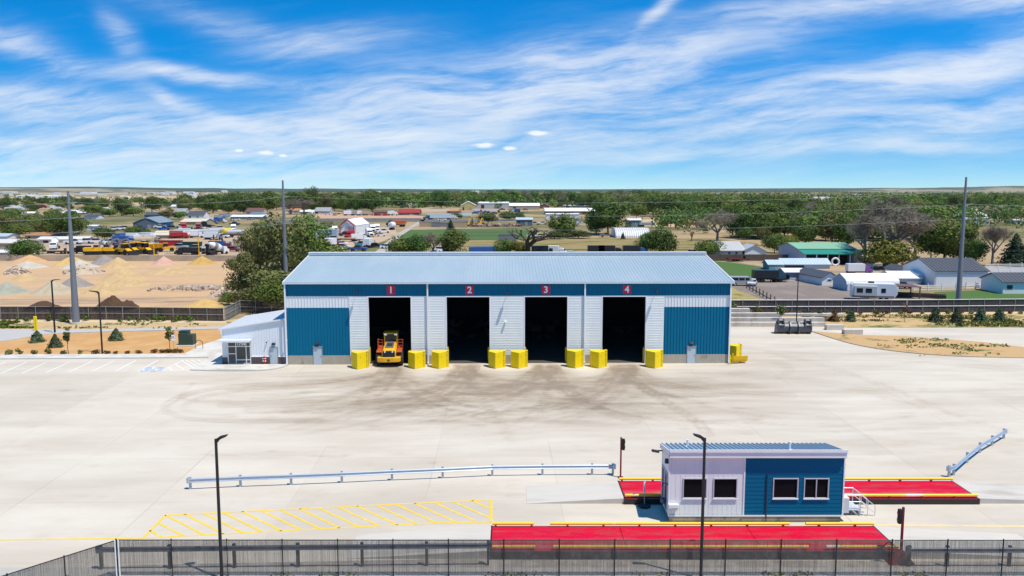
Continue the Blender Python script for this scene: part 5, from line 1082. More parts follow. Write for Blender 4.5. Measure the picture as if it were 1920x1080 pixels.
patch('sandy_lot', [(1205, 411), (1330, 413), (1332, 426), (1205, 425)], 0.0, mat('orange_dirt', (.52, .35, .21), .95, var=.12, scale=.1))
patch('gravel_lot', [(1366, 529), (1480, 522), (1570, 523), (1660, 545), (1760, 562), (1760, 584), (1366, 586)], 0.015, mat('brown_gravel', (.205, .165, .14), .95, var=.2, scale=.8, col2=(.26, .21, .18), c2scale=.1))
patch('weedy_verge', [(1366, 532), (1383, 545), (1460, 573), (1366, 577)], 0.025, grassy('dry_weeds', (.34, .27, .11), (.13, .14, .04), .5, .65, .15))
lawn = mat('lawn_green', (.058, .130, .018), .95, var=.3, scale=1.2, col2=(.075, .125, .025), c2scale=.15)
patch('lawn', [(1310, 488), (1370, 492), (1428, 501), (1475, 510), (1478, 523), (1440, 525), (1310, 528)], 0.02, lawn)
patch('lawn', [(1752, 548), (1900, 541), (2100, 556), (2100, 570), (1800, 572), (1768, 562)], 0.02, lawn)
patch('dirt_lot', [(1340, 484), (1480, 484), (1500, 494), (1700, 490), (1860, 500), (1920, 530), (1640, 546), (1480, 515), (1430, 501)], 0.005, mat('tan_lot', (.40, .29, .18), .95, var=.2, scale=.3, col2=(.28, .21, .13), c2scale=.06))
patch('access_road', [(690, 484), (742, 440), (792, 411), (800, 411), (752, 442), (715, 484)], 0.03, mat('pale_road', (.40, .36, .30), .95, var=.1))
patch('country_road', [(500, 412), (980, 411), (1000, 414), (780, 415.5), (500, 417)], 0.03, mat('asphalt_road', (.13, .125, .12), .95, var=.1))
for i, p in enumerate([[(-200, 371), (430, 367), (430, 371), (-200, 377)], [(164, 374.5), (232, 373), (236, 381.5), (164, 383)], [(236, 379.5), (346, 378.5), (346, 385), (236, 385.5)], [(-100, 360.5), (420, 360.2), (420, 364), (-100, 365)], [(1750, 385), (1890, 384.5), (1890, 396), (1750, 397)], [(780, 389), (840, 388.5), (845, 397), (775, 398)], [(0, 384), (60, 384), (70, 390), (0, 391)], [(1640, 355.6 + 2.8), (2100, 358.2), (2100, 360.4), (1640, 360.6)]]):
    patch('tan_field', p, 0.02, mat('tan_field_%d' % (i % 2), ((.47, .33, .20), (.40, .31, .20))[i % 2], .95, var=.15, scale=.02, stretch=(.4, 2, 1)))
PC = dict(orange=(.56, .335, .165), white=(.50, .45, .37), tan=(.52, .36, .18), green=(.33, .325, .255), greytan=(.44, .365, .25), grey=(.285, .245, .22), yellow=(.56, .365, .13), rubble=(.50, .39, .28), pink=(.56, .33, .255), mustard=(.50, .305, .085), brown=(.085, .045, .022), gold=(.55, .36, .12))
def pile(u, vt, vb, hw, col, label, lump=.06, seed=0, rocks=0, conc=1.0):
    f_ = G(u, vb); R = hw / PXM(f_.y); D_ = f_.y + R * .85; h = max(.6, ZH(vt, D_)); rng = np.random.default_rng(seed + int(abs(u) * 7)); n, k_ = 64, 18; vs = []; ph = rng.uniform(0, 6, 8); sd_ = int(abs(u)) + seed
    for j in range(k_ + 1):
        r_ = j / k_
        for i in range(n):
            a = 2 * PI * i / n; w_ = 1 + sum(.06 / (q_ + 1) * math.sin((q_ + 2) * a + ph[q_]) for q_ in range(5)); x, y = R * r_ * w_ * math.cos(a), R * r_ * w_ * math.sin(a)
            z = h * (1 - r_) ** conc if conc == 1 else h * (1 - r_ ** conc)
            z = h * (math.sqrt((1 - r_) ** 2 + .006) - .077) / .926 if conc == 1 else z
            z += lump * h * (fbm(np.array([x * .8 + 50]), np.array([y * .8 + 50]), sd_ % 97, 4)[0] - .45) * 2 * (1 - r_) ** .35
            vs.append((x, y, max(z, -.02) if j < k_ else -.03))
    fs = [(j * n + i, j * n + (i + 1) % n, (j + 1) * n + (i + 1) % n, (j + 1) * n + i) for j in range(k_) for i in range(n)]
    b = MB(); b.add(vs, fs); m = mat('pile_' + col, PC[col], .95, var=.16, scale=2.5, bump=.25, bscale=6, col2=tuple(c_ * .82 for c_ in PC[col]), cmix=(.45, .7), c2scale=.5)
    o = b.build('sand_pile' if col not in ('rubble', 'brown') else 'rubble_pile' if col == 'rubble' else 'soil_heap', m, None, smooth=True, loc=(f_.x, D_, .012)); tag(o, label, 'heap', 'heaps in the sand yard')
    if rocks:
        rb_ = MB(); rr = random.Random(sd_)
        for _ in range(rocks):
            a, r_ = rr.uniform(0, 6.28), math.sqrt(rr.random()) * .95; s_ = rr.uniform(.25, .8); rb_.obox((R * r_ * math.cos(a), R * r_ * math.sin(a), h * (1 - r_) * .97), (s_, s_ * .8, s_ * .5), a, rr.uniform(-.6, .6), rr.uniform(-.6, .6))
        ro_ = rb_.build('stones', mat('pale_stone', (.50, .40, .32), .9, var=.3, scale=1.5, col2=(.30, .22, .17), c2scale=1), o); ro_['kind'] = 'stuff'
for a in [(40, 478, 492.5, 34, 'orange', 'orange sand heap with a rounded top in front of the big bush'), (34, 489.5, 504, 36, 'white', 'whitish sand heap just in front of the orange one'), (20, 497, 515, 24, 'rubble', 'stony rubble heap in front of the whitish sand heap', .2, 1, 120), (33, 511.5, 527, 28, 'tan', 'low tan heap in front of the stony rubble heap'),
      (-8, 528, 553, 42, 'green', 'grey green gravel heap cut by the left edge of the view'), (80, 526, 553, 46, 'greytan', 'broad grey tan heap beside the grey green gravel heap'), (127, 515.5, 539.5, 33, 'grey', 'dark grey gravel heap behind the big steel pole'), (120, 479.5, 498, 34, 'yellow', 'yellow tan heap close to the board fence behind the pole'),
      (134, 487, 504, 36, 'white', 'pale grey heap behind the big steel pole'), (140, 495, 515, 40, 'rubble', 'pinkish rubble heap right of the big steel pole', .15, 3, 60), (184, 477.5, 497.5, 30, 'grey', 'brownish grey gravel heap against the board fence'), (208, 482, 504, 34, 'tan', 'smooth tan heap overlapping the brownish grey gravel heap'),
      (213, 501, 528, 44, 'tan', 'wide tan heap with stones along its top'), (178, 527, 553, 46, 'tan', 'largest pale tan heap just right of the big steel pole'), (226, 516, 538, 38, 'tan', 'low smooth tan heap behind the largest pale one'), (299, 480.5, 497.5, 24, 'pink', 'pink gravel heap standing alone before the board fence'),
      (370, 479.5, 496.5, 30, 'mustard', 'mustard brown heap before the board fence'), (64, 562, 583, 34, 'brown', 'dark brown soil heap behind the fence near the thin light pole', .25), (199, 555, 583, 44, 'brown', 'big lumpy dark brown soil heap behind the fence', .6), (372, 560, 578, 42, 'yellow', 'low yellow sand heap behind the fence by the trees', .2), (305, 500, 516, 55, 'tan', 'very low pale spread of sand in the open yard', .3, 5)]: pile(*a)
pile(418, 532, 556, 36, 'rubble', 'heap of broken brown rubble under the left trees', .3, 9, 160); pile(425, 548, 567, 26, 'brown', 'dark soil heap at the foot of the left trees', .2, 2)
rs = MB(); rr = random.Random(4); o0 = G(360, 542)
for _ in range(75): s_ = rr.uniform(.4, 1.3); rs.obox((rr.gauss(0, 3.2), rr.gauss(0, 1.6), s_ * .2), (s_, s_ * .7, s_ * .5), rr.uniform(0, 3), rr.uniform(-.4, .4), rr.uniform(-.4, .4))
tag(rs.build('rubble', MATS['pale_stone'], None, loc=o0), 'scatter of whitish broken concrete lying in the sand yard', 'rubble', kind='stuff')
# ------------------------------------------------------------------ fences and walls behind
def panel_fence(p0, p1, h, m, label, post_m, gap=3.0, th=.12, name='board_fence', rails=None):
    a, c_ = Vector((p0[0], p0[1], 0)), Vector((p1[0], p1[1], 0)); d = c_ - a; L = d.length; rz = math.atan2(d.y, d.x); t = thing(name, a, label, 'fence', rz); n = max(1, round(L / gap))
    if rails is None:
        b = MB()
        for i in range(n): b.box(L * i / n + .04, L * (i + 1) / n - .04, -th / 2, th / 2, 0, h + random.uniform(-.06, .06))
        b.build('board_panel', m, t)
    else:
        b = MB()
        for z in rails: b.box(0, L, -.03, .03, z - .09, z + .09)
        b.build('rail', m, t)
    b = MB()
    for i in range(n + 1):
        b2 = MB(); b2.box(L * i / n - .07, L * i / n + .07, -.1, .1, 0, h + .1); b2.build('post', post_m, t) if n < 60 else None
    return t
bw_ = mat('weathered_boards', (.50, .39, .255), .9, var=.3, scale=.35, col2=(.40, .33, .25), cmix=(.4, .6), c2scale=.15); bwd = mat('dark_boards', (.12, .085, .065), .9, var=.25)
panel_fence(G(-120, 489.3), G(452, 489.8), ZH(478.5, G(200, 489.5).y), bw_, 'long weathered board fence between the sand yard and the yellow machines', bw_, 6.0)
panel_fence(G(1325, 489), G(1484, 489), 1.9, bwd, 'dark brown board fence behind the grey roofed house and the trailers', bwd, 4)
wv = mat('white_vinyl', (.80, .80, .80), .5, var=.03)
panel_fence(G(1713, 546), G(1792, 545), 1.45, wv, 'white rail fence on the left of the steel pole before the white garage', wv, 3.4, rails=(.35, .75, 1.15)); panel_fence(G(1811, 543), G(1864, 539.5), 1.45, wv, 'white rail fence between the steel pole and the small white house', wv, 3.4, rails=(.35, .75, 1.15))
panel_fence(G(1848, 505), G(1960, 504), 1.6, wv, 'white rail fence behind the white garage at the tree line', wv, 3.4, rails=(.4, .85, 1.3)); panel_fence(G(1850, 519), G(1960, 520), 2.1, wv, 'solid white panel fence right of the white garage', wv, 3.0)
panel_fence(G(1000, 474), G(1420, 474), 1.3, bwd, 'line of dark stakes and wire across the dry field', bwd, 9, rails=(.6, 1.1)); panel_fence(G(1400, 540), G(1452, 570), 1.3, bwd, 'line of stakes between the weedy verge and the gravel lot', bwd, 3, rails=(.5,))
panel_fence(G(585, 414.5), G(790, 413.5), 1.7, mat('grey_boards', (.33, .29, .25), .9, var=.2), 'grey fence along the road behind the red trimmed tent', bwd, 10)
# ------------------------------------------------------------------ buildings behind
MW = dict(white=(.76, .76, .76), offwhite=(.66, .63, .57), lblue=(.40, .50, .56), grey=(.30, .31, .32), dgrey=(.085, .088, .098), slate=(.13, .155, .18), tan=(.42, .34, .22), yellow=(.50, .40, .16), brown=(.16, .085, .065), red=(.34, .035, .03), rblue=(.46, .55, .62), green=(.23, .43, .27), green2=(.03, .24, .17), bluegrey=(.20, .25, .30), orange=(.45, .22, .09), lav=(.42, .43, .50), dark=(.03, .03, .035), pink=(.55, .42, .36), cream=(.62, .56, .44), lgrey=(.46, .46, .46))
mc = lambda c_, r=.6: mat('paint_' + c_, MW[c_], r, var=.08, scale=.4)
def building(label, u0, u1, vb, ve, vr, depth, wall, roof, axis='x', yaw=0.0, over=.35, feats=(), name='shed', cat='shed', group=None, flat=False):
    p0, p1 = G(u0, vb), G(u1, vb); Wd = p1.x - p0.x; t = thing(name, p0, label, cat, math.radians(yaw), group); ze = max(1.2, ZH(ve, p0.y)); b = MB()
    if axis == 'x':
        zr = max(ze + .25, ZH(vr, p0.y + depth / 2)); b.extx([(0, 0), (depth, 0), (depth, ze), (depth / 2, zr - .05), (0, ze)], 0, Wd); b.build('wall', mc(wall), t)
        b = MB(); k_ = (zr - ze) / (depth / 2); b.extx([(-over, ze - over * k_ + .02), (depth / 2, zr), (depth + over, ze - over * k_ + .02), (depth + over, ze - over * k_ + .16), (depth / 2, zr + .15), (-over, ze - over * k_ + .16)], -over, Wd + over)
        if Wd < 40:
            for i in range(int(Wd / .8)): x = .4 + i * .8; b.add([(x, -over, ze - over * k_ + .16), (x + .06, -over, ze - over * k_ + .16), (x + .06, -over, ze - over * k_ + .22), (x, -over, ze - over * k_ + .22), (x, depth / 2, zr + .15), (x + .06, depth / 2, zr + .15), (x + .06, depth / 2, zr + .21), (x, depth / 2, zr + .21)], [(0, 3, 7, 4), (3, 2, 6, 7), (2, 1, 5, 6)])
        b.build('roof', mc(roof, .5), t)
    else:
        zr = max(ze + .3, ZH(vr, p0.y)); b.exty([(0, 0), (Wd, 0), (Wd, ze), (Wd / 2, zr - .05), (0, ze)], 0, depth); b.build('wall', mc(wall), t)
        b = MB(); k_ = (zr - ze) / (Wd / 2); b.exty([(-over, ze - over * k_ + .02), (Wd / 2, zr), (Wd + over, ze - over * k_ + .02), (Wd + over, ze - over * k_ + .16), (Wd / 2, zr + .15), (-over, ze - over * k_ + .16)], -over, depth + over); b.build('roof', mc(roof, .5), t)
    for f in feats:
        kd, a, c_, z0, z1, col = f; x0, x1 = Wd * a, Wd * c_; b = MB(); b.box(x0, x1, -.06, .02, ze * z0 + .02, ze * z1); o = b.build(kd, mc(col), t)
        if kd in ('window', 'door', 'garage_door'): b = MB(); e_ = .09; b.box(x0 - e_, x0, -.08, .0, ze * z0 + .02, ze * z1 + e_); b.box(x1, x1 + e_, -.08, .0, ze * z0 + .02, ze * z1 + e_); b.box(x0, x1, -.08, .0, ze * z1, ze * z1 + e_); b.build('frame', mc('white'), o)
    return t
# near right properties
p0 = G(1508, 497); p1 = G(1612, 496); Wd = p1.x - p0.x; t = thing('barn', p0, 'big barn with a two pitch green roof and open dark front', 'barn'); zE = ZH(476.5, p0.y); zB = ZH(467.5, p0.y + 5); zR = ZH(455.5, p0.y + 14); zBk = zE + .6
b = MB(); b.extx([(5, 0), (23, 0), (23, zBk), (14, zR - .05), (5, zB - .05)], 0, Wd); b.extx([(0, 0), (5, 0), (5, zB - .1), (0, zE - .1)], 0, .25); b.box(Wd - 2.2, Wd, .6, 5, 0, zE - .2); b.build('wall', mc('lav'), t)
b = MB(); b.extx([(5, zB + .02), (14, zR), (23.4, zBk), (23.4, zBk + .15), (14, zR + .16), (4.8, zB + .15)], -.3, Wd + .3); b.build('roof', mc('green', .5), t); b = MB(); b.extx([(-.4, zE - .1), (5, zB - .12), (5, zB), (-.4, zE + .05)], -.3, Wd + 1.2); b.build('porch_roof', mc('green2', .5), t)
for i in range(6): b = MB(); x = .3 + i * (Wd - .6) / 5; b.box(x - .12, x + .12, .05, .3, 0, zE - .15); b.build('post', mc('white'), t)
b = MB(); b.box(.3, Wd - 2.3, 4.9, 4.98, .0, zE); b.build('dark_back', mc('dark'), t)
tag(MB().tube([(1.0 * math.cos(a), 0, 1.15 + 1.0 * math.sin(a)) for a in np.linspace(0, 2 * PI, 19)], .26, 8).build('white_ring', wv, None, loc=G(1566, 498.5)), 'white ring shaped ornament standing in front of the dark barn front', 'ornament')
building('long pale blue roofed shed in front of the green roofed barn', 1468, 1556, 504, 495.5, 485, 6, 'lblue', 'rblue', feats=[('opening', .03, .45, .0, .75, 'dark')])
building('small pale blue roofed shed with white front panel left of the long one', 1441, 1467, 506, 496, 488, 5, 'bluegrey', 'rblue', feats=[('door', .06, .95, 0, .55, 'white')])
building('small grey shed with bright white roof beside the dark trailer', 1472, 1508, 526, 510.5, 503.5, 5, 'bluegrey', 'white', feats=[('opening', .15, .95, 0, .35, 'white')])
building('low house with dark shingle roof and one small window', 1541, 1572, 535.5, 520, 511, 11, 'white', 'dgrey', 'y', 9, feats=[('window', .35, .6, .55, .75, 'dark')])
# rounded white carport
p0, p1 = G(1588, 546), G(1675, 543); Wd = p1.x - p0.x; t = thing('carport', p0, 'white steel carport with rounded eaves behind the travel trailer', 'carport', math.radians(2)); zE = ZH(527, p0.y); zR = ZH(513, p0.y + 3.5); pr = [(0, 0), (0, zE - .6), (.15, zE - .1), (.6, zE + .25), (3.5, zR), (6.4, zE + .25), (6.85, zE - .1), (7, zE - .6), (7, 0)]
b = MB(); b.extx(pr, -.02, Wd); b.build('wall', mc('lblue'), t); b = MB(); b.extx([(-.06, zE - .7), (.1, zE - .05), (.55, zE + .32), (3.5, zR + .1), (6.45, zE + .32), (6.9, zE - .05), (7.06, zE - .7), (6.95, zE - .7), (6.8, zE - .15), (3.5, zR), (.2, zE - .15), (.05, zE - .7)], -.15, Wd + .15); b.build('roof', mc('white', .5), t)
b = MB()
for i in range(8): b.box(.05, Wd - .05, -.08, -.01, .1 + i * (zE - .9) / 8, (i + .85) * (zE - .9) / 8 + .1)
b.build('siding', mc('white'), t)
building('white shed with grey front wall between the carport and the white garage', 1678, 1727, 533, 522, 509, 9, 'lblue', 'white', feats=[('opening', .45, .98, 0, .5, 'white')]); building('small white annex with flat white roof beside the white garage', 1722, 1738, 532, 516, 508, 7, 'white', 'white')
building('large white garage with dark shingle roof and double white doors', 1752, 1851, 537, 508.5, 484.5, 15, 'white', 'dgrey', feats=[('garage_door', .03, .42, 0, .78, 'white'), ('garage_door', .50, .92, 0, .78, 'white'), ('window', .455, .475, .6, .75, 'dark')], name='garage', cat='garage'); building('low dark roofed house joined to the left of the white garage', 1690, 1716, 521, 508, 501, 9, 'white', 'dgrey', 'y', name='house', cat='house')
building('small white house with dark roof cut by the right edge of the view', 1880, 1990, 551, 529, 512, 8, 'white', 'dgrey', feats=[('window', .06, .16, .40, .75, 'dark'), ('door', .40, .5, 0, .7, 'dark')], name='house', cat='house')
building('grey roofed single storey house with a light gable end', 1352, 1396, 481, 470, 453, 16, 'lgrey', 'lgrey', 'x', 0, feats=[('window', .3, .4, .4, .8, 'dark'), ('window', .6, .7, .4, .8, 'dark')], name='house', cat='house'); building('white gabled garage wing on the right of the grey roofed house', 1392, 1436, 481, 471, 460, 8, 'white', 'lav', 'y', name='house', cat='house')
# quonset
p0, p1 = G(1155, 446), G(1220, 446); Wd = p1.x - p0.x; t = thing('metal_hut', p0, 'white ribbed round topped metal hut at the edge of the dry field', 'hut'); Rq = 9.0; hq = ZH(427, p0.y + Rq); b = MB(); b.extx([(Rq - Rq * math.cos(a), hq * math.sin(a)) for a in np.linspace(0, PI, 15)], 0, Wd); b.build('shell', mc('white'), t); b = MB()
for i in range(16): x = Wd * (i + .5) / 16; b.extx([(Rq - (Rq + .15) * math.cos(a), (hq + .15) * math.sin(a)) for a in np.linspace(0, PI, 15)], x - .2, x + .2)
b.build('rib', mc('lgrey'), t)
# tent with red trim
p0, p1 = G(638, 441), G(668, 440); Wd = p1.x - p0.x; t = building('white fabric tent garage outlined in red trim', 638, 668, 441, 423, 411.5, 26, 'white', 'white', 'y', -4, .1, [('door', .28, .72, 0, .85, 'lgrey')], 'tent', 'tent'); zE = ZH(423, p0.y); zR = ZH(411.5, p0.y); b = MB()
for a, c_ in (((0, 0, 0), (0, 0, zE)), ((0, 0, zE), (Wd / 2, 0, zR)), ((Wd / 2, 0, zR), (Wd, 0, zE)), ((Wd, 0, zE), (Wd, 0, 0))): b.cyl((a[0], -.45, a[2]), (c_[0], -.45, c_[2]), .28, .28, 6)
b.build('trim', mc('red'), t)
BL = [('blue grey workshop with a low gable in the equipment yard', 250, 297, 428, 418, 408, 24, 'slate', 'bluegrey', 'y', 4), ('small dark blue house behind the blue grey workshop', 271, 302, 409, 403, 398, 12, 'bluegrey', 'dgrey', 'x', 0), ('grey green roofed house behind the workshop', 325, 347, 404, 398, 391, 12, 'lgrey', 'grey', 'x', 0), ('white house with dark roof in front of the tall green trees', 351, 382, 409, 403, 396, 12, 'white', 'dgrey', 'x', 0), ('small blue gabled house left of the brown roofed row', 404, 427, 409, 405, 401, 10, 'white', 'slate', 'y', 0),
  ('long pale roofed shop with tan front in the equipment yard', 338, 384, 422, 416, 410, 16, 'tan', 'cream', 'x', 0), ('long low beige roofed building behind the red container', 285, 352, 447, 441, 433, 12, 'tan', 'cream', 'x', 0), ('row of pale open garages behind the white vans', 70, 160, 456, 449, 444, 8, 'cream', 'offwhite', 'x', 4), ('orange and grey roofed house behind the garage row', 47, 92, 447, 443, 436, 14, 'grey', 'orange', 'x', 0), ('pale tan shed beside the big bush', -30, 31, 467, 456, 449, 14, 'tan', 'offwhite', 'x', 0),
  ('white long roofed shed cut by the left edge of the view', -60, 33, 481, 476, 471, 9, 'tan', 'white', 'x', 0), ('grey roofed shed at the left edge before the tan one', -40, 12, 449, 444, 438, 10, 'white', 'lblue', 'x', 0), ('bright white roofed building left of the big steel pole', 22, 58, 408, 404, 397, 14, 'grey', 'white', 'x', 0), ('long white roofed building right behind the big steel pole', 117, 160, 402, 399, 394, 14, 'grey', 'white', 'x', 0), ('dark roofed house with white gable right of the steel pole', 158, 180, 411, 407, 402, 12, 'white', 'dgrey', 'x', 0), ('pale house half hidden by trees right of the steel pole', 188, 200, 400, 395, 389, 10, 'white', 'lgrey', 'y', 0),
  ('white box trailer house beyond the equipment yard', 163, 181, 432, 424, 422, 6, 'white', 'white', 'x', 0), ('small white house beyond the trees of the equipment yard', 320, 334, 390, 387, 384, 12, 'white', 'white', 'x', 0), ('brown roofed house above the parked trailers', 460, 492, 402, 397, 390, 16, 'pink', 'brown', 'x', 0), ('white roofed shed below the brown roofed house', 432, 500, 411, 406.5, 403, 12, 'tan', 'white', 'x', 0),
  ('dark shingled house beyond the orange lot', 590, 618, 401, 396, 389, 16, 'lgrey', 'grey', 'x', 0), ('low white and grey building in front of the dark shingled house', 562, 596, 401, 397, 394, 10, 'lblue', 'white', 'x', 0), ('red roofed building left of the low white one', 540, 563, 400, 395, 391, 10, 'pink', 'orange', 'x', 0), ('dark red barn behind the orange lot', 701, 725, 404.5, 398, 395, 14, 'red', 'brown', 'x', 0), ('long bright red roofed barn behind the orange lot', 746, 786, 403.5, 399, 392, 18, 'brown', 'red', 'x', 0),
  ('mustard yellow hall with white gabled roof', 864, 893, 394.5, 385.5, 378, 40, 'yellow', 'white', 'y', 3), ('long white row of units right of the yellow hall', 895, 954, 391, 381, 378.5, 12, 'lgrey', 'white', 'x', 0), ('orange container like shed in front of the yellow hall', 838, 864, 399.5, 396, 395, 5, 'orange', 'orange', 'x', 0), ('tan hall with white roof beside the long white roofed one', 955, 1012, 393, 386, 381, 30, 'tan', 'white', 'x', 0), ('brown gabled hall behind the long white roof', 1010, 1030, 391, 386, 382, 24, 'brown', 'white', 'y', 0),
  ('very long white roofed building with brown wall', 1022, 1120, 402, 396, 390, 18, 'brown', 'white', 'x', 0), ('low bright white building in front of the long brown walled one', 1024, 1085, 412, 401.5, 400, 8, 'white', 'white', 'x', 0), ('pale blue grey building behind the dead tree', 968, 998, 423, 412, 408, 8, 'slate', 'lblue', 'x', 0), ('small white house between two big green trees', 1080, 1090, 421, 414, 408, 8, 'white', 'lblue', 'y', 0), ('row of pale greys sheds beyond the long white roof', 1054, 1116, 389.5, 386, 384.5, 12, 'lgrey', 'lgrey', 'x', 0),
  ('white roofed store left of the sand lot', 1176, 1202, 425, 413, 410, 8, 'bluegrey', 'white', 'x', 0), ('white roofed long building behind the right steel pole', 1757, 1853, 412, 405, 398, 22, 'white', 'white', 'x', 0), ('white box building in front of the long white roofed one', 1806, 1855, 421, 409.5, 408, 7, 'white', 'white', 'x', 0), ('brown roofed house at the far right among trees', 1856, 1904, 408, 401, 388.5, 20, 'tan', 'brown', 'x', 0), ('white low wall building at the far right edge', 1902, 1950, 420, 413, 411, 8, 'white', 'white', 'x', 0),
  ('red brown roofed house deep in the right trees', 1753, 1776, 386, 382, 376.5, 16, 'tan', 'brown', 'x', 0), ('white house deep in the trees above the green barn', 1528, 1560, 380.5, 374.5, 369, 20, 'white', 'lgrey', 'x', 0), ('pale sheds half hidden right of the bare grey tree', 1422, 1440, 402, 397, 395, 12, 'lgrey', 'white', 'x', 0), ('white cabin right of the bare grey tree', 1423, 1440, 416, 408, 406.5, 5, 'white', 'white', 'x', 0), ('grey roofed building behind the big bare tree', 1600, 1660, 490, 482, 474, 10, 'lgrey', 'grey', 'x', 0), ('blue grey small shed under the yellow green tree', 1615, 1637, 505, 494, 490, 4, 'lblue', 'brown', 'x', 0)]
for l, u0, u1, vb, ve, vr, d, w_, r_, ax, yw in BL:
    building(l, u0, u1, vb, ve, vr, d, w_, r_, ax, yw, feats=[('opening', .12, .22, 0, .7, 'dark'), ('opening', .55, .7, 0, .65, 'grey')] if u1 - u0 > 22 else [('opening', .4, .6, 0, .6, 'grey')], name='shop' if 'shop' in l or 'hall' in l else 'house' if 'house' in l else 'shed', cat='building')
FB = [(0, 22, 363, 359), (30, 60, 371.5, 366.5), (72, 116, 372, 367), (155, 187, 357.6, 354.3), (60, 96, 362, 359.5), (150, 172, 363.5, 360), (178, 205, 362, 358.5), (206, 236, 360.5, 357), (240, 262, 360, 357.6), (268, 290, 363.5, 361), (300, 306, 364.5, 361), (318, 326, 364, 361.5), (384, 400, 358.8, 356.8), (415, 424, 360.5, 357.5), (470, 476, 358.5, 356.6), (104, 128, 357.8, 355.2), (688, 712, 362.5, 359), (882, 898, 361, 358), (1342, 1350, 364.5, 362.5), (1510, 1516, 366, 363.5), (1160, 1168, 375, 371), (1194, 1204, 376.5, 372), (1352, 1366, 394, 390.5), (1840, 1850, 393, 390)] + [(308, 324, 362.5, 359.7), (420, 441, 370.0, 368.3), (228, 240, 370.5, 367.9), (70, 90, 360.3, 357.4), (184, 196, 367.0, 365.4), (100, 110, 364.9, 361.8), (382, 389, 364.6, 362.8), (306, 315, 365.5, 363.8), (436, 447, 358.7, 355.5), (74, 88, 372.0, 369.9), (91, 102, 366.9, 365.0), (343, 360, 361.6, 359.6), (174, 183, 365.0, 363.0), (159, 164, 363.2, 360.7), (352, 366, 363.8, 361.6), (146, 161, 366.0, 364.1), (231, 237, 369.5, 367.4), (1, 17, 373.2, 370.3), (-1, 17, 367.1, 364.9), (286, 305, 371.6, 369.9), (82, 93, 368.2, 366.4), (115, 134, 372.9, 370.8), (171, 184, 372.3, 369.5), (45, 61, 367.7, 364.7), (8, 15, 365.3, 363.3), (252, 261, 368.0, 365.9), (349, 363, 367.0, 364.3), (146, 153, 361.3, 358.7), (359, 379, 369.2, 367.4), (14, 36, 359.8, 356.8), (6, 22, 362.3, 359.3), (223, 232, 368.6, 366.9), (316, 336, 359.1, 357.0), (96, 105, 360.6, 358.0), (1603, 1616, 369.4, 365.0), (1240, 1251, 393.0, 389.3), (1815, 1830, 393.3, 388.7), (1679, 1691, 388.0, 383.4), (1478, 1487, 381.0, 377.3), (1724, 1741, 396.7, 390.9), (1526, 1540, 371.8, 367.7), (1741, 1753, 393.8, 390.2), (1544, 1561, 388.2, 384.7), (1493, 1511, 377.6, 372.5), (1677, 1695, 374.5, 369.2), (1528, 1544, 386.8, 381.2), (1665, 1676, 383.5, 379.3), (1460, 1480, 380.8, 376.1), (1869, 1881, 391.5, 387.4), (1533, 1553, 389.6, 385.1), (1356, 1374, 393.8, 389.3), (1553, 1568, 396.6, 392.8)]
for i, (u0, u1, vb, ve) in enumerate(FB):
    p0, p1 = G(u0, vb), G(u1, vb); h = max(3, min(ZH(ve, p0.y), 40)); w_ = p1.x - p0.x; b = MB(); d = min(w_, 60); b.extx([(0, 0), (d, 0), (d, h), (d / 2, h * 1.12), (0, h)], 0, w_); b.box(w_ * .1, w_ * .3, -.3, 0, 0, h * .6)
    o = b.build('far_building', mc('white' if i % 3 else 'offwhite'), None, loc=p0); tag(o, 'tiny pale building among the far fields near the horizon', 'building', 'tiny far buildings')
# ------------------------------------------------------------------ vehicles and machines behind
VC = dict(white=(.78, .78, .78), silver=(.42, .43, .45), red=(.45, .02, .025), dred=(.20, .03, .03), blue=(.03, .10, .32), black=(.015, .015, .017), yellow=(.86, .44, .004), lemon=(.78, .62, .02), green=(.02, .075, .045), lblue=(.34, .47, .56), tan=(.48, .36, .22), grey=(.22, .22, .23), orange=(.60, .12, .03), brown=(.12, .055, .035), teal=(.05, .25, .35), purple=(.25, .10, .35))
vm_ = lambda c_: mat('vehicle_' + c_, VC[c_], .35, var=.05, spec=.5)
wheelm = mat('far_tyre', (.02, .02, .02), .9); vglass = glass('vehicle_glass', (.015, .018, .022), .1)
def wheels(b, xs, w, r, mi): 
    for x in xs:
        for y in (-w / 2 + .12, w / 2 - .12): b.cyl((x, y - .13, r), (x, y + .13, r), r, r, 10, mi)
def finish(b, name, mats, u, v, rz, label, cat, s=1.0, group=None):
    o = b.build(name, mats, None, loc=G(u, v), rz=math.radians(rz)); o.scale = (s,) * 3; return tag(o, label, cat, group)
def car_body(b, prof, w, mi, inset=.0): # (x, z) outline extruded across y
    b.exty(prof, -w / 2 + inset, w / 2 - inset, mi)
def v_pickup(u, v, rz, c_, l, s=1.0):
    b = MB(); car_body(b, [(-2.7, .45), (2.7, .45), (2.75, .85), (2.6, 1.05), (1.3, 1.12), (-2.7, 1.12)], 1.95, 0); car_body(b, [(-.9, 1.12), (1.35, 1.12), (.6, 1.78), (-.8, 1.78)], 1.8, 1, .02); car_body(b, [(-.75, 1.74), (.55, 1.74), (.45, 1.84), (-.7, 1.84)], 1.75, 0)
    wheels(b, (-1.7, 1.75), 1.95, .4, 2); finish(b, 'pickup_truck', [vm_(c_), vglass, wheelm], u, v, rz, l, 'pickup', s)
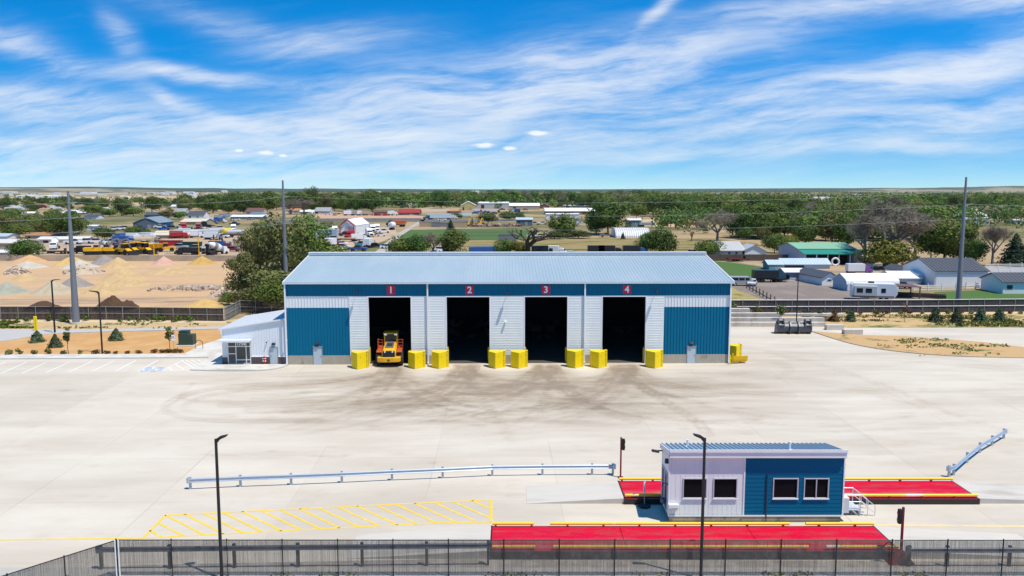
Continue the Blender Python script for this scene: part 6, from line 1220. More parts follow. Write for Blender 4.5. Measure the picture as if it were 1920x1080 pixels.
def v_car(u, v, rz, c_, l, s=1.0):
    b = MB(); car_body(b, [(-2.2, .35), (2.2, .35), (2.25, .7), (1.9, .88), (1.2, .95), (-2.1, .95), (-2.25, .7)], 1.8, 0); car_body(b, [(-1.7, .95), (1.15, .95), (.45, 1.42), (-1.1, 1.42)], 1.65, 1); car_body(b, [(-1.05, 1.40), (.4, 1.40), (.35, 1.47), (-1.0, 1.47)], 1.6, 0)
    wheels(b, (-1.4, 1.4), 1.8, .33, 2); finish(b, 'parked_car', [vm_(c_), vglass, wheelm], u, v, rz, l, 'car', s)
def v_semi(u, v, rz, c_, l, s=1.0):
    b = MB(); b.box(-3.5, 3.0, -.5, .5, .7, 1.0, 2); car_body(b, [(1.0, .6), (3.3, .6), (3.3, 1.7), (2.9, 1.95), (1.3, 2.15), (1.0, 2.15)], 2.0, 0); b.box(-1.6, 1.0, -1.25, 1.25, .8, 3.0, 0); car_body(b, [(-1.6, 3.0), (1.0, 3.0), (.2, 3.9), (-1.6, 3.9)], 2.4, 0); b.box(.95, 1.06, -1.1, 1.1, 2.2, 2.9, 1); b.box(3.28, 3.36, -.7, .7, .8, 1.6, 2)
    b.cyl((-1.75, -1.0, .8), (-1.75, -1.0, 3.9), .1, .1, 8, 2); wheels(b, (2.4, -2.0, -3.1), 2.4, .52, 2); finish(b, 'semi_tractor', [vm_(c_), vglass, wheelm], u, v, rz, l, 'truck', s)
def v_trailer(u, v, rz, c_, l, L=12, h=2.7, s=1.0, name='box_trailer'):
    b = MB(); b.box(-L / 2, L / 2, -1.25, 1.25, 1.1, 1.1 + h, 0); 
    for i in range(int(L)): b.box(-L / 2 + .4 + i, -L / 2 + .5 + i, -1.28, 1.28, 1.15, 1.05 + h, 0)
    b.box(-L / 2 + .3, L / 2 - .3, -.5, .5, .8, 1.1, 1); wheels(b, (-L / 2 + 1.2, -L / 2 + 2.3), 2.4, .5, 1); b.box(L / 2 - 2, L / 2 - 1.8, -.9, -.7, 0, 1.1, 1); finish(b, name, [vm_(c_), wheelm], u, v, rz, l, 'trailer', s)
def v_truck(u, v, rz, c_, l, box='white', s=1.0):
    b = MB(); b.box(-4, 3.6, -.5, .5, .6, .95, 2); car_body(b, [(1.6, .6), (3.8, .6), (3.8, 1.6), (3.2, 1.75), (2.8, 2.5), (1.6, 2.6)], 2.2, 0); b.box(3.0, 3.35, -.95, .95, 1.75, 2.3, 1); b.box(-4, 1.3, -1.2, 1.2, 1.0, 3.3, 3); wheels(b, (2.8, -2.2, -3.2), 2.3, .5, 2); finish(b, 'box_truck', [vm_(c_), vglass, wheelm, vm_(box)], u, v, rz, l, 'truck', s)
def v_dumper(u, v, rz, c_, l, box='red', s=1.0):
    b = MB(); b.box(-4, 3.6, -.5, .5, .6, .95, 2); car_body(b, [(1.2, .6), (3.8, .6), (3.8, 1.6), (2.9, 1.75), (2.5, 2.5), (1.2, 2.6)], 2.2, 0); b.box(2.6, 3.0, -.95, .95, 1.75, 2.3, 1); b.exty([(-4.2, 1.2), (.9, 1.0), (1.0, 2.6), (-4.5, 2.5)], -1.25, 1.25, 3); wheels(b, (2.8, -2.2, -3.2), 2.3, .5, 2); finish(b, 'dump_truck', [vm_(c_), vglass, wheelm, vm_(box)], u, v, rz, l, 'truck', s)
def v_skip(u, v, rz, c_, l, L=6.5, h=2.2, s=1.0):
    b = MB(); b.exty([(-L / 2 + .3, .2), (L / 2 - .2, .2), (L / 2, h), (-L / 2, h)], -1.2, 1.2, 0)
    for i in range(int(L / .9)): b.box(-L / 2 + .5 + i * .9, -L / 2 + .65 + i * .9, -1.3, 1.3, .3, h - .05, 0)
    b.box(-L / 2 - .05, L / 2 + .05, -1.3, 1.3, h - .01, h + .12, 0); b.box(-L / 2 + .2, L / 2 - .2, -1.05, 1.05, h + .121, h + .13, 1); b.cyl((-L / 2 + .6, -1.1, .15), (-L / 2 + .6, 1.1, .15), .15, .15, 8, 1); finish(b, 'skip_container', [vm_(c_), wheelm], u, v, rz, l, 'container', s)
def v_tank(u, v, rz, c_, l, L=9, r=1.15, s=1.0):
    b = MB(); b.lathe([(r * .5, -L / 2 - .2), (r, -L / 2), (r, L / 2), (r * .5, L / 2 + .2)], (0, 0, 1.2 + r), 'X', 16, 0); b.box(-L / 2, L / 2, -.5, .5, .8, 1.25, 1); wheels(b, (-L / 2 + 1, -L / 2 + 2.1), 2.3, .5, 1); b.box(L / 2 - 1.6, L / 2 - 1.4, -.8, .8, 0, .9, 1); b.cyl((0, 0, 1.2 + 2 * r), (0, 0, 1.45 + 2 * r), .35, .35, 10, 0); finish(b, 'tank_trailer', [vm_(c_), wheelm], u, v, rz, l, 'tanker', s)
def v_mixer(u, v, rz, l, c_='white', s=1.0):
    b = MB(); b.box(-4, 3.6, -.5, .5, .7, 1.05, 2); car_body(b, [(1.8, .6), (3.9, .6), (3.9, 1.6), (3.3, 1.75), (2.9, 2.6), (1.8, 2.7)], 2.2, 0); b.box(3.05, 3.4, -.95, .95, 1.75, 2.35, 1)
    d = Vector((-.93, 0, .35)); p = Vector((1.5, 0, 1.9)); st_ = [(.5, 0), (1.15, .8), (1.3, 2.2), (1.1, 3.4), (.5, 5.2)]
    for (r0, a), (r1, c2) in zip(st_[:-1], st_[1:]): b.cyl(p + d * a, p + d * c2, r0, r1, 14, 0 if r0 != 1.3 else 3)
    b.box(-4.2, -3.6, -.5, .5, 1.0, 3.6, 2); wheels(b, (2.8, -1.4, -2.4, -3.3), 2.3, .5, 2); finish(b, 'concrete_mixer', [vm_(c_), vglass, wheelm, vm_('grey')], u, v, rz, l, 'mixer truck', s)
def v_loader(u, v, rz, l, c_='yellow', s=1.0):
    b = MB(); car_body(b, [(-3.4, .9), (.6, .9), (.6, 2.0), (-3.2, 1.9), (-3.5, 1.4)], 1.7, 0); b.box(-.6, .9, -.75, .75, 2.0, 3.2, 1); b.box(-.7, 1.0, -.85, .85, 3.2, 3.35, 0); b.box(.6, 3.2, -.5, .5, .8, 1.4, 0); b.exty([(1.0, 1.2), (3.4, .5), (3.6, .8), (1.2, 1.9)], -.75, .75, 0); b.exty([(3.3, .1), (4.5, .1), (4.5, .2), (3.7, .4), (3.5, 1.3), (3.3, 1.3)], -1.4, 1.4, 2); wheels(b, (-2.0, 1.8), 2.7, .8, 2); finish(b, 'wheel_loader', [vm_(c_), vglass, wheelm], u, v, rz, l, 'loader', s, 'yellow machines parked in a row')
def v_excavator(u, v, rz, l, c_='yellow', s=1.0, arm='black'):
    b = MB(); 
    for y in (-1.2, 1.2): b.exty([(-2.2, .15), (-1.9, 0), (1.9, 0), (2.2, .15), (2.3, .6), (1.9, .95), (-1.9, .95), (-2.3, .6)], y - .3, y + .3, 2)
    b.box(-.7, .7, -.9, .9, .8, 1.15, 2); b.box(-2.6, 1.3, -1.35, 1.35, 1.15, 1.5, 0); b.box(-2.7, -.3, -1.35, 1.35, 1.5, 2.25, 0); b.box(-.1, 1.4, .3, 1.3, 1.5, 2.95, 1); b.exty([(1.0, 1.6), (2.4, 4.6), (4.2, 5.1), (4.2, 4.75), (2.75, 4.2), (1.5, 1.6)], -.5, -.05, 3); b.exty([(4.0, 5.15), (4.5, 4.9), (5.1, 2.2), (4.8, 2.1)], -.45, -.1, 3); b.exty([(4.7, 2.2), (5.3, 2.0), (5.0, 1.0), (4.2, 1.3)], -.8, .25, 2); finish(b, 'excavator', [vm_(c_), vglass, wheelm, vm_(arm)], u, v, rz, l, 'excavator', s, 'yellow machines parked in a row')
def v_hauler(u, v, rz, l, s=1.0):
    b = MB(); b.exty([(2.0, 1.0), (4.6, 1.0), (4.6, 1.8), (3.2, 2.1), (2.0, 2.1)], -1.1, 1.1, 0); b.box(1.9, 3.0, -.9, .9, 2.1, 3.1, 1); b.box(1.8, 3.1, -1, 1, 3.1, 3.25, 0); b.exty([(-4.6, 2.6), (-3.8, 1.4), (.9, 1.3), (1.5, 2.9), (-4.8, 3.0)], -1.4, 1.4, 0); b.box(-4, 2.2, -.5, .5, .8, 1.2, 2); wheels(b, (3.4, -1.6, -3.2), 2.8, .8, 2); finish(b, 'dump_hauler', [vm_('yellow'), vglass, wheelm], u, v, rz, l, 'dump truck', s, 'yellow machines parked in a row')
def v_flat(u, v, rz, c_, l, L=7, s=1.0):
    b = MB(); b.box(-L / 2, L / 2, -1.1, 1.1, .65, .85, 0)
    for i in range(int(L / .8)): b.box(-L / 2 + i * .8, -L / 2 + i * .8 + .1, -1.15, 1.15, .6, .9, 1)
    b.box(L / 2 - .1, L / 2, -1.1, 1.1, .85, 1.7, 1); b.cyl((L / 2, 0, .7), (L / 2 + 1.5, 0, .6), .08, .08, 6, 1); wheels(b, (-.6, .5), 2.2, .38, 1); finish(b, 'flat_trailer', [vm_(c_), wheelm], u, v, rz, l, 'trailer', s)
# named larger vehicles with parts
vn = thing('passenger_van', G(1393, 535.5), 'silver passenger van with a row of dark side windows on the gravel lot', 'van', math.radians(-4)); L = 2.9
b = MB(); b.exty([(-L, .4), (L, .4), (L + .05, .95), (L - .9, 1.2), (L - 1.55, 1.95), (L - 1.8, 2.05), (-L, 2.05), (-L - .05, 1.0)], -1, 1); b.build('body', mat('van_silver', (.45, .45, .45), .3, metal=.3), vn, bevel=.06)
for x0, x1 in ((-2.7, -1.2), (-1.05, .15), (.3, 1.2)): b = MB(); b.box(x0, x1, -1.012, -1.0, 1.25, 1.85); b.build('window', vglass, vn)
for x in (-1.9, 1.9):
    for y in (-.9, .9): b = MB(); b.lathe([(.2, -.13), (.38, -.11), (.38, .11), (.2, .13)], (0, 0, 0), 'Y', 16); w_ = b.build('wheel', wheelm, vn, loc=(x, y, .38)); b = MB(); b.lathe([(.2, -.135), (.2, .135)], (0, 0, 0), 'Y', 12); b.build('rim', vm_('silver'), w_)
tt = thing('travel_trailer', G(1637, 562), 'white travel trailer with slide out and dark windows beside the charcoal fence', 'caravan', math.radians(-16)); b = MB(); b.exty([(-4.1, .55), (3.6, .55), (4.1, 1.3), (4.0, 2.6), (3.6, 3.25), (-3.7, 3.25), (-4.1, 2.9)], -1.25, 1.25); b.build('body', mat('rv_white', (.76, .76, .75), .4, var=.04), tt, bevel=.05)
b = MB(); b.box(-3.6, .4, -1.75, -1.24, .95, 2.75); b.build('slide_out', mat('rv_grey', (.55, .55, .52), .5), tt)
for x0, x1, y in ((-3.2, -2.1, -1.77), (-1.6, -.5, -1.77), (1.2, 2.0, -1.27)): b = MB(); b.box(x0, x1, y, y + .03, 1.5, 2.35); b.build('window', vglass, tt)
b = MB(); b.box(-4.0, 3.5, -1.27, -1.25, .55, .95); b.build('skirt', vm_('grey'), tt); b = MB(); b.box(-1.0, .0, -.4, .4, 3.25, 3.55); b.build('roof_unit', vm_('black'), tt)
for x in (.2, 1.2): b = MB(); b.lathe([(.2, -.12), (.36, -.1), (.36, .1), (.2, .12)], (0, 0, 0), 'Y', 14); b.build('wheel', wheelm, tt, loc=(x + 1, -1.1, .36))
v_trailer(1434, 529, 0, 'black', 'black cargo trailer parked on the lawn edge behind the van', 6.2, 2.0, .9, 'cargo_trailer'); v_flat(1457, 528.5, 0, 'black', 'low black flat trailer beside the black cargo trailer', 5);
t = thing('open_shelter', G(1676, 560), 'brown roofed open shelter behind the travel trailer', 'shelter', math.radians(-6)); b = MB(); b.exty([(-5, 2.5), (5, 2.2), (5, 2.35), (-5, 2.65)], 0, 5); b.build('roof', mc('brown'), t)
for x in (-4.8, 0, 4.8):
    for y in (.1, 4.8): b = MB(); b.box(x - .1, x + .1, y - .1, y + .1, 0, 2.3); b.build('post', bwd, t)
for u, v, l in ((1712, 557, 'left stack of dark timber beside the shelter'), (1738, 558, 'right stack of dark timber beside the white rail fence')):
    b = MB()
    for i in range(4):
        for j in range(3): b.obox((random.uniform(-.2, .2), j * .35 - .3, .15 + i * .2), (6.5, .3, .18), random.uniform(-.02, .02))
    tag(b.build('timber_stack', bwd, None, loc=G(u, v), rz=-.45), l, 'timber stack')
v_car(1410, 535, 70, 'white', 'small white car nose just right of the silver van'); v_flat(1380, 490, 0, 'dred', 'red flat trailer before the dark board fence', 5); v_truck(1611, 514, 0, 'purple', 'purple and white camper under the yellow green tree', 'white', .8); v_car(1690, 541, 10, 'black', 'black car under the open shelter beside the timber')
# equipment yard row along the board fence
for a in [(176, 477.5, 12, 'first yellow excavator from the big steel pole in the machine row'), (195, 477, 20, 'yellow excavator between two others in the machine row'), (214, 477, 8, 'yellow excavator with raised dark arm next to the yellow loaders')]: v_excavator(*a, s=1.05, arm='grey')
for a in [(252, 473, 155, 'yellow loader in the second line behind the low one'), (272, 476, -32, 'yellow loader at the right end of the front line of machines'), (240, 474, 150, 'yellow loader in the second line beside the excavators'), (234, 478, -30, 'yellow loader low and close to the board fence beside the excavators'), (246, 476, -28, 'yellow loader in the middle of the machine row'), (259, 475, -30, 'yellow loader one before the last of the machine row')]: v_loader(*a, s=1.12)
for a in [(264, 473.5, 160, 'yellow dump hauler behind the loaders of the machine row'), (281, 472.5, 160, 'yellow dump hauler ending the machine row beside the thin post')]: v_hauler(*a, s=1.0)
v_loader(312, 472, 200, 'single yellow loader in front of the red container', s=.9); v_excavator(398, 458, 100, 'small yellow excavator behind the concrete mixer', s=.7); v_excavator(408, 457.5, 80, 'second small yellow excavator behind the concrete mixer', s=.7)
v_skip(321, 463.5, 0, 'red', 'red open container beside the dark green one', 8, 2.4); v_skip(357, 465, 0, 'green', 'dark green open container beside the red one', 8, 2.1); v_flat(334, 476, 3, 'tan', 'pale flat trailer in front of the red container', 8); v_dumper(352, 477.5, 175, 'black', 'black dump truck close to the board fence', 'black', .95); v_mixer(408, 477, 60, 'white and black concrete mixer close to the board fence'); v_flat(385, 476, 10, 'brown', 'brown flat trailer beside the concrete mixer', 7)
v_mixer(103, 467, -70, 'white concrete mixer left of the big steel pole'); v_flat(96, 475, 8, 'brown', 'dark brown heavy trailer below the white concrete mixer', 9); v_flat(122, 476, -5, 'dred', 'dark red low trailer behind the steel pole', 7); v_truck(152, 475.5, 170, 'black', 'dark truck right of the big steel pole near the board fence', 'black', .8)
for a in [(137, 458, 5, 'white', 'white pickup partly behind the big steel pole'), (162, 456.5, 8, 'white', 'left white pickup of the pair before the garages'), (179, 456.5, 8, 'white', 'right white pickup of the pair before the garages'), (204, 458, 70, 'white', 'white pickup nosed behind the first excavator'), (225, 457, 75, 'white', 'white pickup behind the excavator arm'), (243, 456, 75, 'silver', 'silver pickup right of the two trucks'), (213, 432, 10, 'white', 'white pickup in the upper lot, left one'), (224, 431.5, 10, 'white', 'white pickup in the upper lot, right one'), (233, 431, 60, 'lblue', 'pale blue pickup in the upper lot beside the trees'), (262, 430, 30, 'blue', 'blue pickup before the blue grey workshop'), (300, 428, 10, 'white', 'white pickup beside the workshop corner'), (340, 427, 20, 'silver', 'silver pickup before the tan fronted shop'), (442, 458, 20, 'silver', 'silver pickup beside the tan crate')]: v_pickup(*a, s=1.2)
for a in [(232, 452, 80, 'blue', 'blue box truck standing among white trucks', 'blue'), (258, 456, 80, 'white', 'white box truck left of the tanker with yellow top', 'white'), (352, 441, 10, 'white', 'white box truck at the end of the low beige building', 'white'), (366, 446, 15, 'white', 'white box truck before the silver tankers', 'white'), (376, 444, 15, 'white', 'second white box truck before the silver tankers', 'white'), (308, 426, 10, 'blue', 'dark blue box truck beside the workshop', 'white'), (400, 418, 5, 'white', 'white truck in the row before the blue gabled house', 'white'), (414, 418, 5, 'white', 'white truck at the end of the row before the blue gabled house', 'blue'), (337, 447, 10, 'red', 'red topped truck behind the red container', 'red')]: v_truck(*a)
v_tank(270, 461, 10, 'tan', 'tan tank trailer behind the yellow haulers', 6, 1.2); v_tank(392, 444, 8, 'silver', 'silver tank trailer, left of two beside the yellow tank'); v_tank(407, 441, 8, 'silver', 'silver tank trailer, right of two beside the yellow tank', 8); v_tank(426, 444, 70, 'lemon', 'bright yellow tank trailer', 5, 1.3); v_tank(442, 445, 15, 'silver', 'pale tank trailer right of the bright yellow one', 7); v_semi(438, 435, -75, 'white', 'white semi tractor standing behind the yellow tank'); v_semi(372, 431, -70, 'dred', 'dark red semi tractor before the tan fronted shop'); v_semi(345, 431, -75, 'red', 'red semi tractor in the middle of the upper lot'); v_semi(385, 428, 20, 'black', 'black semi tractor right of the tan fronted shop')
b = MB(); b.box(-2.4, 2.4, -1.2, 1.2, 0, 3.0)
for i in range(7): b.box(-2.4 + i * .78, -2.3 + i * .78, -1.27, -1.2, 0, 3.0)
finish(b, 'wooden_crate', [bw_], 452, 464, 0, 'big tan wooden crate near the trees of the equipment yard', 'crate')
for i, (u, l) in enumerate([(397 - 108, 'thin yellow post standing beside the last yellow hauler'), (373, 'thin yellow post standing beside the black dump truck')]): b = MB(); b.cyl((0, 0, 0), (0, 0, 5.5), .16, .16, 8); b.cyl((0, 0, 5.5), (0, 0, 5.8), .22, .1, 8); finish(b, 'yellow_pole', [vm_('yellow')], u, 478, 0, l, 'pole')
v_trailer(470, 409.5, 0, 'grey', 'grey trailer under the white roofed shed by the brown house', 14, 2.4); v_trailer(484, 406.5, 0, 'lblue', 'pale blue trailer behind the tall left trees', 10, 2.6); v_pickup(497, 428, 0, 'teal', 'teal and white truck glimpsed through the left trees', 1.2)
# truck yard round the tent
for a in [(628, 439, -80, 'white', 'white semi tractor left of the red trimmed tent'), (683, 436, -80, 'white', 'white semi tractor just right of the red trimmed tent'), (699, 436, -75, 'white', 'white semi tractor, left of the close pair beyond the tent'), (707, 434.5, -75, 'white', 'white semi tractor, right of the close pair beyond the tent'), (657, 449, -110, 'red', 'red semi tractor before the tent door'), (692, 444, -60, 'white', 'white semi tractor with open hood near the trees')]: v_semi(*a)
v_trailer(614, 449, -8, 'lblue', 'pale blue box trailer left of the tent among trees', 9, 3.2); v_truck(578, 440, 20, 'white', 'white truck half hidden by the left trees', 'white'); v_car(655, 435, 0, 'white', 'small white car at the tent door'); v_trailer(640, 453, 0, 'tan', 'low tan flat trailer before the pale blue trailer', 12, .5); v_truck(675, 452, 20, 'white', 'white flat fronted truck below the red tractor', 'white', .9); v_car(681, 462, 10, 'teal', 'teal car near the warehouse roof', 1.4); v_pickup(641, 468, 10, 'white', 'white pickup just above the warehouse roof', 1.2); v_flat(667, 468, 20, 'brown', 'brown flat trailer just above the warehouse roof', 8); v_car(714, 443, 20, 'white', 'white car alone on the sandy truck yard'); v_dumper(742, 425, 175, 'black', 'black dump truck with a red bed on the access road', 'orange', 1.4); v_tank(735, 431, 60, 'white', 'white tank beside the access road', 3, 1.5)
v_semi(802, 411.5, 180, 'teal', 'teal semi tractor hauling a white trailer on the country road'); v_trailer(823, 411.5, 0, 'white', 'long white trailer on the country road', 17, 2.9); v_truck(848, 411, 0, 'white', 'white truck following on the country road', 'white'); v_car(829, 414.5, 0, 'white', 'white car on the verge below the long white trailer', 1.3); v_trailer(872, 408, 5, 'white', 'white trailer left of the round dark tree', 10, 2.5)
for a in [(897, 398, 0, 'red', 'left red and white vehicle before the long white units'), (912, 398.5, 0, 'white', 'middle white vehicle before the long white units'), (930, 399, 0, 'dred', 'dark red vehicle before the long white units')]: v_truck(*a)
v_skip(806, 425, 0, 'tan', 'left one of two long tan bins by the grass field', 12, 2.6); v_skip(829, 425.5, 0, 'grey', 'right darker one of two long bins by the grass field', 12, 2.4); v_skip(862, 426, 0, 'tan', 'pale tan bin right of the round small tree', 9, 2.8); v_excavator(876, 424, 60, 'left yellow lift machine at the edge of the grass field', s=.9, arm='yellow'); v_excavator(898, 424, 60, 'right yellow lift machine at the edge of the grass field', s=.9, arm='yellow')
b = MB(); rr = random.Random(9)
for _ in range(90): s_ = rr.uniform(.8, 2.2); b.obox((rr.uniform(-14, 16), rr.uniform(-3, 3), s_ * .35), (s_, s_ * .8, s_ * .7), rr.uniform(0, 3), rr.uniform(-.3, .3), rr.uniform(-.3, .3))
o = b.build('scrap', mat('scrap_pink', (.36, .25, .20), .9, var=.5, scale=.4, col2=(.18, .10, .08), c2scale=.2), None, loc=G(928, 424.5)); tag(o, 'spread of pinkish scrap and boulders beyond the grass field', 'scrap', kind='stuff')
for u, v, rz, c_, l in [(990, 421, 0, 'white', 'white car beside the pale blue grey building'), (1002, 421.5, 10, 'silver', 'silver car beside the pale blue grey building'), (1017, 421, 0, 'white', 'white car left of the big green trees'), (1000, 445.5, 0, 'white', 'left white pickup behind the dead tree'), (1013, 446, 0, 'white', 'middle white pickup behind the dead tree'), (1022, 445.5, 0, 'silver', 'right silver pickup behind the dead tree'), (1137, 444.5, 0, 'grey', 'grey low car under the big tree left of the round topped hut')]: v_pickup(u, v, rz, c_, l, 1.1)
for u, l, c_ in [(1268, 'first white box trailer on the orange sand lot', 'white'), (1284, 'second white box trailer on the orange sand lot', 'lblue'), (1296, 'third white box trailer on the orange sand lot', 'white'), (1304, 'fourth white box trailer on the orange sand lot', 'lblue')]: v_trailer(u, 416.5, 75, c_, l, 11, 3.0)
v_truck(1279, 423.5, 0, 'dred', 'dark red truck before the white box trailers', 'dred'); v_truck(1296, 423.5, 0, 'red', 'red truck before the white box trailers', 'red', .9); v_skip(1246, 424.5, 0, 'brown', 'brown stacked crate at the edge of the sand lot', 4.5, 3.2); v_trailer(1213, 425, 0, 'silver', 'silver boat like trailer above the round topped hut', 9, 1.4)
for a in [(1040, 480, -10, 'white', 'white crane truck just above the warehouse roof', 'white'), (1020, 480, 0, 'black', 'black truck just above the warehouse roof', 'black'), (1125, 479.5, 0, 'black', 'long dark truck above the warehouse roof', 'black'), (1145, 479.5, 0, 'black', 'second dark truck above the warehouse roof', 'black'), (1191, 479.5, 0, 'blue', 'dark blue truck above the warehouse roof by the big trees', 'black')]: v_truck(*a)
v_car(1072, 480.5, 0, 'lblue', 'light blue car just above the warehouse roof', 1.2); v_pickup(1298, 482, 0, 'purple', 'purple and white truck at the right end of the roof ridge', 1.3); v_pickup(825, 473, 60, 'white', 'white pickup between the trees above the roof', 1.1); v_pickup(836, 480, 10, 'blue', 'blue car just above the roof below the round tree', 1.2); v_car(815, 480, 0, 'grey', 'grey car just above the roof below the round tree', 1.2); v_trailer(915, 481, 10, 'blue', 'long blue roofed trailer just above the warehouse ridge', 12, 2.0); v_skip(952, 452, 0, 'grey', 'small grey shelter at the edge of the grass field', 8, 2.6)
for i, (u, v, c_) in enumerate([(24, 391, 'white'), (33, 392, 'white'), (42, 391, 'lblue'), (50, 390, 'white'), (58, 390, 'silver'), (20, 396, 'white'), (30, 398, 'silver'), (40, 397, 'white'), (72, 390, 'red'), (80, 390, 'dred'), (104, 392, 'white'), (110, 395, 'white'), (655, 404, 'white'), (668, 404, 'silver'), (680, 404, 'white'), (690, 404, 'tan'), (728, 404, 'silver'), (736, 404, 'white'), (780, 389.5, 'white'), (760, 389.5, 'silver')]): v_truck(u, v, random.uniform(-20, 20), c_, 'tiny parked truck in the far lots beyond the trees', c_, 1.2)
for o in [o for o in C.objects if o.get('label') == 'tiny parked truck in the far lots beyond the trees']: o['group'] = 'tiny far parked trucks'

rr = random.Random(21); CL = 'one of many small vehicles crowded together in the equipment yard'; CT_ = 'one of many small vehicles crowded together in the truck yard by the tent'
def clutter(n, box, lab, grp):
    for i in range(n):
        u, v = rr.uniform(box[0], box[1]), rr.uniform(box[2], box[3]); c_ = rr.choice(['white', 'white', 'white', 'silver', 'blue', 'black', 'grey', 'dred', 'tan']); k_ = rr.random(); n0 = set(o.name for o in ()) ; before = len(C.objects)
        if k_ < .4: v_pickup(u, v, rr.choice((0, 15, 80, 170)), c_, lab, 1.15)
        elif k_ < .6: v_truck(u, v, rr.choice((0, 80, 170)), c_, lab, rr.choice(['white', 'white', 'silver', 'blue']), 1.0)
        elif k_ < .8: v_flat(u, v, rr.uniform(-20, 20), rr.choice(['grey', 'brown', 'black']), lab, 8)
        else: v_car(u, v, rr.choice((0, 80)), c_, lab, 1.2)
        for o in list(C.objects)[before:]: o['group'] = grp
clutter(16, (220, 300, 450, 462), CL, 'crowded equipment yard vehicles'); clutter(18, (300, 450, 424, 452), CL, 'crowded equipment yard vehicles'); clutter(10, (330, 460, 462, 474), CL, 'crowded equipment yard vehicles'); clutter(14, (380, 470, 410, 424), CL, 'crowded equipment yard vehicles')
clutter(18, (600, 735, 436, 474), CT_, 'crowded truck yard vehicles'); clutter(12, (560, 700, 399, 405), 'one of many small vehicles lined up before the dark shingled house', 'vehicles by the shingled house'); clutter(14, (890, 1010, 394, 402), 'one of many small vehicles before the long white units', 'vehicles by the white units')
# ------------------------------------------------------------------ trees behind, placed one by one
PROTO = {}
def proto(kind):
    if kind in PROTO: return PROTO[kind]
    k_ = kind.split('-')[0]; sd_ = abs(sum(ord(c_) * (i + 3) for i, c_ in enumerate(kind)))
    if k_ == 'big': t = make_tree(10, 10, {'d': L_DEEP, 'm': L_MID, 'o': L_OLIVE, 'y': L_YEL}[kind[4]], sd_, 4600, .46, .8, 26, 'round', .28)
    elif k_ == 'bush': t = make_tree(10, 11, {'d': L_DEEP, 'm': L_MID, 'o': L_OLIVE, 'y': L_YEL}[kind[5]], sd_, 3600, .52, .3, 20, 'dome', .32)
    elif k_ == 'airy': t = make_tree(10, 8.5, {'o': L_OLIVE, 'm': L_MID}[kind[5]], sd_, 3000, .33, 1.6, 34, 'round', .165, r=.24)
    elif k_ == 'bare': t = bare_tree(10, 9, sd_, bark_grey, 5, twigs=5200)
    elif k_ == 'dead': t = bare_tree(10, 10, sd_, bark, 4, r=.32)
    elif k_ == 'conifer': t = conifer(10, 8, L_DARK, sd_, 2600, .5, tiers=7)
    PROTO[kind] = t; t['_new'] = 1; return t
def tree(kind, u, vb, vt, wpx, label, group=None):
    p = G(u, vb); h = max(2.5, ZH(vt, p.y)); w = 1.15 * wpx / PXM(p.y); src = proto(kind); s = h / 10; sw = w / (8.5 if kind.startswith('airy') else 9 if kind.startswith('bare') else 8 if kind.startswith('con') else 10)
    sc = (sw, sw, s); rz = random.uniform(0, 6.28)
    if src.get('_new'): o = src; del o['_new']; o.location = p; o.rotation_euler.z = rz; o.scale = sc
    else: o = copy_tree(src, p, rz, None, sc)
    if 'group' in o: del o['group']
    return tag(o, label, 'tree', group)
